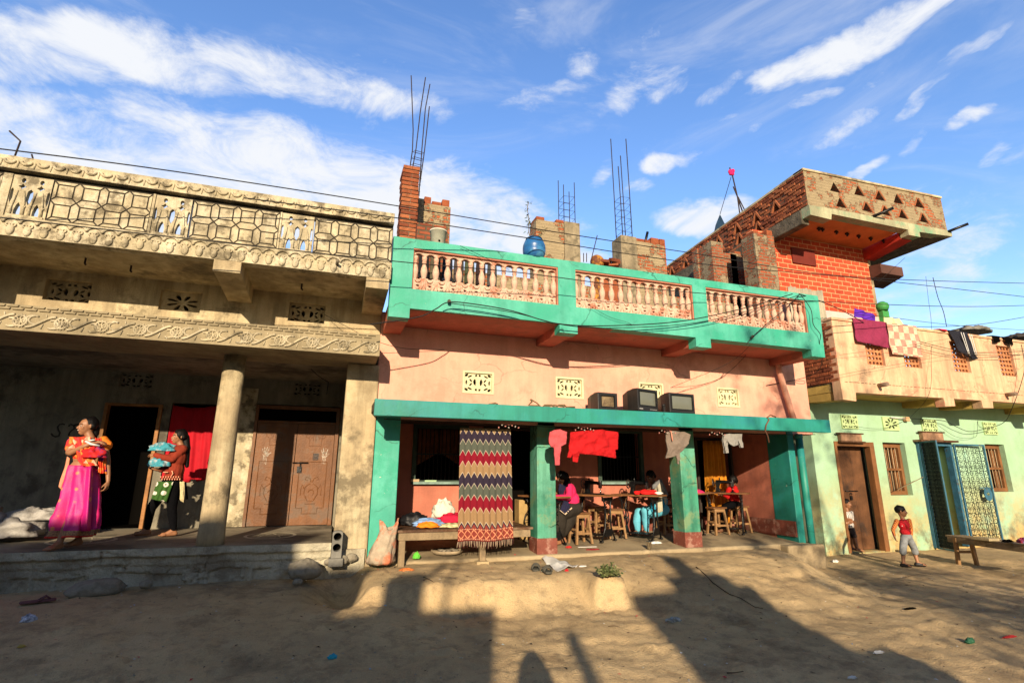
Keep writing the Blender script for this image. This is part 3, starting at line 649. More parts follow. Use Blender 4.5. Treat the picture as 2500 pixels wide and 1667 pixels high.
# ------------------------------------------------------------------ pink house with turquoise balcony
PH = thing('pink_house', 'pink plastered house with a turquoise balcony and a shaded sewing veranda, in the middle', 'house', (4.3, 8, 0))
xr = 8.75
vents = [(1.83, 2.30), (3.40, 3.87), (4.97, 5.43), (6.61, 7.06)]
b = MB(); b.plate([(.52, 2.36), (xr, 2.36), (xr, 4.0), (.52, 4.0)], [rect(a, c, 2.83, 3.15) for a, c in vents], 8.0, 8.25)
b.build('upper_wall', PINK, PH)
for a, c in vents:
    o = add_vent(PH, a+.002, c-.002, 2.832, 3.148, 8.022, CREAM)
    b = MB(); b.plate(rect(a-.018, c+.018, 2.812, 3.168), [rect(a+.012, c-.012, 2.842, 3.138)], 7.988, 8.02); b.build('vent_frame', CREAM, o)
    b = MB(); b.box(a, c, 8.16, 8.2, 2.83, 3.15); b.build('vent_back', BLACK, o)
b = MB(); b.box(xr-.25, xr, 8.252, 13, 2.44, 3.9); b.build('gable_wall', PINK, PH)
b = MB(); b.box(8.31, xr-.01, 8.26, 13, 0, 2.435); b.build('gable_base', MT('grimy_shaded_green', (.07, .085, .055), .9, .4, 2, .3, 50, .6), PH)  # shares the grime-and-shade colour of the green house side
# balcony slab and brackets
b = MB(); b.box(.56, 8.16, 7.05, 8.4, 3.782, 3.95)
brs = [(.545, .82), (3.04, 3.335), (5.45, 5.74), (7.87, 8.165)]
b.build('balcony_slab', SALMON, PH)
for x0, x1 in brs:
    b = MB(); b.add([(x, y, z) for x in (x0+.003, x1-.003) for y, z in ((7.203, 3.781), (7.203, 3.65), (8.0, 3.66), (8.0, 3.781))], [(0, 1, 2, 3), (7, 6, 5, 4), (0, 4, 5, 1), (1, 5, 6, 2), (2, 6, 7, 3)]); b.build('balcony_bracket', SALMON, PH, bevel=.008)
ops = [(.83, 3.03), (3.32, 5.46), (5.73, 7.87)]
b = MB()
out = [(.54, 3.645), (.82, 3.645), (.82, 3.785), (3.04, 3.785), (3.04, 3.645), (3.335, 3.645), (3.335, 3.785), (5.45, 3.775), (5.45, 3.62), (5.74, 3.62), (5.74, 3.775), (7.87, 3.765), (7.87, 3.64), (8.17, 3.64), (8.2, 4.75), (8.19, 4.80), (.54, 4.815)]
b.plate(out, [rect(a, c, 4.07, 4.68) for a, c in ops], 7.0, 7.20)
b.build('balcony_parapet', TURQ, PH, bevel=.01)
b = MB()    # painted soffit of the openings and the shadow line below the rail
for a, c in ops:
    b.box(a+.001, c-.001, 7.012, 7.19, 4.655, 4.679); b.box(c-.022, c-.001, 7.012, 7.19, 4.071, 4.655); b.box(a+.001, a+.012, 7.02, 7.19, 4.071, 4.655)
b.build('opening_lining', MT('brown_pink', (.42, .17, .11), .85, .2, 4), PH)
# cast balusters
def baluster():
    b = MB()
    b.lathe((0, 0, 0), [(.036, .20), (.030, .215), (.045, .27), (.050, .31), (.044, .36), (.028, .41), (.024, .43), (.034, .445), (.034, .46), (.026, .47), (.036, .49), (.038, .52), (.034, .54)], 12)
    return b
bm0 = baluster()
bal_me = None
for a, c in ops:
    n = 13; p = (c-a)/n; f = MB(); y = 7.055
    # arcade band across the top, ring band along the bottom
    arch = []
    for i in range(n):
        cx = a+p*(i+.5); r = p*.36
        arch.append([(cx-r, .0), (cx-r, .035), (cx-r*.6, .06), (cx, .078), (cx+r*.6, .06), (cx+r, .035), (cx+r, 0)])
    top = [(a+.014, 4.555)]
    for q in arch: top += [(x_, 4.555+z_) for x_, z_ in q]
    top += [(c-.024, 4.555), (c-.024, 4.652), (a+.014, 4.652)]
    f.plate(top, [], y, y+.06)
    hol = []
    for i in range(n):
        cx = a+p*(i+.5)
        hol.append([(cx+.048*math.cos(R(t)), 4.235+.05*math.sin(R(t))) for t in range(185, 356, 24)]+[(cx+.026*math.cos(R(t)), 4.238+.022*math.sin(R(t))) for t in range(350, 189, -24)])
        hol.append([(cx, 4.125), (cx+.03, 4.155), (cx, 4.165), (cx-.03, 4.155)])
    bot = [(a+.014, 4.072), (c-.024, 4.072), (c-.024, 4.24)]
    for i in range(n-1, -1, -1):
        cx = a+p*(i+.5); bot += [(cx+.052, 4.265), (cx+.03, 4.255), (cx+.022, 4.245), (cx-.022, 4.245), (cx-.03, 4.255), (cx-.052, 4.265)]
    bot += [(a+.014, 4.24)]
    f.plate(bot, hol, y, y+.05)
    for i in range(n):
        cx = a+p*(i+.5)
        f.tube([(cx+.036*math.cos(R(t)), y-.004, 4.238+.036*math.sin(R(t))) for t in range(150, 391, 30)], .010, 5)
        f.tube([(cx+p*.38*math.cos(R(t)), y-.003, 4.59+.045*math.sin(R(t))) for t in range(0, 181, 30)], .008, 5)
        f.ell((cx, y-.002, 4.112), (.028, .012, .022), 6)
        if i < n-1:
            for q in (-1, 1): f.tube([(cx+p/2+q*.03, y-.004, 4.10), (cx+p/2+q*.012, y-.006, 4.16), (cx+p/2+q*.02, y-.002, 4.22)], .009, 5)
    o = f.build('balustrade', PALEPK, PH)
    for i in range(n+1):
        x = a+p*i; x = min(c-.045, max(a+.04, x))
        if bal_me is None:
            ob = bm0.build('baluster', PALEPK, o, local=True); bal_me = ob
        else:
            ob = bal_me.copy(); col.objects.link(ob); ob.parent = o
        ob.location = (x-o.location.x-PH.location.x, 7.085-o.location.y-PH.location.y, 4.055)
# awning slab with its deep painted edge
b = MB(); b.box(.45, 8.24, 7.15, 7.27, 2.33, 2.55)
b.build('awning_edge', TURQ_F, PH, bevel=.006)
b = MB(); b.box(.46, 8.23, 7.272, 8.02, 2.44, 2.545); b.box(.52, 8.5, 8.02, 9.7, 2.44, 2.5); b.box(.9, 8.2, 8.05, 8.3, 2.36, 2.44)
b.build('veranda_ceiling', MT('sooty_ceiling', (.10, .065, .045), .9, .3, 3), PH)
# pillars: shaft and oxide red foot
def pillar(x0, x1, y0, y1, zb, mat, zt=2.44, foot=True):
    b = MB(); b.box(x0, x1, y0, y1, zb+.22 if foot else zb-.3, zt); o = b.build('pillar', mat, PH, bevel=.012)
    if foot:
        b = MB(); b.box(x0-.012, x1+.012, y0-.012, y1+.012, zb-.2, zb+.235); b.build('pillar_foot', OXIDE, o, bevel=.012)
pillar(.542, .895, 7.98, 8.33, .45, TURQ, foot=False)
pillar(3.05, 3.365, 8.0, 8.33, .41, GREENP)
pillar(5.70, 6.015, 8.0, 8.33, .43, GREENP)
pillar(8.085, 8.24, 7.98, 8.5, .5, TURQ_F, foot=False)
b = MB(); b.box(8.06, 8.082, 8.0, 8.5, .52, .79); b.box(8.055, 8.087, 8.5, 9.5, .52, .79); b.box(.9, 8.05, 9.475, 9.498, .52, .78)
b.build('skirting', OXIDE, PH)
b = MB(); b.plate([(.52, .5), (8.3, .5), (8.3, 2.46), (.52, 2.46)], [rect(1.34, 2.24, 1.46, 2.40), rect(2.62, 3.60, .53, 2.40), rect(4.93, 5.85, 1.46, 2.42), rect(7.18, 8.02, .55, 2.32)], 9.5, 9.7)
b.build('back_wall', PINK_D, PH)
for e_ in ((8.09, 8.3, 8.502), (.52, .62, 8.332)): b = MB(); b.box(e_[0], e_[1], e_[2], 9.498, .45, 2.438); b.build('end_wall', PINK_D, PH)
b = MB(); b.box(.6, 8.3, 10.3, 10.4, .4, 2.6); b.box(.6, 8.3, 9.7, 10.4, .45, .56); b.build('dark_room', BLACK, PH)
for x0, x1, z0, z1 in ((1.34, 2.24, 1.46, 2.40), (4.93, 5.85, 1.46, 2.42)):
    b = MB(); b.plate(rect(x0-.05, x1+.05, z0-.05, z1+.05), [rect(x0+.025, x1-.025, z0+.02, z1-.02)], 9.47, 9.56)
    o = b.build('window_frame', MT('dark_green_trim', (.05, .08, .06), .7, .3, 5), PH, bevel=.005)
    b = MB()
    for i in range(12): b.tube([(x0+.05+(x1-x0-.1)*i/11, 9.57, z0), (x0+.05+(x1-x0-.1)*i/11, 9.57, z1)], .007, 5)
    b.box(x0, x1, 9.56, 9.58, (z0+z1)/2-.01, (z0+z1)/2+.01); b.build('window_bars', IRON, o)
    b = MB(); b.box(x0-.02, x1+.03, 9.40, 9.5, z0-.045, z0-.005); b.build('window_sill', MT('pale_blue_sill', (.22, .32, .28), .7, .3, 6), o, bevel=.004)
for x0, x1, z1 in ((2.57, 3.65, 2.436), (7.14, 8.055, 2.36)): b = MB(); b.plate([(x0, .53), (x0+.05, .53), (x0+.05, z1-.04), (x1-.05, z1-.04), (x1-.05, .53), (x1, .53), (x1, z1), (x0, z1)], [], 9.46, 9.55); b.build('door_frame', MT('dark_trim', (.04, .03, .025), .7, .3), PH)
# floor of the veranda
b = MB(); z0, z1 = .405, .55
b.add([(.45, 7.93, z0), (8.2, 7.93, z0+.02), (8.2, 9.6, z1), (.45, 9.6, z1), (.45, 7.93, .1), (8.2, 7.93, .1), (8.2, 9.6, .1), (.45, 9.6, .1)], [(0, 1, 2, 3), (0, 4, 5, 1), (1, 5, 6, 2), (2, 6, 7, 3), (3, 7, 4, 0)])
b.box(7.6, 8.42, 7.75, 8.6, .0, .418); b.build('veranda_floor', MT('earth_floor', (.34, .26, .155), .92, .3, 1.4, .6, 40, 0, ((.16, .125, .08), .45, 1.1), c2=(.42, .33, .20)), PH, bevel=.03)
def FZ(y): return .41+(y-7.93)*.087     # veranda floor height
# pipes
b = MB(); b.tube([(7.98, 7.88, 3.78), (7.99, 7.88, 3.5), (8.21, 7.88, 2.55)], .055, 14); b.build('rain_pipe', PINK, PH)
b = MB(); b.tube([(8.315, 7.93, 2.36), (8.325, 7.93, .18)], .062, 16); b.tube([(8.315, 7.93, 2.28), (8.315, 7.93, 2.36)], .07, 16); b.build('rain_pipe', TURQ_F, PH)
b = MB(); b.box(8.25, 8.8, 8.08, 8.5, 2.553, 2.62); b.build('loose_bricks', BRKR, PH)
for px_, py_ in ((1096.5, 735), (1838, 821)): b = MB(); b.tube([AY(px_, py_, 7.0), AY(px_, py_, 6.92)], .025, 12); b.build('drain_spout', RAWC, PH)
b = MB(); q = AY(1548, 818, 7.5); b.tube([q+Vector((0, 0, .06)), q], .02, 10); b.build('lamp_holder', IRON, PH)
b = MB(); b.ell(q-Vector((0, 0, .05)), (.034, .034, .045), 10)
GLASS = bpy.data.materials.new('bulb_glass'); GLASS.use_nodes = True; GLASS.node_tree.nodes['Principled BSDF'].inputs['Transmission Weight'].default_value = .9; GLASS.node_tree.nodes['Principled BSDF'].inputs['Roughness'].default_value = .05
b.build('light_bulb', GLASS, PH)
# roof slab and unfinished brick piers
b = MB(); b.box(.56, 8.7, 8.4, 14, 3.75, 3.95); b.build('roof_slab', RAWC, PH)
def rough_box(mb, x0, x1, y0, y1, z0, z1, mi=0, notch=True):
    """brick pier with a ragged top"""
    mb.box(x0, x1, y0, y1, z0, z1, mi)
    if notch:
        x = x0
        while x < x1-.05:
            w = random.uniform(.12, .24)
            if random.random() < .6: mb.box(x+.01, min(x1, x+w), y0+.01, y1-.02, z1+.001, z1+.075*random.choice((1, 1, 2)), 1)
            x += w+.01
def tie_cage(b, x0, x1, y, d, z0, z1, tops, r=.009, step=.17, lean=(0, 0)):
    cs = [(x0, y), (x1, y), (x1, y+d), (x0, y+d)]
    for (cx, cy), tp in zip(cs, tops):
        h = tp-z0; b.tube([(cx, cy, z0), (cx+lean[0]*.3, cy, z0+h*.45), (cx+lean[0], cy+lean[1], tp)], r, 5)
    z = z0+.1
    while z < z1:
        k = (z-z0)/(max(tops)-z0)*.5
        b.tube([(c[0]+lean[0]*k, c[1], z+random.uniform(-.015, .015)) for c in cs], .005, 4, closed=True); z += step
pier = thing('brick_pier', 'plastered brick pier on the roof just right of the loose brick stack', 'pier', (1.4, 9.5, 3.95), group=None)
b = MB(); b.box(1.05, 1.27, 9.5, 9.8, 3.95, 6.84, 2); rough_box(b, 1.272, 1.81, 9.51, 9.85, 3.95, 6.76); b.build('shaft', [BRKP, BRICKM[0], MT('pier_cement', (.30, .245, .16), .92, .35, 3, .6, 40, .6, ((.12, .1, .065), .4, 4))], pier, bevel=.01)
pier2 = thing('brick_pier', 'roof pier behind the blue barrel, half brick half cement', 'pier', (4.1, 9.5, 3.95))
b = MB(); rough_box(b, 3.63, 4.268, 9.5, 9.9, 3.95, 6.80); b.box(4.27, 4.63, 9.48, 9.9, 3.95, 6.85, 2); b.build('shaft', [BRKP, BRICKM[0], MT('pier_cement', (.30, .245, .16), .92, .35, 3, .6, 40, .6, ((.12, .1, .065), .4, 4))], pier2, bevel=.012)
pier3 = thing('brick_pier', 'roof pier nearest the brick building with a stick poking out of its top', 'pier', (6.2, 9.5, 3.95))
b = MB(); b.box(5.62, 6.018, 9.48, 9.9, 3.95, 6.74, 2); rough_box(b, 6.02, 6.78, 9.5, 9.9, 3.95, 6.66); b.build('shaft', [BRKP, BRICKM[0], MT('pier_cement', (.30, .245, .16), .92, .35, 3, .6, 40, .6, ((.12, .1, .065), .4, 4))], pier3, bevel=.012)
b = MB(); b.tube([(6.28, 9.6, 6.6), (6.36, 9.55, 6.95)], .03, 6); b.build('stick', IRON, pier3)
stack = thing('brick_stack', 'tall stack of loose red bricks at the left end of the turquoise balcony', 'bricks', (.9, 9, 3.95))
b = MB(); z = 3.95
while z < 7.02:
    for (x0, y0, n) in ((.76, 8.75, 2),) + (((.80, 9.2, 2),) if z < 6.75 else ()) + (((.84, 9.65, 2),) if z < 6.4 else ()):
        k = int(round(z/.082)) % 2; x = x0+random.uniform(-.01, .012)
        ws = (.17, .14) if k else (.31,)
        for w in ws:
            M = Matrix.Translation((x+w/2, y0+.2, z+.035)) @ Matrix.Rotation(random.uniform(-.04, .04), 4, 'Z')
            b.box(-w/2+.004, w/2-.004, -.19, .19, -.032, .034, random.randrange(3), M); x += w
        b.box(x0+.02, x0+.29, y0+.03, y0+.37, z-.008, z+.074, 3)
    z += .082
b.build('bricks', BRICKM+[MORT], stack, bevel=.006)
b = MB(); b.box(1.02, 1.55, 8.3, 8.5, 3.95, 5.72, 0); b.build('low_wall', BRKR, PH)
q = AY(900+1000/3.137, 560+345/3.137, 9.6); b = MB(); b.box(1.82, 8.6, 9.62, 9.85, 3.95, q.z); b.build('roof_wall', BRKP, PH)
for i, (px_, c_, nm_) in enumerate(((420, (.012, .012, .014), 'black'), (510, (.10, .085, .05), 'khaki'), (603, (.014, .018, .035), 'navy'), (690, (.06, .045, .04), 'dark brown'), (772, (.05, .06, .03), 'olive'), (858, (.025, .012, .012), 'dark maroon'), (945, (.05, .05, .05), 'dark grey'))):
    p_ = AY(900+px_/3.137, 560+300/3.137, 7.9); w_ = .085
    b = MB(); b.ring([[Vector((p_.x+(w_*k_)*math.cos(t), 7.9+.03*math.sin(t), z_)) for t in [j*math.pi/6 for j in range(12)]] for z_, k_ in ((4.98, .9), (4.8, 1.0), (4.5, .92), (4.22, 1.1))]); o = b.build('washing', MT('wash_%d' % i, c_, .9, .3, 6, .4)); tag(o, nm_+' cloth hanging behind the first baluster panel of the turquoise balcony', 'cloth', 'dark washing behind the balusters')
b = MB(); b.tube([(.6, 7.9, 4.97), (2.6, 7.9, 4.95)], .005, 4); tag(b.build('washing_line', WIRE), 'line behind the turquoise balcony carrying dark washing', 'line')
def rebar(name, label, f, loc):
    t = thing(name, label, 'rebar', loc, group='rebar standing up from the unfinished roof'); b = MB(); f(b); b.build('steel_bars', RUST, t); return t
def f1(b):
    Z1 = lambda x, y: AY(900+x/2.852, 150+y/2.852, 9.5)
    for pts in (((282, 780), (305, 620), (310, 480), (296, 100)), ((300, 780), (330, 610), (360, 350), (396, 113)), ((350, 940), (370, 620), (395, 330), (427, 160)), ((356, 860), (388, 630), (405, 480), (423, 315))):
        b.tube([Z1(*p) for p in pts], .011, 5)
    for k in range(8):
        y = 620+k*45; dx = -k*5
        b.tube([Z1(322+dx, y), Z1(388+dx, y+18), Z1(372+dx, y+28), Z1(306+dx, y+10)], .006, 4, closed=True)
rebar('rebar_cage', 'tallest rusty rebar bundle with long bars spreading above the brick stack', f1, (1.1, 9.5, 6.9))
def f2(b): tie_cage(b, 4.27, 4.53, 9.5, .28, 6.85, 7.62, (7.72, 7.82, 7.75, 7.98))
rebar('rebar_cage', 'short rebar cage on the roof pier behind the barrel', f2, (4.4, 9.5, 6.85))
def f3(b): tie_cage(b, 5.68, 5.92, 9.5, .28, 6.74, 7.75, (8.45, 9.22, 8.95, 9.35), r=.011, lean=(-.03, 0))
rebar('rebar_cage', 'tall rebar cage on the pier nearest the brick building', f3, (5.8, 9.5, 6.74))
b = MB(); Dp = lambda x, y: AY(1400+x/3.015, 560+y/3.015, 9.5)
for pts in (((75, 175), (75, 240)), ((97, 175), (97, 240)), ((130, 225), (175, 45))): b.tube([Dp(*pts[0]), Dp(*pts[1])], .01, 5)
tag(b.build('thin_rods', RUST), 'three thin rods behind the turquoise rail between the two right piers', 'rods')
# rubble and a patterned cloth on the roof edge
b = MB(); c = Dp(290, 260)
for k in range(9): b.box(-.11, .11, -.06, .06, -.035, .035, k % 3, Matrix.Translation(c+Vector((random.uniform(-.3, .3), random.uniform(-.1, .3), random.uniform(-.05, .1)))) @ Matrix.Rotation(random.uniform(-.6, .6), 4, 'Z') @ Matrix.Rotation(random.uniform(-.4, .4), 4, 'X'))
b.box(c.x-.35, c.x+.35, c.y, c.y+.3, c.z-1.9, c.z-.06, 0)
tag(b.build('brick_heap', BRICKM, bevel=.006), 'heap of broken bricks on the roof left of the third pier', 'bricks')
PAT = MT('yellow_print', (.45, .20, .03), .8, .3, 6, stain=((.08, .02, .02), .6, 9))
b = MB(); c = Dp(175, 240); b.ell(c, (.16, .12, .16), 12); b.box(c.x-.1, c.x+.1, c.y-.05, c.y+.1, c.z-1.9, c.z-.1); o = b.build('cloth_bundle', PAT)
tag(o, 'small bundle of yellow printed cloth behind the turquoise rail', 'cloth')
# pots on the rail
pot = thing('paint_bucket', 'white paint bucket with a hole standing behind the left end of the rail', 'bucket', AY(1069, 595, 7.35)-Vector((0, 0, .12)))
zt = pot.location.z
b = MB(); b.lathe((0, 0, 0), [(.10, 0), (.125, .30), (.132, .30), (.132, .32), (.118, .32), (.1, .03)], 20); b.build('bucket_body', MT('offwhite_plastic', (.66, .62, .5), .5, .2, 5, .1), pot, local=True)
b = MB(); b.ell((0, -.118, .12), (.016, .01, .016), 8); b.build('hole', BLACK, pot, local=True)
bar = thing('plastic_barrel', 'blue plastic barrel used as a planter on the turquoise rail', 'barrel', (3.02, 7.30, 4.80))
BARM = MT('blue_plastic', (.02, .12, .33), .35, .12, 4, .05, spec=.5, stain=((.07, .26, .45), .35, 3))
c = AY(1304, 608, 7.1); bar.location = (c.x, 7.1, 4.80)
b = MB(); b.lathe((0, 0, 0), [(.11, 0), (.14, .02), (.172, .08), (.178, .14), (.172, .15), (.178, .16), (.172, .22), (.145, .29), (.125, .31), (.13, .33), (.12, .34), (.105, .32), (.10, .25)], 28); b.build('barrel_body', BARM, bar, local=True)
b = MB(); b.tube([(.128*math.cos(t), .128*math.sin(t), .322+.004*math.sin(3*t)) for t in [i*.3 for i in range(21)]], .006, 5); b.build('rope', IRON, bar, local=True)
LEAF = MT('leaf', (.07, .12, .035), .6, .4, 20, 0)
LEAFD = MT('dry_leaf', (.17, .13, .05), .7, .4, 20, 0)
def leafy(b, pts, n, ln, mi=0, spread=.05):
    for k in range(n):
        t = random.random()*(len(pts)-1); i = int(t); p = Vector(pts[i]).lerp(Vector(pts[min(i+1, len(pts)-1)]), t-i)
        a = random.uniform(0, 6.28); e = random.uniform(-.6, .7); d = Vector((math.cos(a)*math.cos(e), math.sin(a)*math.cos(e), math.sin(e))); s = d.orthogonal().normalized()*ln*.27
        q = p+d*random.uniform(.0, spread); b.add([q, q+d*ln*.4+s, q+d*ln-Vector((0, 0, ln*.15)), q+d*ln*.4-s], [(0, 1, 2, 3)], mi)
b = MB(); st = [(0, 0, .3), (-.03, .0, .45), (-.02, 0, .62), (-.05, .01, .85), (-.03, 0, .95)]; b.tube([Vector(p)+Vector((-.06, 0, 0)) for p in st], .006, 5, 1); leafy(b, [Vector(p)+Vector((-.06, 0, 0)) for p in st[1:]], 46, .06)
st2 = [(0.02, 0, .3), (.08, 0, .42), (.16, .02, .52), (.24, .03, .58)]; b.tube(st2, .005, 5, 1); leafy(b, st2[1:], 24, .055, 1); st3 = [(.0, 0, .3), (.05, .02, .4), (.1, .0, .45)]; leafy(b, st3, 10, .05)
pl = b.build('plant', [LEAF, LEAFD]); pl.location = bar.location; tag(pl, 'thin leafy plant growing out of the blue barrel', 'plant')

# ------------------------------------------------------------------ brick building with the jutting roof terrace
BH = thing('brick_building', 'unfinished brick building with a jutting roof terrace pierced by triangles', 'building', (11, 9, 4))
XF, YF, XR = 9.93, 8.4, 14.55
def triholes(x0, n, p, z1, z2, w, h, off):
    hs = []
    for i in range(n):
        cx = x0+p*i
        hs.append([(cx-w, z1), (cx+w, z1), (cx, z1+h)]); hs.append([(cx+off-w, z2), (cx+off+w, z2), (cx+off, z2+h)])
    return hs
zb, zt = 7.66, 8.55
b = MB(); b.plate([(XF, zb), (XR, zb), (XR, zt+.12), (XF, zt)], [], 8.47, 8.5)
fh = []
for (x, y) in ((365, 225), (635, 265), (870, 318), (1075, 355), (1315, 400)): q = AY(1960+x/4.61, 420+y/4.61, YF); fh.append([(q.x-.16, q.z), (q.x+.17, q.z), (q.x-.01, q.z+.26)])
for (x, y) in ((432, 398), (728, 445), (935, 485), (1130, 523), (1365, 568)): q = AY(1960+x/4.61, 420+y/4.61, YF); fh.append([(q.x-.15, q.z), (q.x+.16, q.z), (q.x-.01, q.z+.25)])
b = MB(); b.plate([(XF, zb), (XR, zb+.08), (XR, zt+.10), (XF, zt)], fh, YF, YF+.24, 0, mi_side=1)
b.build('front_parapet', [BRKP, BRKR], BH)
b = MB()
for h in fh:        # bricks set on edge around the holes
    for p, q in ((h[0], h[2]), (h[1], h[2])):
        d = Vector((q[0]-p[0], 0, q[1]-p[1])); L_ = d.length; m = (Vector((p[0], 0, p[1]))+Vector((q[0], 0, q[1])))/2; a = math.atan2(d.z, d.x); sg = -1 if p is h[0] else 1
        if random.random() < .85: b.box(-L_*.48, L_*.48, -.012, .2, -.02, .02, 0, Matrix.Translation((m.x+sg*.022, YF+.001, m.z+.012)) @ Matrix.Rotation(-a, 4, 'Y'))
b.build('edge_bricks', BRICKM[2], BH, bevel=.004)
b = MB(); b.add([(x, y, z) for x, z in ((XF-.03, zt), (XR+.02, zt+.10)) for y, dz in ((YF-.03, .001), (YF+.27, .001), (YF+.27, .06), (YF-.03, .06))] and
      [(XF-.03, YF-.03, zt), (XF-.03, YF+.27, zt), (XF-.03, YF+.27, zt+.06), (XF-.03, YF-.03, zt+.06), (XR+.02, YF-.03, zt+.10), (XR+.02, YF+.27, zt+.10), (XR+.02, YF+.27, zt+.16), (XR+.02, YF-.03, zt+.16)],
      [(0, 3, 2, 1), (4, 5, 6, 7), (0, 1, 5, 4), (3, 7, 6, 2), (0, 4, 7, 3), (1, 2, 6, 5)]); b.build('coping', CONC, BH, bevel=.012)
# left side wall of the terrace, running back
def side(x, y, z): return (XF+(y-YF), x, z)
Y1 = 14.8
zs = lambda y: (y-YF)/(Y1-YF)
sh = []
for i, (x, y) in enumerate(((1685, 560), (1525, 655), (1365, 745), (1210, 850), (1060, 935), (935, 1030), (820, 1100))):
    r = ray(1400+x/3.409, 340+y/3.409); q = CAMP+r*(XF/r.x); w = .15; sh.append([(q.y-w, q.z-.12), (q.y+w, q.z-.12), (q.y, q.z+.16)])
for i, (x, y) in enumerate(((1720, 640), (1540, 735), (1385, 830), (1235, 920), (1050, 1050), (935, 1115))):
    r = ray(1400+x/3.409, 340+y/3.409); q = CAMP+r*(XF/r.x); w = .15; sh.append([(q.y-w, q.z-.12), (q.y+w, q.z-.12), (q.y, q.z+.16)])
side_fn = lambda x, y, z: (y, x, z)
def rf(p): r = ray(*p); q = CAMP+r*(XF/r.x); return q
qa, qb = rf((1400+790/3.409, 340+1060/3.409)), rf((1400+800/3.409, 340+1130/3.409))
kz = (qa.z-zt)/(qa.y-YF)
Y1 = qa.y+.6
TB = lambda y: zb+kz*.9*(y-YF); TT = lambda y: zt+kz*(y-YF)
b = MB(); sh = [h for h in sh if h[1][0] < Y1-.1 and h[0][1] > TB(h[0][0])+.03 and h[2][1] < TT(h[0][0])-.04]
b.plate([(YF+.24, TB(YF)), (Y1, TB(Y1)), (Y1, TT(Y1)), (YF+.24, TT(YF))], sh, XF, XF+.24, 0, fn=side_fn)
o = b.build('side_parapet', BRKR, BH)
b = MB()
z = zb+.04; row = 0
while z < zt:     # loose laid courses standing proud of the wall
    y = YF+.01+(.12 if row % 2 else 0)
    while y < Y1-.1:
        zz_ = z+kz*(y-YF); cy = y+.115
        if not any(h[0][0]-.05 < cy < h[1][0]+.05 and h[0][1]-.03 < zz_ < h[2][1] for h in sh) and random.random() < .93:
            d = random.uniform(.0, .03); b.box(XF-.012-d, XF+.02, y+.005, y+.222, zz_-.034, zz_+.03, random.randrange(3))
        y += .235
    z += .082; row += 1
for h in sh:
    for p, q in ((h[0], h[2]), (h[1], h[2])):
        d = Vector((0, q[0]-p[0], q[1]-p[1])); m = Vector((XF, (p[0]+q[0])/2, (p[1]+q[1])/2)); a = math.atan2(d.z, d.y)
        b.box(-.03, .2, -d.length*.5, d.length*.5, -.025, .025, 2, Matrix.Translation(m) @ Matrix.Rotation(a, 4, 'X'))
b.build('side_bricks', BRICKM, o, bevel=.005)
b = MB(); b.add([(XF-.03, YF, TT(YF)), (XF-.03, Y1, TT(Y1)), (XF-.03, Y1, TT(Y1)+.05), (XF-.03, YF, TT(YF)+.06), (XF+.27, YF, TT(YF)), (XF+.27, Y1, TT(Y1)), (XF+.27, Y1, TT(Y1)+.05), (XF+.27, YF, TT(YF)+.06)],
      [(0, 3, 2, 1), (0, 4, 7, 3), (3, 7, 6, 2), (1, 2, 6, 5), (0, 1, 5, 4)]); b.build('coping', CONC, BH)
# slab with pale green edge, drip line and soffit
MG = MT('pale_green_trim', (.40, .39, .25), .85, .3, 1.6, .4, 50, .6, ((.16, .36, .21), .36, 1.3), crack=.6)
b = MB(); b.plate([(XF+.0, 7.40), (XF+.62, 7.38), (XF+.66, 7.53), (13.05, 7.52), (13.05, 7.38), (13.45, 7.38), (13.45, 7.52), (XR+.1, 7.58), (XR+.1, zb+.078), (XF, zb-.004)], [], YF-.03, YF+.2)
b.build('slab_edge', MG, BH, bevel=.01)
b = MB(); b.add([(XF+.02, YF+.05, 7.57), (13.02, YF+.05, 7.55), (13.02, 9.6, 7.5), (XF+.02, 9.6, 7.5)], [(3, 2, 1, 0)]); b.build('soffit', MT('orange_soffit', (.60, .20, .055), .8, .2, 2, .2), BH)
b = MB(); b.add([(13.4, YF+.1, 7.56), (XR+.05, YF+.1, 7.56), (XR-.1, 10.4, 7.5), (13.4, 10.4, 7.5), (13.4, YF+.1, 7.7), (XR+.05, YF+.1, 7.7), (XR-.1, 10.4, 7.7), (13.4, 10.4, 7.7)], [(3, 2, 1, 0), (1, 2, 6, 5)]); b.build('broken_slab', RAWC, BH)
b = MB(); b.add([(x, y, z) for x in (13.05, 13.42) for y, z in ((YF+.17, 7.55), (YF+.17, 7.36), (9.6, 7.22), (9.6, 7.55))], [(0, 1, 2, 3), (7, 6, 5, 4), (1, 5, 6, 2), (0, 4, 5, 1)])
b.build('roof_bracket', MT('red_bracket', (.45, .035, .02), .8, .2, 3, .2), BH, bevel=.008)
b = MB(); b.box(XF-.02, XF+.2, YF+.2, 13.6, 7.28, zb-.02); b.build('slab_side', RAWC, BH, bevel=.02)
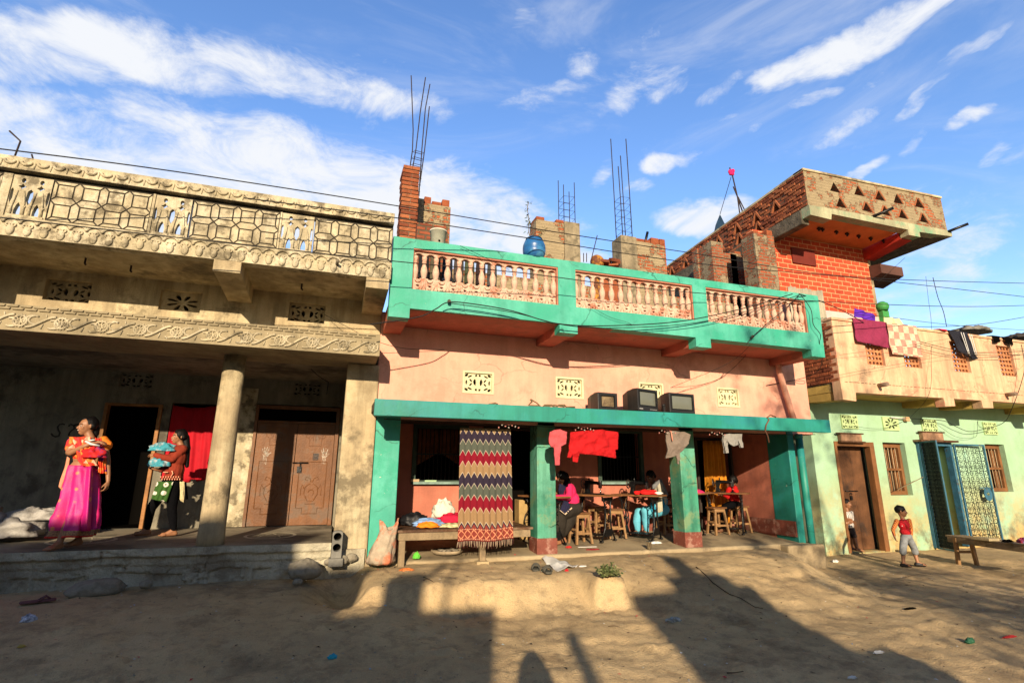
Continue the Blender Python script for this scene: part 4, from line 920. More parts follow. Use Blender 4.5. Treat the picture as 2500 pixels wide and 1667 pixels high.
# the red painted wall and the plain side of the building
b = MB(); b.box(9.4, 13.18, 9.6, 9.8, 5.3, 7.52); b.build('painted_wall', BRKRED, BH)
b = MB(); b.box(9.5, 13.2, 9.58, 9.8, 3.6, 5.62); b.build('wall_base', MT('pale_pink_band', (.66, .45, .42), .8, .1, 3), BH)
b = MB(); b.box(13.18, 13.3, 9.62, 12, 3.6, 7.55); b.build('far_wall', CONC, BH)
b = MB(); b.box(13.28, 13.5, 9.5, 9.7, 5.0, 5.8); b.lathe((13.36, 9.55, 5.9), [(.12, -.1), (.16, 0), (.14, .08), (.06, .14)], 10); b.build('green_finial', MT('green_paint', (.06, .32, .08), .6, .2), BH)
b = MB(); b.box(10.55, 11.3, 9.56, 9.6, 6.78, 7.2); b.build('shelf_recess', MT('dark_red', (.15, .02, .012), .8, .2), BH)
b = MB(); b.add([(x, y, z) for x in (13.2, 14.0) for y, z in ((9.3, 7.0), (9.3, 6.75), (9.9, 6.6), (9.9, 7.1))], [(0, 1, 2, 3), (7, 6, 5, 4), (1, 5, 6, 2), (0, 4, 5, 1), (0, 3, 7, 4)]); b.build('side_canopy', MT('dark_plum', (.1, .045, .035), .8, .2), BH)
b = MB(); rough_box(b, 9.15, 9.75, 9.3, 9.75, 3.9, 7.25); b.build('brick_column', [BRK, BRICKM[0]], BH, bevel=.012)
b = MB(); b.box(8.5, 9.75, 10.6, 10.8, 3.9, 7.3); b.box(8.55, 8.9, 10.1, 10.8, 3.9, 7.3); b.build('inner_wall', BRK, BH)
b = MB(); q = AY(1400+1150/3.015, 560+170/3.015, 10.6); rough_box(b, q.x, q.x+.85, 10.6, 11.0, 3.9, q.z); b.box(q.x+.86, q.x+1.12, 10.6, 11.0, 3.9, q.z-.05, 2); b.build('roof_pier', [BRK, BRICKM[0], CONC], BH, bevel=.012)
b = MB()      # wall seen under the side parapet, in the shade
b.box(XF-.9, XF-.75, 11.2, 15.5, 3.9, 7.28); b.build('rear_wall', RAWC, BH)
for i, (x, y) in enumerate(((195, 740), (375, 660), (495, 680), (625, 705), (760, 730), (905, 755), (215, 610))):
    b = MB(); q = AY(1960+x/4.61, 420+y/4.61, 9.0); q.z = 7.53; b.tube([q, q-Vector((0, 0, .10))], .022, 7); b.box(-.05, .05, -.02, .02, -.02, .02, 0, Matrix.Translation(q-Vector((0, 0, .04)))); b.build('ceiling_hook', IRON, BH)
for (x, y) in ((755, 510), (1600, 680)): b = MB(); q = AY(1960+x/4.61, 420+y/4.61, YF); b.tube([q+Vector((0, .1, -.01)), q+Vector((.34, -.35, .13))], .035, 10); b.build('drain_spout', IRON, BH)
b = MB(); q = AY(1960+1270/4.61, 420+820/4.61, 9.2); b.tube([AY(1960+1375/4.61, 420+720/4.61, 8.6), q+Vector((.1, 0, .1)), q], .008, 5); b.ell(q, (.05, .05, .05), 8, 1); b.build('hanging_lamp', [WIRE, MT('brass', (.6, .35, .08), .3, 0, metal=.8)], BH)
# corrugated sheet on the roof
b = MB(); n = 60; x0, x1 = 9.72, 10.75
vs = []
for j, zz_ in enumerate((4.3, 5.0, 5.85)):
    for i in range(n+1):
        x = x0+(x1-x0)*i/n; vs.append((x-.015*j, 9.02+.028*math.sin(i/n*2*math.pi*9), zz_+.02*math.sin(i*.25)*(j == 2)))
b.add(vs, [(j*(n+1)+i, j*(n+1)+i+1, (j+1)*(n+1)+i+1, (j+1)*(n+1)+i) for j in range(2) for i in range(n)], 0, True)
cs = b.build('corrugated_sheet', MT('asbestos_sheet', (.40, .36, .27), .9, .25, 3, .4, 50, .7), solid=.008); tag(cs, 'grey corrugated sheet standing against the painted red brick wall', 'sheet')
# pole with pink cloth and flag behind the terrace parapet
U = lambda x, y, Y=11.5: AY(1400+x/3.409, 340+y/3.409, Y)
fl = thing('roof_mast', 'crooked stick mast with a pink cloth knotted at its top above the brick parapet', 'mast', U(1400, 640))
b = MB(); b.tube([U(1300, 238), U(1325, 310), U(1365, 480), U(1420, 640)], .022, 6); b.tube([U(1330, 395), U(1370, 490)], .02, 6); b.tube([U(1365, 480), U(1390, 660)], .02, 6); b.tube([U(1370, 480), U(1450, 640)], .018, 6); b.build('sticks', RUST, fl)
b = MB()
for k in range(7): b.ell(U(1316+random.uniform(-14, 14), 278+random.uniform(-14, 14)), (.07, .05, .06), 7, 0, Matrix.Rotation(random.random()*3, 4, 'Y'))
b.build('cloth_knot', MT('pink_cloth', (.65, .01, .12), .8, .2), fl)
b = MB(); b.tube([U(1312, 315), U(1220, 625)], .009, 4); b.build('cord', WIRE, fl)
b = MB(); vs = [U(1220, 625), U(1265, 715), U(1240, 745), U(1215, 755), U(1175, 770), U(1190, 700)]; b.add(vs+[v+Vector((.05, .1, 0)) for v in vs], [(0, 5, 4, 3, 2, 1), (6, 7, 8, 9, 10, 11)]+[(i, (i+1) % 6, 6+(i+1) % 6, 6+i) for i in range(6)]); fo = b.build('flag', MT('navy_cloth', (.01, .035, .08), .9, .3, 5)); tag(fo, 'dark blue cloth hanging from the mast cord behind the brick parapet', 'flag')

# ------------------------------------------------------------------ mint green house at the right
GH = thing('green_house', 'mint green house with a peach roof parapet, iron gate and barred windows, at the right', 'house', (13, 9, 0))
XG0, XG1 = 9.84, 24.0
b = MB(); gv = [(10.75, 11.23), (12.01, 12.51), (13.27, 13.78), (15.44, 15.93), (17.6, 18.1)]
b.plate([(XG0, -.4), (XG1, -.4), (XG1, 3.5), (XG0, 3.5)], [rect(10.47, 11.6, .03, 2.33), rect(11.92, 12.62, 1.18, 2.35), rect(13.0, 14.08, .03, 2.37), rect(15.38, 16.1, 1.24, 2.39), rect(17.4, 18.2, 1.2, 2.39)], 9.05, 9.3)
def gw(t, q, cur, noi, ramp, mix):
    s = N('ShaderNodeSeparateXYZ', t); t.links.new(q, s.inputs[0])
    def z_(a, b_): return ramp(s.outputs[2], a, b_, 1, 0)
    def mul(a, b_): m = N('ShaderNodeMath', t, operation='MULTIPLY'); t.links.new(a, m.inputs[0]); t.links.new(b_, m.inputs[1]); return m.outputs[0]
    c = mix(mul(z_(.2, 1.7), ramp(noi(1.3, 8, .68), .36, .52)), cur, (.47, .33, .13, 1))           # rising damp
    c = mix(mul(z_(.6, 2.0), ramp(noi(1.9, 9, .72), .52, .66, 0, .85)), c, (.16, .17, .11, 1))
    c = mix(mul(z_(.0, .9), ramp(noi(3.2, 9, .72), .5, .62, 0, .8)), c, (.10, .075, .04, 1))
    return mix(ramp(noi(2.1, 6), .6, .75, 0, .55), c, (.30, .60, .50, 1))
GREENW = MT('mint_wall_worn', (.31, .49, .31), .85, .1, 1.2, .35, 45, .12, fine=.05, c2=(.35, .54, .38), extra=gw)
b.build('front_wall', GREENW, GH)
b = MB(); b.box(XG0, XG0+.2, 9.3, 14, -.3, 3.5); b.build('side_wall', MT('grimy_shaded_green', (.07, .085, .055), .9, .4, 2, .3, 50, .6), GH)  # dark grime, with the shade on this face put into the colour too
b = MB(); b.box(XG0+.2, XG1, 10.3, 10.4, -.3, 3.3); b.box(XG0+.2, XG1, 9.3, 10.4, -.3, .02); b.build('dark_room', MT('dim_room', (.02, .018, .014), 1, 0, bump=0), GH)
for i, (a, c) in enumerate(gv):
    o = add_vent(GH, a, c, 2.625, 2.935, 9.02, MT('mint_cast', (.42, .55, .27), .8, .15, 4), kind=1 if i == 1 else 0)
    b = MB(); b.box(a+.01, c-.01, 9.038, 9.049, 2.64, 2.92); b.build('vent_back', BLACK, o)
# plank door
b = MB(); b.plate([(10.45, .02), (11.62, .02), (11.62, 2.34), (10.45, 2.34)], [[(10.52, .021), (11.49, .021), (11.49, 2.24), (10.52, 2.24)]], 9.03, 9.17); o = b.build('door_frame', WOOD, GH, bevel=.008)
b = MB()
for x0, x1 in ((10.80, 11.14), (11.146, 11.485)): b.box(x0, x1, 9.27, 9.31, .04, 2.235)

o = b.build('wooden_door', MT('plank_door', (.14, .06, .025), .7, .4, 2.5, .5, 40, .6, ((.05, .03, .02), .3, 3)), GH, bevel=.005)
b = MB(); b.tube([(10.84, 9.255, 1.27), (11.2, 9.255, 1.27)], .012, 6); b.box(10.95, 11.01, 9.24, 9.26, 1.08, 1.17); b.tube([(10.98+.03*math.cos(t), 9.245, 1.19+.04*math.sin(t)) for t in [R(a) for a in range(0, 181, 30)]], .008, 5); b.build('door_bolt', IRON, o)
# barred windows
for x0, x1, z0, z1 in ((11.92, 12.62, 1.18, 2.35), (15.38, 16.1, 1.24, 2.39), (17.4, 18.2, 1.2, 2.39)):
    b = MB(); m = (z0+z1)/2-.02; yf = 9.16
    fr = [rect(x0+.07, x1-.085, m+.03, z1-.11), rect(x0+.07, x1-.085, z0+.09, m-.025)]
    b.plate(rect(x0+.005, x1-.005, z0+.005, z1-.005), fr, yf, yf+.07); o = b.build('window_frame', WOOD, GH, bevel=.005)
    b = MB()
    for i in range(5): x = x0+.10+(x1-x0-.22)*i/4.3; b.tube([(x, yf+.03, z0+.08), (x, yf+.03, z1-.1)], .010, 6)
    b.build('window_bars', MT('pale_rusty_bar', (.42, .30, .18), .7, .3, 20), o)
    b = MB(); b.box((x0+x1)/2-.02, (x0+x1)/2+.05, yf+.12, yf+.14, z0+.08, z1-.1); b.box(x1-.2, x1-.08, yf+.10, yf+.13, z0+.08, z1-.1); b.build('shutter', WOOD, o)
# wooden boards above doors
for q0, q1, nm in (((160, 275), (335, 315), ''), ((825, 262), (1000, 312), '')):
    p0 = AY(2000+q0[0]/3.336, 980+q0[1]/3.336, 9.0); p1 = AY(2000+q1[0]/3.336, 980+q1[1]/3.336, 9.0)
    b = MB(); z0, z1 = min(p0.z, p1.z)-.03, max(p0.z, p1.z)+.03; b.box(p0.x, p1.x, 8.95, 9.045, z0, z1, 0); b.box(p0.x-.1, p1.x+.05, 8.93, 9.0, z1, z1+.03, 1); b.box(p0.x-.04, p1.x+.08, 8.93, 9.0, z0-.035, z0, 1)
    b.build('lintel_board', [MT('weathered_board', (.35, .2, .12), .9, .5, 5, .8, 40, .5), PLANK], GH, bevel=.01)
# iron gate: frame, left leaf swung outwards, right leaf folded back on the wall
b = MB(); 
for x in (13.0, 14.05): b.box(x-.03, x+.04, 8.98, 9.12, .04, 2.38)
b.box(13.04, 14.02, 8.98, 9.12, 2.30, 2.38); b.build('gate_frame', BLUE, GH, bevel=.004)
b = MB(); b.box(12.9, 14.15, 8.85, 9.05, 2.385, 2.43); b.build('gate_lintel', PLANK, GH)
def gate_leaf(w, h, mirror, double=False):
    b = MB(); t = .035
    for x0, x1, z0, z1 in ((0, t, 0, h), (w-t, w, 0, h), (t, w-t, 0, t), (t, w-t, h-t, h)): b.box(x0, x1, -.015, .015, z0, z1, 0)
    nz_ = 9 if w > .8 else 13; cell = (h-2*t)/nz_; nx_ = 3 if w > .8 else 2; cw = (w-2*t)/nx_
    for j in range(nz_):
        z = t+cell*(j+.5)
        for i in range(nx_):
            cx = t+cw*(i+.5)
            for q in (-1, 1):
                for v in (-1, 1):
                    pts = []
                    for k in range(12):
                        a = R(-200+k*38); r = .25*cw*(1-.055*k); pts.append((cx+q*(cw*.26+r*math.cos(a)*.9), 0, z+v*(cell*.24+r*math.sin(a))))
                    b.tube([(cx, 0, z)]+pts[2:], .0065, 4, 1)
        if j % 2 == 0: b.box(t, w-t, -.004, .004, z+cell/2-.005, z+cell/2+.005, 1)
    return b
o = gate_leaf(1.0, 2.22, 0).build('gate_leaf', [BLUE, IRON], GH, local=True); o.location = (14.12-13, 8.97-9, .14); o.rotation_euler = (0, 0, R(-3))
b = MB(); b.plate(circ(.80, 1.06, .13, .16, 18), [circ(.80, 1.06, .05, .04, 8)], -.02, -.012); b.tube([(.55, -.03, 1.2), (.98, -.03, 1.2)], .012, 6); b.build('lock_plate', [BLUE], o, local=True)
o = gate_leaf(.50, 2.36, 0).build('gate_leaf', [BLUE, IRON], GH, local=True); o.location = (13.0-13, 8.97-9, .03); o.rotation_euler = (0, 0, R(-108))
b = MB(); b.box(.036, .464, .019, .024, .036, 2.324); b.build('shade_sheet', MT('interior_dark', (.008, .016, .026), .6, .3, 9), o, local=True)  # added dark sheet, stands in for the dark interior behind this leaf
b = MB(); p0 = AY(2000+910/3.336, 980+360/3.336, 9.4); p1 = AY(2000+975/3.336, 980+485/3.336, 9.4); b.box(p0.x, p1.x, 9.38, 9.42, p1.z, p0.z); b.build('hanging_board', WOODL, GH)
b = MB(); b.box(13.93, 14.1, 9.3, 10.2, 0, 2.4); b.build('passage_wall', MT('olive_wall', (.22, .25, .1), .9, .3, 2), GH)
# roof slab, brackets, parapet
b = MB(); b.box(XG0-.05, XG1, 8.2, 9.3, 3.30, 3.46); b.build('roof_slab', YEL, GH)
for x0, x1 in ((12.75, 13.07), (13.98, 14.33), (16.4, 16.75), (19.1, 19.4)):
    b = MB(); b.add([(x, y, z) for x in (x0+.005, x1-.005) for y, z in ((8.303, 3.30), (8.303, 3.135), (9.05, 3.17), (9.05, 3.30))], [(0, 1, 2, 3), (7, 6, 5, 4), (1, 5, 6, 2), (0, 4, 5, 1)]); b.build('roof_bracket', YEL, GH)
b = MB()
b.add([(x, y, z) for x in (9.80, 10.12) for y, z in ((8.303, 3.46), (8.303, 3.115), (9.045, 3.15), (9.045, 3.46))], [(0, 1, 2, 3), (7, 6, 5, 4), (1, 5, 6, 2), (0, 4, 5, 1)])
b.build('roof_bracket', YEL, GH)
po = [(9.77, 3.11), (10.13, 3.09), (10.15, 3.27), (12.74, 3.285), (12.75, 3.10), (13.07, 3.12), (13.07, 3.285), (13.97, 3.29), (13.98, 3.12), (14.33, 3.13), (14.35, 3.29), (16.4, 3.29), (16.4, 3.13), (16.75, 3.13), (16.75, 3.29), (XG1, 3.3), (XG1, 4.83), (9.77, 4.80)]
po_h = [rect(10.62, 11.14, 3.90, 4.64), rect(11.72, 12.25, 3.92, 4.64), rect(13.28, 13.84, 3.92, 4.64), rect(14.89, 15.45, 3.93, 4.66), rect(16.5, 17.05, 3.93, 4.66), rect(18.1, 18.65, 3.93, 4.66)]
b = MB(); b.plate(po, po_h, 8.10, 8.30); b.build('roof_parapet', PEACH, GH, bevel=.012)
b = MB(); b.box(9.75, XG1, 8.07, 8.34, 4.802, 4.86); b.build('parapet_coping', PEACH, GH, bevel=.01)
b = MB(); 
for i in range(90): x = 9.9+i*.11+random.uniform(-.01, .01); b.box(x, x+.07+random.uniform(-.02, .03), 8.093, 8.11, 3.478, 3.486)
b.build('drip_groove', GROOVE, GH)
for h in po_h:
    x0, x1, z0, z1 = h[0][0], h[1][0], h[0][1], h[2][1]; b = MB(); hs = []
    n_, m_ = 5, 7; w, hh = (x1-x0)/n_, (z1-z0)/m_
    for i in range(n_):
        for j in range(m_):
            cx, cz = x0+w*(i+.5), z0+hh*(j+.5); hs.append([(cx+.40*w*math.cos(t), cz+.36*hh*math.sin(t)) for t in [R(a) for a in (200, 270, 340, 30, 90, 150)]])
    b.plate(rect(x0+.002, x1-.002, z0+.002, z1-.002), hs, 8.16, 8.20); b.build('lattice_block', MT('terracotta_lattice', (.52, .21, .09), .85, .25, 6, .3), GH)
# brick flank of the roof parapet, over an ochre beam
b = MB(); z = 3.50; row = 0
while z < 4.78:
    y = 8.12+(.11 if row % 2 else 0)
    while y < 10.4:
        b.box(9.775-random.uniform(0, .02), 9.80, y+.005, y+.225, z, z+.068, random.randrange(3)); y += .235
    z += .08; row += 1
b.box(9.79, 9.95, 8.3, 10.5, 3.47, 4.79, 3); b.build('flank_bricks', BRICKM+[MORT], GH, bevel=.006)
b = MB(); b.box(9.775, 9.95, 9.05, 10.5, 3.12, 3.47); b.build('flank_beam', YEL, GH, bevel=.01)
for (x, y) in ((840, 975), (2000, 1060)): b = MB(); q = AY(1920+x/3.733, 680+y/3.733, 8.1); b.tube([q, q+Vector((-.03, -.22, .0))], .045, 12); b.build('drain_spout', MT('clay_pipe', (.25, .17, .12), .9, .3), GH)
# ------------------------------------------------------------------ things in the scene
def GP(px, py):
    """where the line of sight through (px, py) meets the earth"""
    r = ray(px, py).normalized(); t = 2.0
    while t < 40:
        p = CAMP+r*t
        if p.z <= H(p.x, p.y): break
        t += .02
    return Vector((p.x, p.y, H(p.x, p.y)))
def Msm(px, py): return GP(800+px/2.613, 1250+py/2.613)
def Nsm(px, py): return GP(1700+px/2.94, 1250+py/2.94)
def Ksm(px, py): return GP(px/2.352, 1200+py/2.352)

# stools
def make_stool():
    t = thing('stool', 'x', 'stool'); h = .50
    b = MB(); b.box(-.16, .16, -.12, .12, h-.03, h); b.build('seat', WOOD, t, bevel=.008, local=True)
    for sx in (-1, 1):
        for sy in (-1, 1):
            b = MB(); a = Vector((sx*.10, sy*.08, h-.03)); c = Vector((sx*.155, sy*.12, 0)); w = .018
            b.ring([[a+Vector(d) for d in ((-w, -w, 0), (w, -w, 0), (w, w, 0), (-w, w, 0))], [c+Vector(d) for d in ((-w, -w, 0), (w, -w, 0), (w, w, 0), (-w, w, 0))]], smooth=False); b.build('leg', WOODL, t, bevel=.003, local=True)
    b = MB(); z = .15
    for sy in (-1, 1): b.box(-.135, .135, sy*.112-.01, sy*.112+.01, z, z+.035)
    for sx in (-1, 1): b.box(sx*.138-.01, sx*.138+.01, -.10, .10, z+.06, z+.095); b.box(sx*.108-.008, sx*.108+.008, -.075, .075, h-.09, h-.032)
    for sy in (-1, 1): b.box(-.1, .1, sy*.088-.008, sy*.088+.008, h-.09, h-.032)
    b.build('stretcher', WOODL, t, bevel=.003, local=True)
    return t
stool0 = make_stool(); first = [True]
def stool(x, y, rz, label):
    if first[0]: first[0] = False; stool0.location = (x, y, FZ(y)); stool0.rotation_euler = (0, 0, rz); stool0['label'] = label; stool0['group'] = 'wooden stools on the veranda'; return stool0
    return dup(stool0, (x, y, FZ(y)), rz, label, 'wooden stools on the veranda')
stool(4.06, 8.62, .15, 'wooden stool under the seamstress in the pink cardigan')
stool(4.90, 8.95, -.1, 'empty wooden stool between the two sewing tables, below the window')
stool(6.10, 9.12, .1, 'wooden stool under the seamstress in the grey shawl')
stool(7.12, 8.95, .05, 'empty wooden stool just right of the second free green pillar')
stool(7.74, 9.05, -.1, 'wooden stool under the child in red')
stool(4.72, 9.28, .3, 'wooden stool half hidden against the wall behind the empty stool')

# treadle sewing machines
def make_machine():
    t = thing('sewing_machine', 'x', 'sewing machine')
    b = MB(); b.box(-.22, .22, -.45, .45, .735, .765); b.build('table_top', WOOD, t, bevel=.006, local=True)
    for sy, nm in ((-.30, 'f'), (.30, 'b')):
        b = MB()
        for sx in (-1, 1):
            b.tube([(sx*.16, sy, .735), (sx*.09, sy, .62), (sx*.075, sy, .40), (sx*.09, sy, .22), (sx*.20, sy, .02)], .016, 6)
            b.tube([(sx*.20, sy-.03, .012), (sx*.20, sy+.03, .012)], .016, 6)
        b.box(-.10, .10, sy-.012, sy+.012, .08, .2); b.box(-.16, .16, sy-.012, sy+.012, .66, .72)
        for z in (.3, .45, .58): b.tube([(-.08, sy, z), (0, sy, z+.05), (.08, sy, z)], .009, 5); b.tube([(-.08, sy, z+.08), (0, sy, z+.04), (.08, sy, z+.08)], .009, 5)
        b.build('iron_leg', IRON, t, local=True)
    b = MB(); b.box(-.11, .13, -.2, .16, .085, .10)
    for i in range(5): b.box(-.10, .12, -.19+i*.075, -.165+i*.075, .10, .108)
    b.tube([(0, -.3, .1), (0, .3, .1)], .01, 6); b.build('treadle', IRON, t, local=True)
    b = MB(); c = (-.06, .26, .36); n = 28
    b.tube([(c[0]+.155*math.cos(i*2*math.pi/n), c[1], c[2]+.155*math.sin(i*2*math.pi/n)) for i in range(n)], .011, 6, closed=True)
    for k in range(6): a = k*math.pi/3; b.tube([(c[0], c[1], c[2]), (c[0]+.15*math.cos(a), c[1], c[2]+.15*math.sin(a))], .007, 5)
    b.tube([(c[0], .2, c[2]), (c[0], .32, c[2])], .016, 8); b.build('drive_wheel', IRON, t, local=True)
    b = MB(); b.tube([(-.20, .27, .36), (-.11, .14, .86)], .004, 4); b.tube([(.09, .27, .36), (-.06, .14, .86)], .004, 4); b.build('belt', MT('leather', (.2, .1, .04), .8), t, local=True)
    # the machine head lies along the table
    o = MB(); o.box(-.075, .075, -.20, .16, .765, .785)
    o.ring([[(-.035+.0, .13, z) for z in (.785,)]*0 or [(x, y, .785) for x, y in ((-.05, .07), (.05, .07), (.05, .15), (-.05, .15))], [(x, y, .86) for x, y in ((-.035, .085), (.035, .085), (.035, .14), (-.035, .14))], [(x, y, .93) for x, y in ((-.035, .06), (.035, .06), (.035, .15), (-.035, .15))], [(x, y, 1.0) for x, y in ((-.025, .05), (.025, .05), (.025, .14), (-.025, .14))]], smooth=False)
    o.tube([(0, .12, .955), (0, .02, .965), (0, -.10, .96), (0, -.155, .94)], [.04, .032, .028, .034], 10)
    o.tube([(0, -.165, 1.0), (0, -.165, .87)], .03, 10); o.tube([(0, -.165, 1.05), (0, -.165, .80)], .007, 6); o.tube([(0, -.165, .81), (.01, -.165, .79)], .014, 6)
    o.tube([(0, .07, 1.0), (0, .07, 1.06)], .005, 5); o.lathe((0, .07, 1.0), [(.012, 0), (.016, .02), (.008, .05)], 8)
    hd = o.build('machine_head', IRON, t, bevel=.004, local=True)
    b = MB(); c = (0, .195, .945); n = 24
    b.tube([(c[0]+.075*math.cos(i*2*math.pi/n), c[1], c[2]+.075*math.sin(i*2*math.pi/n)) for i in range(n)], .010, 6, closed=True)
    for k in range(6): a = k*math.pi/3+.3; b.tube([c, (c[0]+.07*math.cos(a), c[1], c[2]+.07*math.sin(a))], .005, 4)
    b.tube([(0, .13, .945), (0, .21, .945)], .012, 8); b.build('hand_wheel', MT('worn_steel', (.12, .1, .09), .35, .3, 20, metal=.8), t, local=True)
    b = MB(); b.lathe((0, -.165, .80), [(.012, 0), (.012, .04)], 8); b.box(-.028, -.026, -.19, -.14, .88, .97); b.build('face_plate', MT('chrome', (.6, .58, .55), .2, 0, metal=1), hd, local=True)
    return t
mach0 = make_machine(); mf = [True]
def machine(x, y, rz, label, sx=1):
    if mf[0]: mf[0] = False; mach0.location = (x, y, FZ(y)); mach0.rotation_euler = (0, 0, rz); mach0['label'] = label; mach0['group'] = 'treadle sewing machines'; return
    dup(mach0, (x, y, FZ(y)), rz, label, 'treadle sewing machines')
machine(3.44, 8.72, .30, 'treadle sewing machine behind the pillar, in front of the seamstress in pink')
machine(4.43, 8.85, .50, 'unattended treadle sewing machine behind the seamstress in the pink cardigan')
machine(5.33, 8.80, .62, 'treadle sewing machine with red fabric at which the seamstress in grey works')
machine(6.42, 9.05, .3, 'treadle sewing machine mostly hidden behind the second free green pillar')
machine(7.40, 9.02, .75, 'treadle sewing machine in front of the yellow door curtain')

# cloth helpers
def cloth(name, label, cat, mat, pts_fn, nu, nv, th=.006, parent=None, sub=0):
    b = MB(); b.add([pts_fn(i/nu, j/nv) for j in range(nv+1) for i in range(nu+1)], [(j*(nu+1)+i, j*(nu+1)+i+1, (j+1)*(nu+1)+i+1, (j+1)*(nu+1)+i) for j in range(nv) for i in range(nu)], 0, True)
    o = b.build(name, mat, parent, solid=th, sub=sub)
    if label: tag(o, label, cat)
    return o
def garment(name, label, cat, mat, outline, y, ph=0, amp=.02, holes=(), th=.03, mats=None):
    """cloth cut to an outline in (x, z), filled finely, draped in folds"""
    x0 = min(p[0] for p in outline); x1 = max(p[0] for p in outline); z0 = min(p[1] for p in outline); z1 = max(p[1] for p in outline)
    st = .012; b = MB(); idx = {}; nx_, nz_ = int((x1-x0)/st)+1, int((z1-z0)/st)+1
    def V(x, z, s):
        f = amp*.6*(abs(math.sin(x*11+ph+z*7))-.5)+amp*.45*(abs(math.sin(z*13-x*9+ph+2*fbm(x*3, z*3)))-.5)+amp*.9*fbm(x*5, z*7, ph)
        return (x, y+f+s*th/2, z)
    for s in (-1, 1):
        for i in range(nx_):
            for j in range(nz_):
                q = clip(outline, x0+i*st, x0+(i+1)*st, z0+j*st, z0+(j+1)*st) if CONVEX[0] else None
                c = (x0+(i+.5)*st, z0+(j+.5)*st)
                if inside(c, outline):
                    k = [(x0+(i+a)*st, z0+(j+d)*st) for a, d in ((0, 0), (1, 0), (1, 1), (0, 1))]
                    k = [snap(p, outline, st*.75) for p in k]
                    f = [V(p[0], p[1], s) for p in k]; b.add(f, [(0, 1, 2, 3) if s < 0 else (3, 2, 1, 0)], 0, True)
    n = len(outline)
    o = b.build(name, mats or mat, None, weld=True)
    # close the rim
    me = o.data; bb = bmesh.new(); bb.from_mesh(me)
    try: bmesh.ops.bridge_loops(bb, edges=[e for e in bb.edges if e.is_boundary])
    except Exception: pass
    for f in bb.faces: f.smooth = True
    bb.to_mesh(me); bb.free()
    if label: tag(o, label, cat)
    return o
CONVEX = [False]
def inside(p, poly):
    x, z = p; c = False
    for i in range(len(poly)):
        a, b = poly[i-1], poly[i]
        if (a[1] > z) != (b[1] > z) and x < (b[0]-a[0])*(z-a[1])/(b[1]-a[1])+a[0]: c = not c
    return c
def snap(p, poly, d):
    best = None
    for i in range(len(poly)):
        a, b = Vector(poly[i-1]), Vector(poly[i]); e = b-a; L2 = e.length_squared
        if L2 == 0: continue
        t = max(0, min(1, (Vector(p)-a).dot(e)/L2)); q = a+e*t; k = (q-Vector(p)).length
        if k < d and (best is None or k < best[0]): best = (k, (q.x, q.y))
    return best[1] if best else p
YC = 7.34
E8 = lambda x, y, Y=YC: (lambda q: (q.x, q.z))(AY(1250+x/3.92, 1000+y/3.92, Y))
G8 = lambda x, y, Y=YC: (lambda q: (q.x, q.z))(AY(1600+x/3.92, 1000+y/3.92, Y))
garment('pink_garment', 'small coral pink top with a long sleeve hanging beside the first free green pillar', 'clothing', MT('coral_knit', (.52, .085, .10), .9, .1, 8, .3, 90),
        [E8(*p) for p in ((358, 215), (400, 195), (460, 186), (520, 215), (520, 325), (465, 350), (455, 530), (410, 530), (405, 360), (372, 355), (358, 320))], YC, 1.0, .03)
garment('red_garment', 'bright red long sleeved top spread over the veranda line', 'clothing', MT('red_knit', (.44, .005, .008), .85, .12, 8, .2, 90),
        [E8(*p) for p in ((560, 215), (700, 200), (860, 190), (1010, 215), (1012, 380), (990, 385), (992, 465), (860, 438), (700, 425), (640, 420), (630, 505), (585, 495), (580, 425), (560, 462), (528, 455), (548, 380))], YC, 2.2, .04)
garment('grey_garment', 'taupe grey jersey with a striped neck band hanging in front of the second free pillar', 'clothing', MT('taupe_knit', (.20, .155, .125), .9, .12, 8, .3, 90),
        [E8(*p) for p in ((1475, 215), (1540, 200), (1640, 210), (1705, 240), (1690, 320), (1610, 415), (1600, 520), (1585, 520), (1575, 440), (1480, 465), (1485, 330))], YC, .3, .035)
b = MB(); a, c = E8(1508, 205), E8(1520, 300); b.tube([(a[0], YC-.04, a[1]), (c[0], YC-.045, c[1])], .010, 5); b.build('neck_band', MT('orange_band', (.75, .3, .2), .8), None)
bpy.data.objects['neck_band'].parent = bpy.data.objects['grey_garment']
garment('light_grey_hoodie', 'pale grey hooded top with dangling sleeves on the veranda line at the right', 'clothing', MT('grey_knit', (.27, .255, .235), .9, .12, 8, .3, 90),
        [G8(*p) for p in ((655, 240), (700, 228), (820, 232), (840, 362), (812, 362), (795, 290), (785, 335), (740, 350), (712, 330), (688, 290), (702, 412), (668, 416), (652, 300))], YC, .7, .03)
b = MB()
b.tube([(.6, YC+.02, 2.305)]+[(x, YC+.02, 2.29+.012*math.sin(x*1.7)) for x in (1.5, 3, 4.5, 6, 7.5)]+[(8.1, YC+.02, 2.31)], .006, 5)
tag(b.build('clothes_line', WIRE), 'thin clothes line strung below the awning of the pink house', 'line')

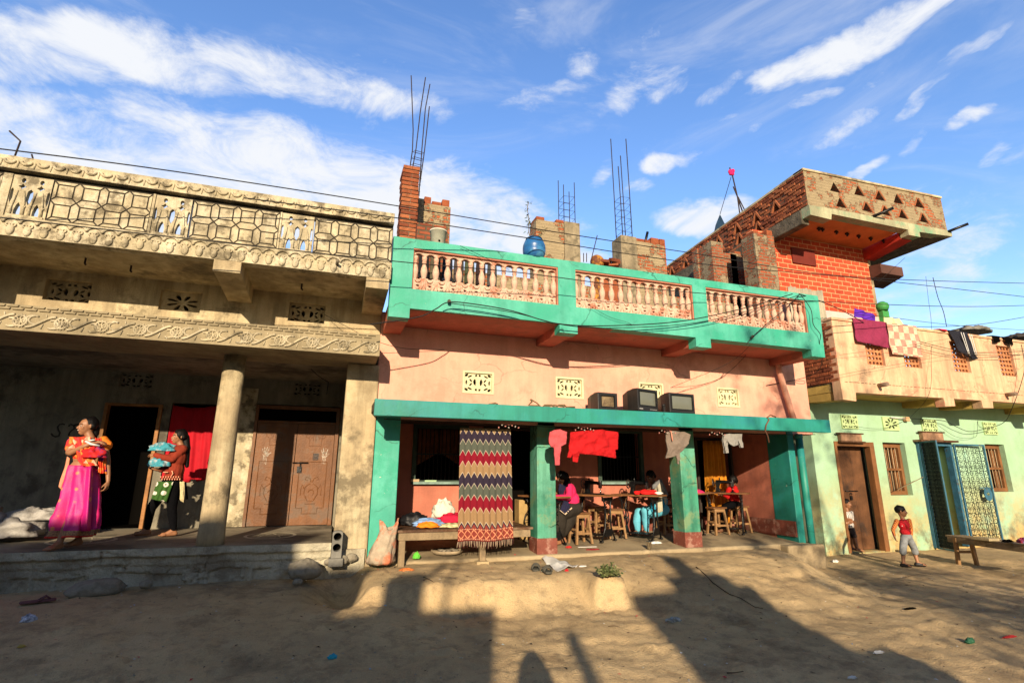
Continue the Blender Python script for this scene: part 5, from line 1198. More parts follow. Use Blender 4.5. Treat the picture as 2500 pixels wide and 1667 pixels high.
# the blanket
def blk(t, q, cur, noi, ramp, mix):
    uv = N('ShaderNodeUVMap', t); s = N('ShaderNodeSeparateXYZ', t); t.links.new(uv.outputs[0], s.inputs[0])
    def mth(op, a, b_=None, c=None):
        n = N('ShaderNodeMath', t, operation=op)
        for i, v in enumerate((a, b_, c)):
            if v is None: continue
            if hasattr(v, 'is_linked'): t.links.new(v, n.inputs[i])
            else: n.inputs[i].default_value = v
        return n.outputs[0]
    tri = mth('PINGPONG', mth('MULTIPLY', s.outputs[0], 9.0), .5)       # 0..0.5
    v = mth('ADD', s.outputs[1], mth('MULTIPLY', tri, .10))
    cr = N('ShaderNodeValToRGB', t); cr.color_ramp.interpolation = 'CONSTANT'; t.links.new(v, cr.inputs[0]); el = cr.color_ramp.elements
    T, NV, GY, RD = (.27, .165, .08, 1), (.024, .016, .032, 1), (.075, .085, .065, 1), (.19, .003, .014, 1)
    stops = [(0, T), (.055, NV), (.152, GY), (.252, RD), (.352, T), (.452, NV), (.552, GY), (.652, RD), (.762, T), (.885, NV), (.905, (.20, .035, .025, 1))]
    el[0].position, el[0].color = stops[0]; el[1].position, el[1].color = stops[1]
    for p_, c_ in stops[2:]: e = el.new(p_); e.color = c_
    out = cr.outputs[0]
    # pale dotted edges
    dots = mth('GREATER_THAN', mth('FRACT', mth('MULTIPLY', s.outputs[0], 90)), .4); tot = None
    for p_, _ in stops[1:-1]:
        l = mth('LESS_THAN', mth('ABSOLUTE', mth('SUBTRACT', v, p_)), .0045); tot = l if tot is None else mth('MAXIMUM', tot, l)
    out = mix(mth('MULTIPLY', tot, dots), out, (.62, .52, .38, 1))
    # band of X marks near the hem
    y0 = mth('DIVIDE', mth('SUBTRACT', s.outputs[1], .895), .095)
    band = mth('MULTIPLY', mth('GREATER_THAN', y0, .12), mth('LESS_THAN', y0, .88))
    t2 = mth('PINGPONG', mth('MULTIPLY', s.outputs[0], 9.0), .5)
    d1 = mth('ABSOLUTE', mth('SUBTRACT', mth('ABSOLUTE', mth('SUBTRACT', y0, .5)), mth('MULTIPLY', t2, .75)))
    out = mix(mth('MULTIPLY', band, mth('LESS_THAN', d1, .055)), out, (.62, .25, .13, 1))
    fine = mth('MULTIPLY', mth('LESS_THAN', mth('ABSOLUTE', mth('SUBTRACT', mth('ABSOLUTE', mth('SUBTRACT', y0, .5)), .44)), .045), mth('GREATER_THAN', mth('FRACT', mth('MULTIPLY', s.outputs[0], 36)), .45))
    out = mix(fine, out, (.6, .3, .18, 1))
    w = N('ShaderNodeTexWave', t); w.inputs['Scale'].default_value = 60; w.inputs['Distortion'].default_value = 1; t.links.new(q, w.inputs[0])
    return mix(.3, out, mix(w.outputs['Fac'], (.55, .55, .55, 1), (1.15, 1.15, 1.15, 1)), 'MULTIPLY')
BLK = MT('zigzag_weave', (.5, .3, .15), .95, 0, bump=.25, bs=150, extra=blk)
bt = thing('blanket', 'hanging zigzag blanket in tan, navy, grey and crimson with a fringe', 'blanket', (2.2, 7.55, .62))
nu, nv = 90, 60; vs = []; fs = []; uvs = []
TL, TR, BLc, BR_ = [AY(880+x/3.564, 980+y/3.564, 7.55) for x, y in ((868, 228), (1306, 238), (850, 1222), (1330, 1200))]
for j in range(nv+1):
    for i in range(nu+1):
        u, v = i/nu, j/nv; p = TL.lerp(TR, u).lerp(BLc.lerp(BR_, u), v)
        p.y += (.006+.008*v)*math.sin(u*2*math.pi*8.5+1.2*math.sin(v*3)+.5)+.02*math.sin(u*7+v*2)*v; p.z += .012*math.sin(u*8)*v
        vs.append(p); uvs.append((u, v))
for j in range(nv):
    for i in range(nu): fs.append((j*(nu+1)+i, (j+1)*(nu+1)+i, (j+1)*(nu+1)+i+1, j*(nu+1)+i+1))
me = bpy.data.meshes.new('woven_cloth'); me.from_pydata(vs, [], fs); me.materials.append(BLK); ul = me.uv_layers.new(name='UVMap')
for l in me.loops: ul.data[l.index].uv = uvs[l.vertex_index]
me.polygons.foreach_set('use_smooth', [True]*len(fs)); bo = bpy.data.objects.new('woven_cloth', me); col.objects.link(bo); bo.parent = bt; bo.location = -bt.location
sk_ = None; d = bo.modifiers.new('s', 'SOLIDIFY'); d.thickness = .008; d.offset = 0
b = MB()
for i in range(64):
    p = Vector(vs[nv*(nu+1)+min(nu, int(i*nu/63))]); dx = random.uniform(-.012, .012); l = random.uniform(.06, .10); b.tube([p, p+Vector((dx*.4, 0, -l*.5)), p+Vector((dx, random.uniform(-.008, .008), -l))], .0035, 4, i % 2)
b.build('fringe', [MT('pale_thread', (.5, .38, .26), .9), MT('dark_thread', (.1, .03, .03), .9)], bt)
b = MB(); b.box(BR_.x-.0, BR_.x+.012, 7.54, 7.57, BR_.z, TR.z); 

# plank bed on legs with cloth on it
bed = thing('plank_bed', 'low plank bed of worn wood behind the zigzag blanket', 'bed', (1.7, 8.3, .41))
b = MB()
for i in range(9): y0 = 7.78+i*.125; b.box(.88+random.uniform(-.02, .02), 2.9, y0, y0+.118, .80+random.uniform(-.003, .003), .835)
b.build('bed_planks', PLANK, bed, bevel=.006)
b = MB(); b.box(.93, 2.85, 7.76, 7.80, .70, .798); b.box(.93, .98, 7.8, 8.85, .70, .798); b.build('bed_frame', WOODO, bed, bevel=.008)
for x, y in ((.94, 7.77), (.94, 8.78), (2.80, 8.78)):
    b = MB(); z = H(x, y) if y < 7.9 else FZ(y)
    b.box(x, x+.085, y, y+.085, z-.02, .70); b.build('bed_leg', WOODO, bed, bevel=.008)
b = MB(); b.box(2.07, 2.16, 7.72, 7.8, .40, .698); b.box(2.02, 2.2, 7.68, 7.84, .30, .40, 1); b.build('bed_leg', [WOODO, MT('earth_brick', (.42, .32, .18), .95, .2, 6)], bed, bevel=.01)
def heap(name, label, mat, c, r, seed, cat='cloth', folds=6, parent=None, mats=None):
    """a crumpled pile of cloth"""
    b = MB(); nu, nv = 36, 16; rings = []
    for j in range(nv+1):
        a = math.pi*j/nv; ring = []
        for i in range(nu):
            t = 2*math.pi*i/nu; d = Vector((math.sin(a)*math.cos(t), math.sin(a)*math.sin(t), -math.cos(a)))
            k = 1+.32*fbm(d.x*2.2+seed, d.y*2.2, d.z*2.2)+.10*math.sin(folds*t+seed+3*d.z)+.12*abs(fbm(d.x*5, d.y*5+seed, d.z*5))
            p = Vector((d.x*r[0]*k, d.y*r[1]*k, max(-.3, d.z*k)*r[2])); ring.append(p+Vector(c))
        rings.append(ring)
    b.ring(rings); o = b.build(name, mats or mat, parent)
    if label: tag(o, label, cat)
    return o
heap('black_cloth', 'crumpled black plastic bundle at the left of the plank bed', MT('black_cloth', (.01, .01, .012), .5, .2), (1.22, 8.45, .89), (.20, .15, .12), 1)
heap('blue_cloth', 'light blue crumpled cloth lying on the plank bed', MT('sky_cloth', (.22, .36, .62), .85, .15), (1.42, 8.25, .87), (.22, .13, .07), 2)
heap('white_bundle', 'white cloth bundle leaning against the wall behind the bed', MT('white_cloth', (.66, .62, .52), .85, .12), (1.72, 8.72, .98), (.17, .12, .19), 3)
heap('red_cloth', 'crimson and pink crumpled cloth on the plank bed beside the blanket', MT('crimson_cloth', (.55, .008, .045), .8, .15), (1.83, 8.35, .91), (.24, .15, .09), 4)
heap('orange_cloth', 'folded orange cloth at the front of the plank bed', MT('orange_cloth', (.80, .22, .01), .85, .12), (1.36, 7.98, .865), (.15, .09, .05), 5)
heap('pale_cloth', 'heap of pale yellow and white scraps on the plank bed', MT('pale_scraps', (.62, .55, .3), .85, .5, 14), (1.72, 8.02, .855), (.16, .12, .035), 6)
b = MB(); b.box(1.28, 1.42, 9.41, 9.47, 1.457, 1.50); b.box(1.52, 1.72, 9.41, 9.47, 1.457, 1.485, 1)
tag(b.build('sill_boxes', [MT('cardboard', (.45, .33, .2), .9), MT('mint_box', (.35, .5, .3), .8)]), 'two small boxes on the sill of the left window', 'boxes')
tr = thing('tray', 'shallow basket tray lying under the plank bed', 'tray', (1.72, 8.3, .445))
b = MB(); b.lathe((0, 0, 0), [(.02, .01), (.20, .015), (.235, .05), (.245, .05), (.21, .0), (.02, .0)], 22); b.build('tray_body', MT('wicker', (.36, .28, .18), .9, .3, 12), tr, local=True)
b = MB(); [b.ell((random.uniform(-.12, .12), random.uniform(-.12, .12), .04), (.05, .03, .02), 6) for _ in range(8)]; b.build('scraps', MT('grey_scrap', (.2, .17, .13), .9, .5, 20), tr, local=True)
heap('green_scrap', 'bright green scrap on the floor below the bed', MT('lime', (.12, .5, .05), .8), (1.22, 8.0, .45), (.045, .03, .06), 8)

# sacks
sk = thing('sack', 'old white woven sack standing against the turquoise corner pillar', 'sack', (.74, 7.75, .42))
b = MB(); rings = []
for z, rx, ry, ox in ((0, .17, .13, -.04), (.04, .20, .15, -.04), (.16, .19, .14, -.03), (.28, .16, .12, 0), (.38, .13, .09, .03), (.46, .12, .07, .05), (.56, .14, .05, .06)):
    ring = []
    for i in range(40):
        t = 2*math.pi*i/40; k = 1+.10*math.sin(5*t+z*9)+.08*math.sin(9*t-z*15)+.12*fbm(math.cos(t)*2, math.sin(t)*2, z*7); ring.append((ox+rx*k*math.cos(t), ry*k*math.sin(t), z+(.07*math.sin(2*t+1.2)+.02*math.sin(5*t) if z > .5 else 0)))
    rings.append(ring)
b.ring(rings, caps=False); b.build('sack_body', MT('woven_sack', (.40, .32, .23), .75, .2, 9, .5, 30, 0, ((.55, .14, .06), .42, 4)), sk, local=True, solid=.004)
sk.scale = (.88, .9, .9)
wh = thing('sack', 'pile of grey white filled sacks on the floor at the left edge', 'sack', (-3.9, 9.1, .7))
SACKM = MT('grey_sack', (.40, .38, .35), .7, .2, 8, .5, 40, 0, ((.2, .18, .16), .35, 5))
for c, r, s in (((-3.98, 8.85, .83), (.42, .26, .17), 11), ((-3.72, 9.05, 1.0), (.32, .22, .11), 12), ((-4.35, 8.9, .95), (.35, .25, .22), 13)): heap('sack_body', None, SACKM, c, r, s, parent=wh).location = -wh.location

# televisions
def tv(name, label, x0, x1, z0, z1, dy, rz, style, scr):
    w, h = x1-x0, z1-z0; t = thing(name, label, 'television', ((x0+x1)/2, 7.32+dy, 2.551), rz); CAS = MT('tv_case', (.018, .016, .015), .45, .2, 8, .1, 60, spec=.5)
    b = MB(); e = .045 if style else .06; lo = .085 if style == 1 else .055
    hw = w/2; b.plate(rect(-hw, hw, .02, h), [rect(-hw+e, hw-e, .02+lo, h-e*.8)], -.02, .10, 0)
    b.ring([[(-hw+.005, .10, .025), (hw-.005, .10, .025), (hw-.005, .10, h-.005), (-hw+.005, .10, h-.005)], [(-hw+.01, .2, .025), (hw-.01, .2, .025), (hw-.01, .2, h-.02), (-hw+.01, .2, h-.02)], [(-hw*.72, .36, .05), (hw*.72, .36, .05), (hw*.72, .36, h*.82), (-hw*.72, .36, h*.82)]], smooth=False)
    b.box(-hw*.8, hw*.8, 0, .22, .0, .02)
    bd_ = b.build('tv_case', CAS, t, bevel=.007, local=True)
    b = MB(); n = 12; W_, H_ = w-2*e, h-.02-lo-e*.8; vs = []
    for j in range(n+1):
        for i in range(n+1):
            u, v = i/n*2-1, j/n*2-1; vs.append((u*W_/2*.995, .0-.012*(1-u*u)*(1-v*v)-.002+.0, .02+lo+H_/2+v*H_/2*.995))
    b.add(vs, [(j*(n+1)+i, j*(n+1)+i+1, (j+1)*(n+1)+i+1, (j+1)*(n+1)+i) for j in range(n) for i in range(n)], 0, True); b.build('screen', scr, t, local=True)
    b = MB(); b.plate(rect(-hw+e-.008, hw-e+.008, .012+lo, h-e*.8+.008), [rect(-hw+e+.006, hw-e-.006, .026+lo, h-e*.8-.006)], -.026, -.018); b.build('screen_bezel', MT('bezel', (.008, .008, .008), .3), t, local=True)
    if style == 1:
        b = MB()
        for k in range(6): b.box(hw-.20+k*.028, hw-.185+k*.028, -.028, -.02, .045, .055)
        b.box(-hw+.03, -hw+.11, -.024, -.02, .04, .06); b.build('buttons', MT('grey_plastic', (.3, .29, .28), .5), t, local=True)
    return t
SCR = MT('tube_glass', (.15, .155, .125), .18, .12, 1.5, 0, spec=.6, fine=0); SCRD = MT('broken_tube', (.25, .18, .10), .7, .5, 5, .2, 30, 1.0, ((.08, .05, .03), .5, 6), fine=.1)
tv('television', 'smallest old television with a brown streaked dead screen, leftmost on the awning', 3.84, 4.21, 2.57, 2.87, .12, .12, 0, SCRD)
tv('television', 'middle television on the awning, with side speaker and buttons under the screen', 4.42, 4.90, 2.57, 2.94, -.02, .30, 1, SCR)
tv('television', 'rightmost television on the awning, black and wide with a grey screen', 5.05, 5.58, 2.57, 2.91, .0, .12, 2, SCR)
b = MB(); q = AY(1615, 975, 7.6)
b.box(4.955, 4.99, 7.3, 7.34, 2.553, 2.66); b.ell((4.972, 7.32, 2.68), (.03, .03, .03), 8); tag(b.build('bulb_stub', WIRE), 'dark knob standing between the middle and right televisions', 'knob')
# rope tangle on the awning
b = MB(); C8 = lambda x, y, Y=7.3: AY(900+x/3.137, 560+y/3.137, Y)
b.tube([C8(*p) for p in ((1240, 1300), (1250, 1320), (1225, 1345), (1260, 1350), (1300, 1350), (1330, 1362), (1350, 1345), (1400, 1345), (1430, 1362), (1460, 1345), (1500, 1345), (1515, 1360), (1580, 1360))], .014, 6)
b.tube([C8(*p) for p in ((1240, 1300), (1290, 1330), (1320, 1360), (1370, 1355), (1420, 1345), (1500, 1358))], .010, 5); b.tube([C8(*p) for p in ((920, 1338), (970, 1330), (990, 1340))], .012, 5)
tag(b.build('rope_tangle', MT('jute_rope', (.14, .10, .05), .9)), 'tangled rope lying along the awning left of the televisions', 'rope')
b = MB(); D8 = lambda x, y, Y=7.14: AY(1400+x/3.015, 560+y/3.015, Y)
b.tube([D8(*p) for p in ((1490, 1380), (1450, 1365), (1425, 1385), (1440, 1400), (1418, 1440), (1412, 1480), (1430, 1520), (1440, 1568))], .012, 6)
tag(b.build('hanging_cord', MT('brown_cord', (.16, .07, .04), .9)), 'brown cord dangling over the right end of the awning', 'cord')
# decorations under the awning
for x in (2.35, 3.55, 5.0, 5.95):
    b = MB()
    for k in range(7): b.box(-.007, .007, -.002, .002, -.011, .011, k % 2, Matrix.Translation((x+(k-3)*.05, 7.30, 2.27+.01*math.sin(k*2.2)-(.03 if k % 3 == 0 else 0))) @ Matrix.Rotation(k*.7, 4, 'Y'))
    b.tube([(x-.2, 7.30, 2.32), (x, 7.3, 2.28), (x+.2, 7.30, 2.32)], .003, 4); tag(b.build('bunting', [MT('pale_pink_paper', (.5, .2, .17), .8), MT('dull_paper', (.4, .36, .32), .8)]), 'string of little pink and white paper ornaments under the awning at x%d' % int(x*100) if 0 else {2.35: 'paper ornaments under the awning above the blanket', 3.55: 'paper ornaments under the awning above the coral pink top', 5.0: 'paper ornaments under the awning right of the red top', 5.95: 'paper ornaments under the awning right of the taupe jersey'}[x], 'decoration', 'paper ornaments below the awning edge')
# yellow curtain and a crate in the doorway
YEL_C = MT('yellow_cloth', (.62, .24, .015), .85, .15, 6, .2, 60)
cloth('door_curtain', 'mustard yellow curtain hanging in the right doorway of the veranda', 'curtain', YEL_C, lambda u, v: (7.33+.50*u+.06*v*(u-.5), 9.45+.03*math.sin(u*38+v*2)+.015*math.sin(u*17), 2.30-1.68*v), 60, 12, .006)
WINC = MT('dim_curtain', (.20, .07, .03), .9, .3, 6, .2, 60)
for s in (0, 1): cloth('window_curtain', ['brown curtain drawn to the left inside the left window', 'brown curtain drawn to the right inside the left window'][s], 'curtain', WINC, lambda u, v, s=s: (1.36+.44*s+.42*u+(.0), 9.64+.015*math.sin(u*30), 2.38-(.42+.25*((1-u) if s == 0 else u))*v), 24, 8, .005)
b = MB(); b.box(3.13, 3.38, 9.1, 9.35, .46, 1.16); b.box(3.36, 3.62, 9.12, 9.34, 1.05, 1.12); tag(b.build('wooden_cabinet', MT('ply', (.45, .29, .11), .7, .3, 3, .2, 40, .4), bevel=.008), 'tall plywood box standing in the shade just right of the blanket', 'cabinet')
# fabric being sewn, steel cup, floor scraps
heap('red_fabric', 'red fabric piled on the sewing table of the woman in the grey shawl', MT('red_fabric', (.70, .01, .01), .85, .1), (5.38, 8.62, FZ(8.8)+.79), (.20, .13, .055), 21)
heap('white_fabric', 'white fabric sliding off the sewing table of the woman in the grey shawl', WHITE, (5.56, 8.60, FZ(8.8)+.78), (.12, .08, .035), 22)
heap('pink_fabric', 'pink and white fabric on the table edge right of the second pillar', MT('magenta', (.6, .02, .12), .85), (6.55, 8.72, FZ(8.8)+.79), (.13, .08, .05), 23)
cu = thing('steel_cup', 'stainless steel tumbler standing on the veranda floor', 'cup', (4.98, 7.98, FZ(8.0)))
b = MB(); b.lathe((0, 0, 0), [(.003, .0), (.030, .0), (.042, .125), (.045, .13), (.040, .128), (.029, .01), (.003, .008)], 24); b.build('cup_body', MT('steel', (.6, .57, .52), .22, .1, metal=1, bump=0, fine=0), cu, local=True)
heap('white_rag', 'small white rag on the floor right of the steel cup', WHITE, (5.35, 8.35, FZ(8.35)+.02), (.10, .05, .025), 24)
heap('maroon_rag', 'maroon rag on the floor under the unattended machine', MT('maroon', (.28, .015, .02), .9), (4.05, 8.15, FZ(8.1)+.008), (.11, .04, .012), 25)
heap('red_rag', 'red rag at the foot of the seamstress in pink', MT('red_rag', (.5, .02, .02), .9), (3.72, 8.35, FZ(8.3)+.01), (.05, .035, .02), 26)
b = MB(); b.box(-.16, .16, -.02, .02, 0, .006, 0, Matrix.Translation((4.05, 8.35, FZ(8.35))) @ Matrix.Rotation(-.1, 4, 'Z')); tag(b.build('paper_strip', WHITE), 'narrow white paper strip on the floor below the unattended machine', 'paper')

# ------------------------------------------------------------------ loose things on the earth
def stone(name, label, c, r, seed, cat='stone', group=None, mat=None, rz=0):
    b = MB(); n = 20; rings = []
    for j in range(n+1):
        a = math.pi*j/n; ring = []
        for i in range(n*2):
            t = math.pi*i/n; d = Vector((math.sin(a)*math.cos(t), math.sin(a)*math.sin(t), -math.cos(a))); k = 1+.16*fbm(d.x*1.3+seed, d.y*1.3, d.z*1.3)+.07*fbm(d.x*5, d.y*5+seed, d.z*5)+.03*fbm(d.x*13, d.y*13+seed, d.z*13)
            ring.append(Matrix.Rotation(rz, 3, 'Z') @ Vector((d.x*r[0]*k, d.y*r[1]*k, d.z*r[2]*k)))
        rings.append(ring)
    b.ring(rings); o = b.build(name, mat or STONE); o.location = c; return tag(o, label, cat, group)
STONE = MT('river_stone', (.30, .265, .2), .85, .2, 5, .5, 60, 0, ((.2, .17, .12), .4, 6))
stone('boulder', 'large rounded grey stone at the right foot of the plinth', (-.24, 7.62, .41), (.20, .16, .13), 3, rz=.2)
stone('boulder', 'long flat grey stone lying against the left plinth', (-2.42, 7.58, .32), (.27, .15, .10), 5, rz=.45)
for i, (x, y, z, r, lb) in enumerate(((.06, 7.75, .47, .07, 'small pale stone just below the grey cement block'), (.20, 7.80, .48, .09, 'angular pale stone right of the cement block'), (-.30, 7.45, .30, .06, 'small stone tucked under the large rounded stone'), (.33, 7.85, .50, .08, 'dark stone wedged against the pillar base'), (-1.95, 7.62, .33, .07, 'small pale stone at the right tip of the long flat stone'))):
    stone('stone', lb, (x, y, z), (r, r*.8, r*.7), 10+i, group='small stones at the foot of the plinth')
hb = thing('cement_block', 'grey cement block with round holes leaning at the foot of the house pier', 'block', (.13, 7.76, .52))
b = MB(); hs = [circ(0, .13, .05, n=16), circ(0, .265, .05, n=16)]; b.plate([(-.065, 0), (.065, 0), (.065, .31), (.045, .335), (-.045, .335), (-.065, .31)], hs, -.07, .07); b.box(-.09, .09, -.09, .07, -.10, -.001); b.build('block_body', MT('grey_cement', (.2, .19, .165), .9, .2, 6, .4), hb, bevel=.006, local=True)
b = MB(); b.box(-.055, .055, .072, .08, .07, .32); b.build('hole_back', BLACK, hb, local=True)
# sandals
def sandal(name, label, p, rz, matc, strap=True, scale=1, group=None):
    t = thing(name, label, 'sandal', p, rz, group); t.scale = (scale,)*3
    pts = [(-.035, -.12), (.0, -.128), (.035, -.118), (.04, -.06), (.036, 0), (.046, .07), (.038, .115), (.005, .13), (-.03, .118), (-.044, .07), (-.034, 0), (-.038, -.06)]
    b = MB(); b.plate(pts, [], 0, .018, fn=lambda x, y, z: (x, z, .018-y)); b.build('sole', matc, t, bevel=.004, local=True)
    b = MB(); b.tube([(-.04, .0, .012), (-.025, .05, .045), (0, .085, .02)], .007, 6); b.tube([(.04, .0, .012), (.025, .05, .045), (0, .085, .02)], .007, 6)
    b.build('strap', matc, t, local=True)
    return t
g1 = Ksm(215, 640); sandal('sandal', 'single dark pink sandal lying on the earth at the far left', g1+Vector((0, 0, .01)), R(-68), MT('plum_rubber', (.16, .07, .07), .7, .2), scale=1.15)
p = Msm(1340, 372); GRUB = MT('grey_rubber', (.075, .07, .055), .7, .2)
def clog(name, label, p, rz):
    t = thing(name, label, 'sandal', p, rz, 'pair of grey sandals')
    pts = [(-.035, -.12), (.0, -.128), (.035, -.118), (.04, -.06), (.036, 0), (.046, .07), (.038, .115), (.005, .13), (-.03, .118), (-.044, .07), (-.034, 0), (-.038, -.06)]
    b = MB(); b.plate([(x*1.15, z) for x, z in pts], [], 0, .028, fn=lambda x, y, z: (x, z, .028-y)); b.build('sole', GRUB, t, bevel=.006, local=True)
    b = MB()
    for y, h_ in ((.02, .065), (.065, .055)): b.tube([(.052*math.cos(R(a)), y, .02+h_*math.sin(R(a))) for a in range(0, 181, 20)], .013, 6)
    b.tube([(.046*math.cos(R(a)), -.04-.08*math.sin(R(a)), .045) for a in range(0, 181, 20)], .008, 6); b.build('strap', GRUB, t, local=True)
clog('sandal', 'left grey rubber sandal of the pair beside the white cloth', p+Vector((-.02, .02, .003)), R(160))
p2 = Msm(1382, 385); clog('sandal', 'right grey rubber sandal of the pair, nearer the white cloth', p2+Vector((.02, -.03, .003)), R(176))
# white cloth
A_ = [Msm(*p) for p in ((1362, 298), (1412, 290), (1600, 343), (1468, 386))]
cloth('white_cloth', 'white cloth dropped on the sunlit earth beside the grey sandals', 'cloth', WHITE, lambda u, v: (lambda q: (q.x, q.y, H(q.x, q.y)+.012+.03*abs(math.sin(u*6+v*4))*(1-abs(2*v-1))+.012*math.sin(u*13)))(A_[0].lerp(A_[1], v).lerp(A_[3].lerp(A_[2], v), u)), 30, 16, .005)
# litter that can be told apart
def scrap(name, label, p, r, mat, seed, h=.02, cat='litter'):
    o = heap(name, label, mat, (p.x, p.y, p.z+h*.2), (r[0], r[1], h), seed, cat); return o
SCR2 = [('paper_scrap', 'orange and yellow packet on the earth below the front bed leg', Msm(505, 370), (.09, .05), MT('orange_packet', (.7, .2, .05), .6, .5, 20), .02),
        ('cloth_scrap', 'small red scrap with leaves on the bank right of the blanket', Msm(1195, 300), (.04, .03), MT('scrap_red', (.6, .01, .02), .8), .05),
        ('plastic_wrapper', 'pale blue wrapper on the bank below the blanket', Msm(935, 312), (.06, .03), MT('pale_blue', (.4, .55, .62), .5), .02),
        ('plastic_wrapper', 'small turquoise wrapper on the shaded earth in the left foreground', Ksm(1908, 955), (.035, .02), MT('cyan_plastic', (.02, .35, .48), .5), .025),
        ('paper_scrap', 'white and black paper scrap on the shaded earth at the left', Ksm(165, 745), (.06, .04), MT('news_paper', (.6, .6, .68), .6, .7, 30), .045),
        ('leaf_scrap', 'yellow dry leaf on the earth in the left foreground', Ksm(122, 892), (.025, .02), MT('yellow_leaf', (.5, .35, .08), .7), .015),
        ('plastic_bottle', 'crushed clear plastic bottle on the shaded earth in the right foreground', Msm(2205, 700), (.09, .03), MT('clear_plastic', (.35, .36, .33), .25, .5, 20, spec=.7), .035),
        ('green_leaf', 'dark green crumpled leaf on the earth at the lower right', Nsm(1965, 942), (.055, .03), MT('green_scrap', (.015, .08, .04), .6), .035),
        ('cloth_scrap', 'flat red cloth scrap at the right edge of the earth', Nsm(2250, 900), (.09, .015), MT('scrap_red2', (.4, .02, .02), .8), .015),
        ('paper_scrap', 'white paper scrap in the shade at the lower right', Nsm(1310, 1012), (.055, .02), WHITE, .015),
        ('paper_scrap', 'small white paper at the bottom edge of the ground on the right', Nsm(1118, 1195), (.04, .018), WHITE, .012),
        ('paper_scrap', 'crumpled foil scrap on the dark earth near the ditch', Nsm(998, 357), (.06, .05), WHITE, .03),
        ('cloth_scrap', 'black twisted strip on the bank below the steel cup', Msm(1738, 265), (.05, .03), BLACK, .03),
        ('cloth_scrap', 'black curved strap lying on the shaded earth below the small boy', Nsm(1535, 695), (.09, .02), BLACK, .015),
        ('plastic_wrapper', 'pale wrapper beside the white cloth, to its right', Msm(1628, 348), (.06, .02), WHITE, .012),
        ('paper_scrap', 'tiny red scrap just below the white cloth', Msm(1525, 375), (.025, .015), MT('scrap_red', (.6, .01, .02), .8), .02)]
for k, (nm, lb, p, r, m, h) in enumerate(SCR2): scrap(nm, lb, p, r, m, 40+k, h)
# fine litter and pebbles nobody could count
b = MB()
for k in range(2300):
    x = random.uniform(-4.5, 13); y = random.uniform(2.4, 7.9); r = random.choice((.003, .004, .006, .008, .013)); z = H(x, y)
    if 0.2 < x < 8.5 and y > 7.8: continue
    n = 6; vs = [(x+r*math.cos(i*2*math.pi/n)*random.uniform(.7, 1.2), y+r*math.sin(i*2*math.pi/n)*random.uniform(.7, 1.2), z) for i in range(n)]+[(x, y, z+r*.55)]
    b.add(vs, [(i, (i+1) % n, n) for i in range(n)], random.choice((0, 0, 0, 1, 1, 2)), False)
tag(b.build('pebbles', [STONE, MT('earth_clod', (.24, .18, .10), .95, .2), MT('pale_pebble', (.55, .5, .42), .8)]), 'small pebbles and clods scattered over the earth', 'pebbles', kind='stuff')
b = MB()
LM = [WHITE, MT('lt_blue', (.3, .45, .6), .6), MT('lt_red', (.5, .05, .05), .7), MT('lt_brown', (.10, .06, .035), .9), MT('lt_dark', (.03, .025, .02), .9)]
for k in range(430):
    x = random.uniform(.6, 13) if random.random() < .8 else random.uniform(-4, .6); y = random.uniform(3, 7.8); a = random.random()*3.14; l, w = random.uniform(.006, .03), random.uniform(.004, .014); z = H(x, y)+.004
    c, s = math.cos(a), math.sin(a); b.add([(x+c*l, y+s*l, z+.004), (x-s*w, y+c*w, z+.012*random.random()), (x-c*l, y-s*l, z), (x+s*w, y-c*w, z+.01*random.random())], [(0, 1, 2, 3)], random.choice((0, 1, 2, 3, 3, 4, 3, 3, 4)))
tag(b.build('fine_litter', LM), 'tiny paper, leaf and twig bits strewn over the earth', 'litter', kind='stuff')
def twig(label, pts, r=.006):
    b = MB(); P_ = [Vector(p) for p in pts]; b.tube([p+Vector((0, 0, .012)) for p in P_], r, 5, r1=r*.4); tag(b.build('twig', MT('twig', (.1, .065, .035), .9)), label, 'twig')
twig('long thin root lying in the shade of the bank on the right', [Nsm(*p) for p in ((0, 400), (60, 450), (120, 515), (200, 570), (240, 595), (320, 625), (420, 690), (480, 700))], .009)
twig('twig on the shaded earth at the bottom right', [Nsm(*p) for p in ((220, 1165), (280, 1165), (340, 1160))])
twig('bent twig on the sunlit bank left of the blanket foot', [Msm(*p) for p in ((610, 420), (655, 440), (680, 470))])
twig('thin twig on the sunlit foreground earth below the bush', [Msm(*p) for p in ((1790, 735), (1830, 732), (1865, 740))], .004)
twig('forked twig on the earth under the small boy', [Nsm(*p) for p in ((1500, 470), (1600, 450), (1700, 465))], .004)
# small bush on the bank
bs = Msm(1785, 425); bu = thing('bush', 'small leafy green bush growing on the edge of the earth bank', 'bush', bs)
b = MB(); sb = MB()
for k in range(34):
    a = random.uniform(0, 6.28); l = random.uniform(.10, .19); e = random.uniform(.35, 1.35); d = Vector((math.cos(a)*math.cos(e), math.sin(a)*math.cos(e), math.sin(e)))
    pts = [Vector((0, 0, 0)), d*l*.5+Vector((0, 0, .01)), d*l*1.05]; sb.tube(pts, .0035, 4, r1=.0015); leafy(b, pts[1:], 16, .042, random.choice((0, 0, 1)), .02)
b.build('foliage', [MT('bush_leaf', (.075, .10, .03), .6, .3, 30, 0), MT('bush_leaf_pale', (.17, .18, .07), .6, .3, 30, 0)], bu, local=True); sb.build('stem', MT('twig', (.1, .065, .035), .9), bu, local=True)

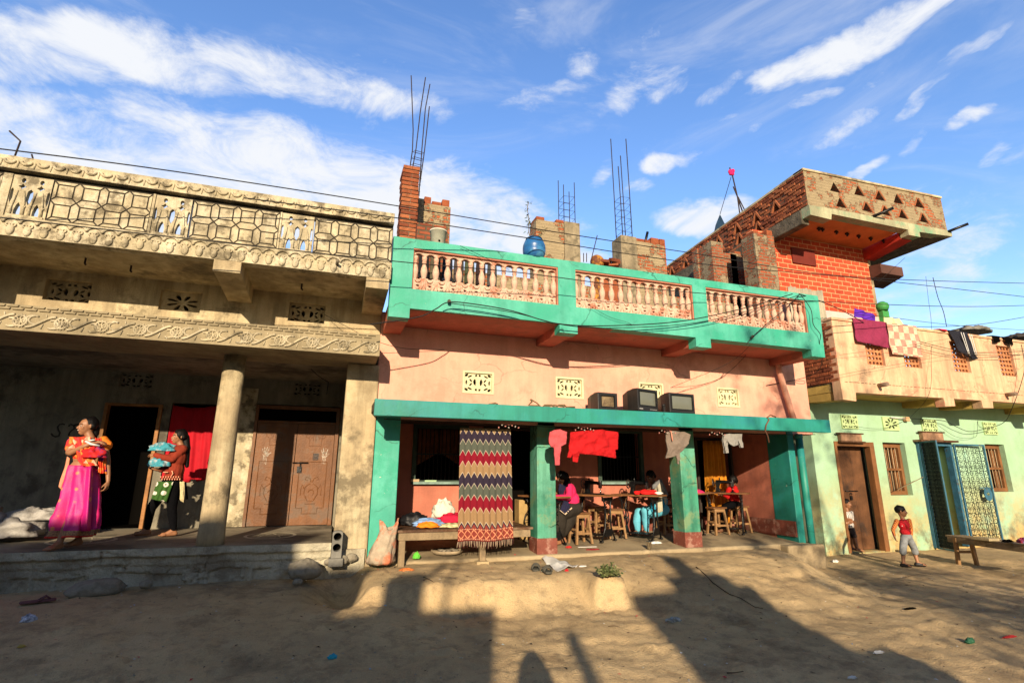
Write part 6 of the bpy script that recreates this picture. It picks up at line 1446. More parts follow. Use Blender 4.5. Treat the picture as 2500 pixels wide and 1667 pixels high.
# bench at the right with things on it
q1, q2 = AZ(2000+1022/3.336, 980+1085/3.336, .50), AZ(2000+1668/3.336, 980+1168/3.336, .50)
d = (q2-q1).normalized(); ang = math.atan2(d.y, d.x); Lb = 2.2
bn = thing('bench', 'rough wooden bench running out of the picture at the right', 'bench', (q1.x, q1.y, 0), ang)
b = MB()
for k in range(3): b.box(-.0+.02*k, Lb, .003+k*.115, .112+k*.115, .47, .505)
b.build('seat', PLANK if 0 else WOODO, bn, bevel=.006, local=True); b = MB(); b.box(.04, Lb, .0, .03, .38, .469); b.box(.04, Lb, .31, .34, .38, .469); b.build('rail', WOODO, bn, bevel=.006, local=True)
for y, x, x2 in ((.015, .20, .17), (.30, .22, .26)):
    b = MB(); b.ring([[(x-.03, y-.025, .47), (x+.035, y-.025, .47), (x+.035, y+.03, .47), (x-.03, y+.03, .47)], [(x2-.03, y-.025, -.02), (x2+.03, y-.025, -.02), (x2+.03, y+.03, -.02), (x2-.03, y+.03, -.02)]], smooth=False); b.build('leg', WOODL, bn, bevel=.005, local=True)
b = MB(); b.box(.18, .23, .04, .29, .20, .24); b.build('stretcher', WOODL, bn, bevel=.004, local=True)
def onb(x, y, z=.505): return bn.matrix_basis @ Vector((x, y, z))
b = MB(); b.box(-.16, .16, -.11, .11, 0, .035); b.box(-.155, .155, -.105, .105, .0351, .045); o = b.build('book', MT('tan_card', (.40, .32, .18), .8, .2, 6), bevel=.004); k_ = bn.location+d*1.02+Vector((0, 0, .506)); o.location = (k_.x-.06*0, k_.y+.16, .506); o.rotation_euler = (0, 0, ang+.1); tag(o, 'flat tan package lying on the bench', 'package')
k_ = bn.location+d*1.42; heap('dark_pouch', 'small black pouch on the bench right of the tan package', BLACK, (k_.x, k_.y+.15, .53), (.09, .06, .03), 51)
k_ = bn.location+d*1.72; heap('printed_cloth', 'red and blue printed cloth heaped on the bench at the right edge', MT('printed', (.35, .03, .07), .8, .5, 30, stain=((.05, .12, .3), .5, 16)), (k_.x, k_.y+.15, .56), (.12, .10, .06), 52)
# ------------------------------------------------------------------ people
def blobmesh(name, caps, mats, parent, vox=.0075, wr=0, seed=0, smooth=4, paint=None, wf=9):
    """one continuous skin grown over tapered limbs: caps = (p0, r0, p1, r1) or (centre, (rx, ry, rz), matrix)"""
    b = MB()
    for c in caps:
        if len(c) == 4:
            p0, r0, p1, r1 = Vector(c[0]), c[1], Vector(c[2]), c[3]; d = p1-p0
            if d.length < 1e-4: d = Vector((0, 0, 1e-3))
            t = d.normalized(); u = t.orthogonal().normalized(); w = t.cross(u); rings = []; n = 14
            for k in range(5): a = math.pi/2*(k/5); rings.append((p0-t*r0*math.cos(a), max(.0008, r0*math.sin(a))))
            for k in range(7): rings.append((p0.lerp(p1, k/6), r0+(r1-r0)*k/6))
            for k in range(1, 6): a = math.pi/2*(k/5); rings.append((p1+t*r1*math.sin(a), max(.0008, r1*math.cos(a))))
            b.ring([[q+(u*math.cos(2*math.pi*j/n)+w*math.sin(2*math.pi*j/n))*r for j in range(n)] for q, r in rings])
        else: b.ell(c[0], c[1], 14, 0, c[2])
    o = b.build('tmp', mats[0] if isinstance(mats, (list, tuple)) else mats)
    m = o.modifiers.new('r', 'REMESH'); m.mode = 'VOXEL'; m.voxel_size = vox; m.use_smooth_shade = True
    s = o.modifiers.new('s', 'SMOOTH'); s.iterations = smooth; s.factor = .5
    bpy.context.view_layer.update()
    me = bpy.data.meshes.new_from_object(o.evaluated_get(bpy.context.evaluated_depsgraph_get())); bpy.data.objects.remove(o)
    me.name = name; me.materials.clear()
    for k in (mats if isinstance(mats, (list, tuple)) else [mats]): me.materials.append(k)
    if wr:
        ns = [v.normal.copy() for v in me.vertices]
        for v, n in zip(me.vertices, ns):
            p = v.co; f = noise.fractal(Vector((p.x*wf+seed, p.y*wf, p.z*wf*.6)), 1, 2, 3); v.co += n*wr*(1-abs(f)*2.2)
    me.polygons.foreach_set('use_smooth', [True]*len(me.polygons))
    if paint:
        for f in me.polygons: f.material_index = paint(f.center)
    ob = bpy.data.objects.new(name, me); col.objects.link(ob)
    if parent is not None: ob.parent = parent; ob.location = -parent.location
    return ob
def frame(f, tilt=0, up=(0, 0, 1)):
    f = Vector(f).normalized(); u = Vector(up); u = (u-f*u.dot(f)).normalized(); r = f.cross(u); M_ = Matrix((r, f, u)).transposed()
    return M_
def head_caps(c, f, s=1.0, up=(0, 0, 1)):
    """skull, jaw, nose, ears, lips for a face looking along f; s = head height / 0.215"""
    M_ = frame(f, 0, up); P = lambda x, y, z: Vector(c)+M_ @ (Vector((x, y, z))*s); M4 = M_.to_4x4()
    return [(P(0, -.012, .022), (.076*s, .093*s, .088*s), M4), (P(0, .022, -.035), (.058*s, .062*s, .066*s), M4), (P(0, .062, -.078), .020*s, P(0, .045, -.085), .026*s),
            (P(0, .078, .012), .008*s, P(0, .100, -.022), .0125*s), (P(-.013, .090, -.027), .008*s, P(.013, .090, -.027), .008*s),
            (P(-.018, .080, -.050), .0085*s, P(.018, .080, -.050), .0085*s), (P(-.034, .070, .032), .010*s, P(.034, .070, .032), .010*s), (P(-.04, .058, -.02), .018*s, P(-.03, .05, -.04), .02*s), (P(.04, .058, -.02), .018*s, P(.03, .05, -.04), .02*s)] + \
           [(P(q*.076, -.012, .012), .013*s, P(q*.080, -.012, -.018), .009*s) for q in (-1, 1)]
def face(parent, c, f, s=1.0, up=(0, 0, 1), smile=False):
    M_ = frame(f, 0, up); P = lambda x, y, z: Vector(c)+M_ @ (Vector((x, y, z))*s); M4 = M_.to_4x4()
    for q in (-1, 1):
        b = MB(); b.ell(P(q*.031, .073, .004), (.0135*s, .008*s, .0075*s), 8, 0, M4); b.ell(P(q*.031, .0795, .004), (.006*s, .004*s, .006*s), 8, 1, M4); b.build('eye', [MT('eye_white', (.6, .55, .5), .3, 0, bump=0, fine=0), BLACK], parent)
        b = MB(); b.tube([P(q*.014, .079, .024), P(q*.032, .078, .030), P(q*.050, .068, .024)], .0035*s, 5); b.build('eyebrow', HAIR, parent)
    b = MB(); b.tube([P(-.024, .080, -.050), P(0, .091, -.052), P(.024, .080, -.050)], .0045*s, 6); b.build('lips', LIP, parent)
    if smile: b = MB(); b.ell(P(0, .088, -.050), (.018*s, .006*s, .0055*s), 8, 0, M4); b.build('teeth', MT('teeth', (.75, .7, .62), .4, 0, bump=0, fine=0), parent)
def hand(w, d, n, s=1.0, curl=.4, thumb=1):
    """palm and five fingers: w wrist, d pointing direction, n palm normal; returns limb pieces"""
    w = Vector(w); d = Vector(d).normalized(); n = Vector(n); n = (n-d*n.dot(d)).normalized(); l = d.cross(n)*thumb; out = []
    P = lambda a, b_, c=0: w+(d*a+l*b_+n*c)*s
    out.append((P(.0, 0), .021*s, P(.045, .0), .022*s))
    for k, (o, ln) in enumerate(((.026, .066), (.009, .076), (-.009, .070), (-.026, .055))):
        a = P(.02, o*.7); k0 = P(.078, o); out.append((a, .014*s, k0, .0105*s))
        m = k0+(d*math.cos(curl)+n*math.sin(curl))*ln*.52*s; e = m+(d*math.cos(curl*2.2)+n*math.sin(curl*2.2))*ln*.48*s
        out += [(k0, .0098*s, m, .0088*s), (m, .0088*s, e, .0068*s)]
    t0 = P(.018, .022, .004); t1 = P(.052, .048, .018); t2 = P(.078, .050, .032); out += [(t0, .014*s, t1, .0105*s), (t1, .0105*s, t2, .008*s)]
    return out
def foot(a, d, s=1.0):
    a = Vector(a); d = Vector(d).normalized(); z = a.z; g = lambda k, h: a+d*k*s+Vector((0, 0, h-z+0))
    base = a.z-.07*s; G_ = lambda k, h, o=0: Vector((a.x, a.y, base))+d*k*s+Vector((-d.y, d.x, 0))*o*s+Vector((0, 0, h*s))
    out = [(a, .034*s, G_(-.03, .03), .03*s), (a, .034*s, G_(.07, .035), .028*s), (G_(-.03, .026), .026*s, G_(.12, .022), .030*s)]
    for k, o in enumerate((-.028, -.013, .0, .013, .026)): out.append((G_(.10, .02, o), .016*s, G_(.165-.008*abs(k), .012, o*1.1), .0105*s))
    return out
def limb(*pts):
    return [(pts[i][0], pts[i][1], pts[i+1][0], pts[i+1][1]) for i in range(len(pts)-1)]
def loft(name, mats, parent, lv, n=84, folds=9, fa=.012, seed=0, mi=lambda k, t: 0, sub=6, solid=.004):
    """skirt-like tube through levels (centre, half width along x, half depth, fold strength)"""
    b = MB(); rings = []; L_ = []
    for i in range(len(lv)-1):
        for k in range(sub): t = k/sub; L_.append(tuple([lv[i][0].lerp(lv[i+1][0], t)]+[lv[i][q]+(lv[i+1][q]-lv[i][q])*t for q in (1, 2, 3)]))
    L_.append(lv[-1]); 
    for r, (c, rx, ry, f) in enumerate(L_):
        ring = []
        for j in range(n):
            t = 2*math.pi*j/n; k = 1+f*(.09*math.sin(folds*t+seed+r*.05)+.06*math.sin((folds*1.7)*t-seed+r*.09)+.09*fbm(math.cos(t)*2+seed, math.sin(t)*2, r*.12))
            ring.append(Vector((c.x+rx*k*math.cos(t), c.y+ry*k*math.sin(t), c.z+(.0 if r < len(L_)-2 else .008*math.sin(4*t+seed)))))
        rings.append(ring)
    for r in range(len(rings)-1): b.ring([rings[r], rings[r+1]], mi((r+.5)/(len(rings)-1), 0), caps=False)
    return b.build(name, mats, parent, weld=True, solid=solid)

# -- woman in the magenta saree
def sprig(t, q, cur, noi, ramp, mix):
    v = N('ShaderNodeTexVoronoi', t); v.inputs['Scale'].default_value = 6.5; v.inputs['Randomness'].default_value = .35; t.links.new(q, v.inputs[0])
    return mix(ramp(v.outputs['Distance'], .13, .20, .8, 0), cur, (.75, .25, .06, 1))
SAREE = MT('magenta_silk', (.60, .006, .14), .5, .12, 5, .25, 90, fine=.05, c2=(.50, .008, .20), extra=sprig, spec=.5)
BORD = MT('brown_border', (.30, .14, .09), .8, .5, 60, .2, 90, stain=((.55, .32, .12), .5, 70)); REDB = MT('red_hem', (.62, .03, .02), .7, .1)
def floral(t, q, cur, noi, ramp, mix):
    v = N('ShaderNodeTexVoronoi', t); v.inputs['Scale'].default_value = 19; t.links.new(q, v.inputs[0]); cr = N('ShaderNodeValToRGB', t); cr.color_ramp.interpolation = 'CONSTANT'; t.links.new(v.outputs['Color'], cr.inputs[0])
    el = cr.color_ramp.elements; el[0].color = (.72, .05, .015, 1); el[1].position = .38; el[1].color = (.80, .20, .03, 1)
    for p_, c_ in ((.58, (.62, .03, .03, 1)), (.72, (.75, .42, .28, 1)), (.80, (.16, .02, .14, 1)), (.86, (.70, .07, .02, 1))): e = el.new(p_); e.color = c_
    return cr.outputs[0]
FLOR = MT('floral_cloth', (.7, .06, .02), .7, 0, bump=.15, bs=80, fine=.05, extra=floral)
Y0 = 8.02
def W1(x, y, dy=0): return AY(90+x/4.24, 1000+y/4.24, Y0+dy)
wp = thing('person', 'smiling woman in an orange floral blouse and magenta saree with gold border', 'person', (W1(400, 900).x, Y0, .70))
hc = W1(522, 172); fd = (-.80, -.60, -.04)
sh_l, sh_r = W1(372, 335, -.03), W1(690, 325, .03); neck = W1(560, 300); chest = W1(530, 400); waist = W1(465, 590); hip = W1(455, 700, 0)
caps = head_caps(hc, fd, 1.0)+limb((hc-Vector((-.012, 0, .06)), .045), (neck, .046), (chest, .09))
caps += [(chest, (.135, .09, .12), Matrix.Identity(4)), (W1(490, 500), (.115, .085, .10), Matrix.Identity(4)), (waist, (.125, .09, .09), Matrix.Identity(4)), (hip, (.15, .10, .12), Matrix.Identity(4))]
caps += limb((sh_l, .05), (W1(335, 440, -.07), .038), (W1(350, 445, -.10), .036), (W1(500, 375, -.15), .03), (W1(590, 335, -.15), .024))+hand(W1(600, 335, -.15), (.98, -.05, .05), (0, .3, -1), .95, .45)
caps += limb((sh_r, .05), (W1(728, 520, .03), .036), (W1(738, 660, .0), .028), (W1(738, 735, -.02), .023))+hand(W1(738, 745, -.02), (-.05, -.05, -1), (-.9, .2, 0), .95, .55, -1)
kn1, kn2 = W1(405, 980, -.02), W1(480, 980, .05); an1, an2 = W1(225, 1405, -.12), W1(425, 1365, .15)
an1.z = .70+.085; an2.z = .70+.09
caps += limb((hip+Vector((-.06, -.02, -.02)), .085), (kn1, .055), (an1, .034))+limb((hip+Vector((.06, .02, -.02)), .085), (kn2, .055), (an2, .034))+foot(an1, (-.35, -.9, 0))+foot(an2, (-.5, -.85, 0))
bd1 = blobmesh('body', caps, SKIN, wp)
M_ = frame(fd)
hr = lambda x, y, z: hc+M_ @ Vector((x, y, z))
blobmesh('hair', [(hr(0, -.028, .034), (.082, .094, .086), M_.to_4x4()), (hr(0, .035, .088), .024, hr(0, -.05, .10), .03), (hr(.05, -.04, 0), .045, hr(-.05, -.04, 0), .045), (hr(0, -.09, -.03), .045, hr(0, -.10, -.09), .035), (hr(0, -.1, -.09), .025, hr(0, -.10, -.22), .016)], HAIR, wp, wr=.0015)
face(wp, hc, fd, 1, smile=True)
b = MB(); b.ell(hr(.082, -.012, -.025), (.012, .012, .016), 7); b.build('earring', MT('gold', (.8, .5, .12), .3, 0, metal=1, bump=0), wp)
# blouse, shawl across the chest, bundle
blobmesh('blouse', [(chest, (.150, .105, .125), Matrix.Identity(4)), (W1(500, 470), (.13, .10, .09), Matrix.Identity(4))]+limb((sh_l, .064), (W1(352, 395, -.04), .056))+limb((sh_r, .062), (W1(722, 370, .03), .062)), [FLOR, MT('orange_sleeve', (.80, .20, .015), .75, .12)], wp, .009, .004, 3, paint=lambda p: 1 if p.x > sh_r.x-.03 else 0)
loft('saree_skirt', [SAREE, BORD, REDB], wp, [(W1(470, 575), .140, .12, .4), (W1(472, 650), .158, .14, .8), (W1(455, 850), .172, .15, 1.4), (W1(425, 1050), .180, .15, 2.0), (W1(395, 1200), .190, .155, 2.5), (W1(378, 1310), .196, .16, 2.8)], folds=5, seed=1.1, mi=lambda k, t: 2 if k > .965 else (1 if k > .86 else 0))
cloth('saree_pleats', None, None, SAREE, lambda u, v: tuple(W1(505+75*u+30*v*u-55*v, 585+670*v, -.135-.035*v+.018*math.sin(u*7+v)-.03*math.sin(u*3.14))), 26, 12, .005, wp).location = -wp.location
def drape(name, mat, pts_l, pts_r, seed=0, amp=.012, parent=wp, n=20, th=.006, fold=22):
    b = MB(); m = 24; vs = []
    def sp(P_, t):
        t = t*(len(P_)-1); i = min(int(t), len(P_)-2); return P_[i].lerp(P_[i+1], sstep(0, 1, t-i)*.5+(t-i)*.5)
    for j in range(m+1):
        for i in range(n+1):
            u, v = i/n, j/m; p = sp(pts_l, v).lerp(sp(pts_r, v), u); p = p+Vector((0, amp*math.sin(u*fold+seed+v*3)-.02*math.sin(math.pi*u), amp*.4*math.sin(u*9+seed))); vs.append(p)
    b.add(vs, [(j*(n+1)+i, j*(n+1)+i+1, (j+1)*(n+1)+i+1, (j+1)*(n+1)+i) for j in range(m) for i in range(n)], 0, True); return b.build(name, mat, parent, solid=th)
drape('saree_end', FLOR, [W1(330, 285, -.10), W1(400, 400, -.13), W1(420, 520, -.14), W1(470, 585, -.14)], [W1(560, 280, -.08), W1(560, 400, -.14), W1(600, 520, -.15), W1(640, 580, -.12)], 1)
drape('shoulder_drape', FLOR, [W1(600, 290, -.06), W1(640, 420, -.10), W1(640, 560, -.10), W1(640, 650, -.08)], [W1(700, 300, .02), W1(715, 450, .0), W1(720, 560, -.02), W1(738, 668, -.02)], 2)
drape('trailing_end', MT('peach_silk', (.72, .26, .14), .6, .2, 8, spec=.5), [W1(315, 480, .02), W1(290, 600, .02), W1(245, 720, .0), W1(228, 790, .0)], [W1(345, 500, .0), W1(325, 620, .0), W1(280, 740, -.02), W1(255, 822, -.02)], 3, .006, n=8)
heap('swaddled_baby', 'baby swaddled in red and purple cloth held on the saree woman\'s arm', MT('baby_wrap', (.60, .015, .015), .75, .3, 9, stain=((.10, .02, .16), .45, 11)), tuple(W1(595, 470, -.17)), (.115, .08, .095), 71, 'baby', 5)
b = MB(); b.tube([W1(505, 325, -.2), W1(560, 355, -.23), W1(650, 372, -.2)], .013, 7); b.tube([W1(540, 318, -.2), W1(600, 312, -.2)], .01, 7); o = b.build('wrap_edge', WHITE, bpy.data.objects['swaddled_baby'])

# -- young woman with the blue bundle
Y0 = 9.0
def W2(x, y, dy=0): return AY(310+x/5.06, 1030+y/5.06, Y0+dy)
fz = .718
wp = thing('person', 'young woman in maroon sweater and black leggings holding a blue bundle', 'person', (W2(500, 900).x, Y0, fz))
hc = W2(640, 185); fd = (-.84, -.54, 0); neck = W2(665, 285); sh = W2(690, 335, -.06); sh2 = W2(665, 330, .10)
a1, a2 = W2(240, 1372, .12), W2(565, 1385, -.05); a1.z = fz+.085; a2.z = fz+.08
hip = W2(545, 760)
caps = head_caps(hc, fd, .92)+limb((hc-Vector((-.01, 0, .06)), .042), (neck, .042), (W2(640, 380), .08))+[(W2(620, 450), (.11, .12, .15), Matrix.Identity(4)), (W2(590, 620), (.10, .11, .13), Matrix.Identity(4)), (hip, (.12, .13, .10), Matrix.Identity(4))]
caps += limb((sh, .045), (W2(560, 455, -.14), .034), (W2(400, 420, -.16), .028), (W2(345, 400, -.14), .022))+hand(W2(345, 402, -.14), (-.8, .5, .1), (0, .5, -1), .85, .5)
caps += limb((sh2, .045), (W2(520, 560, .08), .034), (W2(400, 590, -.06), .026), (W2(350, 585, -.10), .022))+hand(W2(350, 585, -.10), (-.9, -.2, .2), (.2, 0, 1), .85, .6)
k1, k2 = W2(300, 1060, .08), W2(555, 1070, -.05)
caps += limb((hip+Vector((-.05, .04, -.02)), .08), (k1, .052), (a1, .032))+limb((hip+Vector((.04, -.04, -.02)), .08), (k2, .052), (a2, .032))+foot(a1, (-1, -.15, 0))+foot(a2, (-.9, -.4, 0))
blobmesh('body', caps, SKIN, wp)
M_ = frame(fd); hr = lambda x, y, z: hc+M_ @ (Vector((x, y, z))*.94)
blobmesh('hair', [(hr(0, -.028, .034), (.083, .094, .088), M_.to_4x4()), (hr(0, .035, .088), .024, hr(0, -.05, .10), .03), (hr(.05, -.045, 0), .045, hr(-.05, -.045, 0), .045), (hr(0, -.10, 0), .05, W2(740, 330, .02), .05), (W2(735, 330, .02), .05, W2(742, 540, .03), .028)], HAIR, wp, wr=.0015); face(wp, hc, fd, .92, smile=True)
MAR = MT('maroon_sweater', (.24, .03, .012), .9, .2, 8, .3, 110)
blobmesh('sweater', [(W2(625, 440), (.125, .135, .16), Matrix.Identity(4)), (W2(590, 600), (.122, .13, .15), Matrix.Identity(4)), (W2(570, 685), (.125, .13, .075), Matrix.Identity(4)), (W2(660, 330), (.085, .12, .06), Matrix.Identity(4))]+limb((sh, .058), (W2(560, 455, -.14), .05), (W2(420, 430, -.165), .042), (W2(362, 408, -.15), .037))+limb((sh2, .058), (W2(520, 560, .08), .048), (W2(420, 588, -.04), .038)), MAR, wp, .009, .004, 4)
b = MB()
for k in range(16): t = k/15; p = W2(418+235*t, 690+20*math.sin(t*9)*0+(15 if k % 2 else -12), -.128-.02*math.sin(t*3.1)); b.ell(p, (.008, .006, .014), 5)
b.tube([W2(450, 618, -.14), W2(510, 620, -.15)], .008, 5); b.tube([W2(555, 600, -.145), W2(568, 635, -.145), W2(545, 668, -.145)], .008, 5)
b.build('embroidery', MT('peach_thread', (.75, .33, .2), .8), wp)
LEG = MT('black_leggings', (.004, .004, .005), .9, .2, 10, .2, spec=.05)
blobmesh('leggings', [(hip, (.128, .138, .11), Matrix.Identity(4))]+limb((hip+Vector((-.05, .04, -.02)), .088), (k1, .062), (a1+Vector((0, 0, .02)), .040))+limb((hip+Vector((.04, -.04, -.02)), .088), (k2, .062), (a2+Vector((0, 0, .02)), .040)), LEG, wp, .009, .003, 2)
def dots(t, q, cur, noi, ramp, mix):
    v = N('ShaderNodeTexVoronoi', t); v.inputs['Scale'].default_value = 8.5; v.inputs['Randomness'].default_value = .25; t.links.new(q, v.inputs[0]); d = v.outputs['Distance']
    return mix(ramp(d, .10, .12, 1, 0), mix(ramp(d, .26, .30, 1, 0), cur, (.7, .65, .55, 1)), (.12, .01, .02, 1))
drape('kurta_panel', MT('green_print', (.035, .10, .015), .85, .1, extra=dots), [W2(372, 735, -.16), W2(340, 830, -.18), W2(300, 950, -.18)], [W2(575, 735, -.15), W2(540, 840, -.15), W2(492, 985, -.14)], 1, .006, wp)
drape('scarf_tail', MT('cream_tassel', (.6, .5, .28), .9, .4, 60), [W2(650, 735, -.13), W2(655, 860, -.13), W2(655, 960, -.13)], [W2(712, 735, -.1), W2(712, 860, -.1), W2(700, 995, -.1)], 1, .01, wp, 10, .006, 40)
drape('dark_kurta_tail', LEG, [W2(600, 740, .0), W2(600, 860, .02), W2(590, 960, .02)], [W2(735, 735, .05), W2(745, 860, .05), W2(750, 950, .06)], 2, .008, wp)
heap('blue_bundle', 'infant bundled in turquoise and white cloth in the arms of the young woman', MT('turq_cloth', (.05, .30, .38), .8, .35, 8, .4, 60, stain=((.45, .47, .48), .42, 10)), tuple(W2(440, 335, -.09)), (.155, .10, .085), 81, 'baby', 6)
heap('bundle_end', None, MT('turq_cloth', (.06, .42, .50), .8), tuple(W2(395, 525, -.13)), (.13, .09, .09), 83, parent=bpy.data.objects['blue_bundle'])

# -- seamstress in the pink cardigan
Y0 = 8.62
def W3(x, y, dy=0): return AY(1340+x/6.534, 1120+y/6.534, Y0+dy)
fz = FZ(8.5)
wp = thing('person', 'seamstress in a pink cardigan and long black skirt bent over her machine', 'person', (W3(400, 900).x, Y0, fz))
hc = W3(205, 310); fd = (-.82, -.28, -.50); up_ = (-.4, 0, 1); neck = W3(262, 415); ch = W3(330, 520); sh = W3(325, 455, -.11); sh2 = W3(315, 450, .12); hp = W3(400, 790)
M_ = frame(fd, 0, up_); hr = lambda x, y, z: hc+M_ @ (Vector((x, y, z))*.93)
caps = head_caps(hc, fd, .92, up_)+limb((hr(0, -.03, -.05), .042), (neck, .043), (ch, .08))+[(ch, (.09, .13, .13), Matrix.Identity(4)), (W3(380, 680), (.10, .12, .14), Matrix.Identity(4)), (hp, (.13, .14, .10), Matrix.Identity(4))]
caps += limb((sh, .045), (W3(320, 610, -.16), .036), (W3(300, 625, -.17), .034), (W3(165, 610, -.17), .028), (W3(90, 605, -.15), .022))+hand(W3(90, 605, -.15), (-1, .1, .1), (0, .3, -1), .85, .35)
caps += limb((sh2, .045), (W3(250, 610, .14), .034), (W3(130, 560, .02), .024))+hand(W3(130, 560, .02), (-.7, -.2, .5), (-.6, 0, -.5), .85, .5)
kk = [W3(150, 840, -.10), W3(160, 830, .12)]; ft = [W3(150, 1270, -.08), W3(235, 1255, .08)]
for q in ft: q.z = fz+.085
caps += limb((hp+Vector((0, -.07, 0)), .08), (kk[0], .06), (ft[0], .036))+limb((hp+Vector((0, .07, 0)), .08), (kk[1], .06), (ft[1], .036))+foot(ft[0], (-1, -.2, 0))+foot(ft[1], (-1, -.1, 0))
blobmesh('body', caps, SKIN, wp, .008)
blobmesh('hair', [(hr(0, -.028, .034), (.086, .098, .09), M_.to_4x4()), (hr(0, .035, .09), .026, hr(0, -.05, .10), .035), (hr(.055, -.04, 0), .05, hr(-.055, -.04, 0), .05), (hr(0, -.10, .0), .06, W3(290, 395), .07), (W3(285, 380, -.03), .06, W3(265, 430, -.08), .04)], HAIR, wp, .009, wr=.002); face(wp, hc, fd, .92, up_)
b = MB(); b.tube([W3(185, 268, -.08), W3(200, 245, -.085)], .006, 6); b.build('hair_clip', WHITE, wp)
PKC = MT('pink_cardigan', (.72, .02, .12), .85, .15, 7, .3, 120)
blobmesh('cardigan', [(ch, (.105, .145, .14), Matrix.Identity(4)), (W3(378, 660), (.115, .135, .15), Matrix.Identity(4)), (W3(385, 740), (.122, .14, .06), Matrix.Identity(4)), (W3(320, 445), (.07, .13, .05), Matrix.Identity(4))]+limb((sh, .06), (W3(320, 605, -.16), .052), (W3(180, 612, -.18), .042), (W3(110, 607, -.16), .036))+limb((sh2, .058), (W3(250, 610, .14), .05), (W3(150, 570, .04), .036)), PKC, wp, .009, .005, 6, wf=7)
NAVY = MT('navy_scarf', (.012, .012, .04), .9, .2, 10, .3)
drape('scarf', NAVY, [W3(165, 400, -.12), W3(150, 500, -.14), W3(165, 590, -.13)], [W3(275, 410, -.14), W3(250, 500, -.17), W3(220, 580, -.16)], 1, .008, wp)
drape('scarf_tail', NAVY, [W3(240, 665, -.19), W3(210, 730, -.22), W3(180, 815, -.24), W3(262, 885, -.25)], [W3(310, 680, -.19), W3(330, 740, -.21), W3(330, 800, -.23), W3(372, 782, -.24)], 1, .006, wp)
b = MB(); pts = [W3(178, 818, -.255), W3(262, 888, -.262), W3(370, 784, -.255)]; b.tube(pts, .006, 5)
for k in range(10): p = pts[1].lerp(pts[2], k/10); b.box(p.x-.007, p.x+.007, p.y-.006, p.y-.002, p.z+.005, p.z+.022)
b.build('scarf_border', MT('pale_border', (.65, .5, .35), .8), wp)
SKB = MT('black_skirt', (.022, .017, .012), .85, .25, 6, .3, 60)
blobmesh('long_skirt', [(hp, (.145, .16, .11), Matrix.Identity(4))]+limb((hp+Vector((0, -.07, .0)), .11), (W3(180, 860, -.08), .12), (W3(165, 1050, -.07), .115), (W3(160, 1200, -.05), .085))+limb((hp+Vector((0, .07, 0)), .11), (W3(180, 860, .10), .11), (W3(200, 1080, .08), .12))+limb((W3(400, 850), .11), (W3(300, 1000), .12), (W3(220, 1140), .10)), SKB, wp, .010, .006, 8, wf=6)

# -- seamstress in the grey shawl
Y0 = 9.08
wp = thing('person', 'seamstress in a grey shawl and sky blue trousers guiding red fabric at her machine', 'person', (W3(1750, 900).x, Y0, fz))
hc = W3(1618, 285); fd = (-.88, -.22, -.42); up_ = (-.3, 0, 1); neck = W3(1665, 390); ch = W3(1745, 500); sh = W3(1765, 415, -.10); sh2 = W3(1735, 405, .13); hp = W3(1800, 800)
M_ = frame(fd, 0, up_); hr = lambda x, y, z: hc+M_ @ (Vector((x, y, z))*.93)
caps = head_caps(hc, fd, .92, up_)+limb((hr(0, -.03, -.05), .042), (neck, .043), (ch, .08))+[(ch, (.09, .13, .14), Matrix.Identity(4)), (W3(1790, 660), (.10, .12, .14), Matrix.Identity(4)), (hp, (.13, .14, .10), Matrix.Identity(4))]
caps += limb((sh, .045), (W3(1795, 590, -.17), .036), (W3(1700, 540, -.19), .028), (W3(1640, 495, -.18), .022))+hand(W3(1640, 495, -.18), (-1, -.05, .25), (0, .2, -1), .9, .3)
caps += limb((sh2, .045), (W3(1730, 600, .12), .034), (W3(1600, 560, -.02), .024))+hand(W3(1600, 560, -.02), (-.9, -.2, .1), (-.2, 0, -1), .9, .4)
kk = [W3(1540, 830, -.12), W3(1440, 850, .10)]; ft = [W3(1560, 1150, -.10), W3(1420, 1135, .06)]
for q in ft: q.z = fz+.13
caps += limb((hp+Vector((0, -.07, 0)), .08), (kk[0], .06), (ft[0], .036))+limb((hp+Vector((0, .07, 0)), .08), (kk[1], .06), (ft[1], .036))+foot(ft[0], (-1, -.2, 0))+foot(ft[1], (-1, -.1, 0))
blobmesh('body', caps, SKIND, wp, .008)
blobmesh('hair', [(hr(0, -.028, .036), (.083, .095, .088), M_.to_4x4()), (hr(0, .035, .09), .022, hr(0, -.05, .10), .03), (hr(0, -.10, -.02), .04, hr(0, -.11, -.04), .04)], HAIR, wp, .008, wr=.0015); face(wp, hc, fd, .92, up_)
BEI = MT('beige_kameez', (.46, .43, .33), .85, .12, 7, .3); LBL = MT('sky_trousers', (.12, .46, .60), .8, .1, 6, .25); BBL = MT('bright_blue_side', (.02, .28, .45), .8, .1)
blobmesh('kameez', [(ch, (.105, .145, .15), Matrix.Identity(4)), (W3(1790, 660), (.115, .14, .15), Matrix.Identity(4)), (W3(1800, 790), (.135, .15, .09), Matrix.Identity(4))]+limb((sh, .058), (W3(1795, 585, -.17), .048), (W3(1755, 575, -.19), .042))+limb((sh2, .055), (W3(1730, 600, .12), .045)), [BEI, BBL], wp, .009, .005, 3, paint=lambda p: 1 if p.z < W3(1800, 640).z and (p.x > W3(1815, 700).x or p.x < W3(1700, 700).x) else 0)
blobmesh('cuff', limb((W3(1765, 580, -.19), .040), (W3(1725, 560, -.195), .034)), LBL, wp, .008)
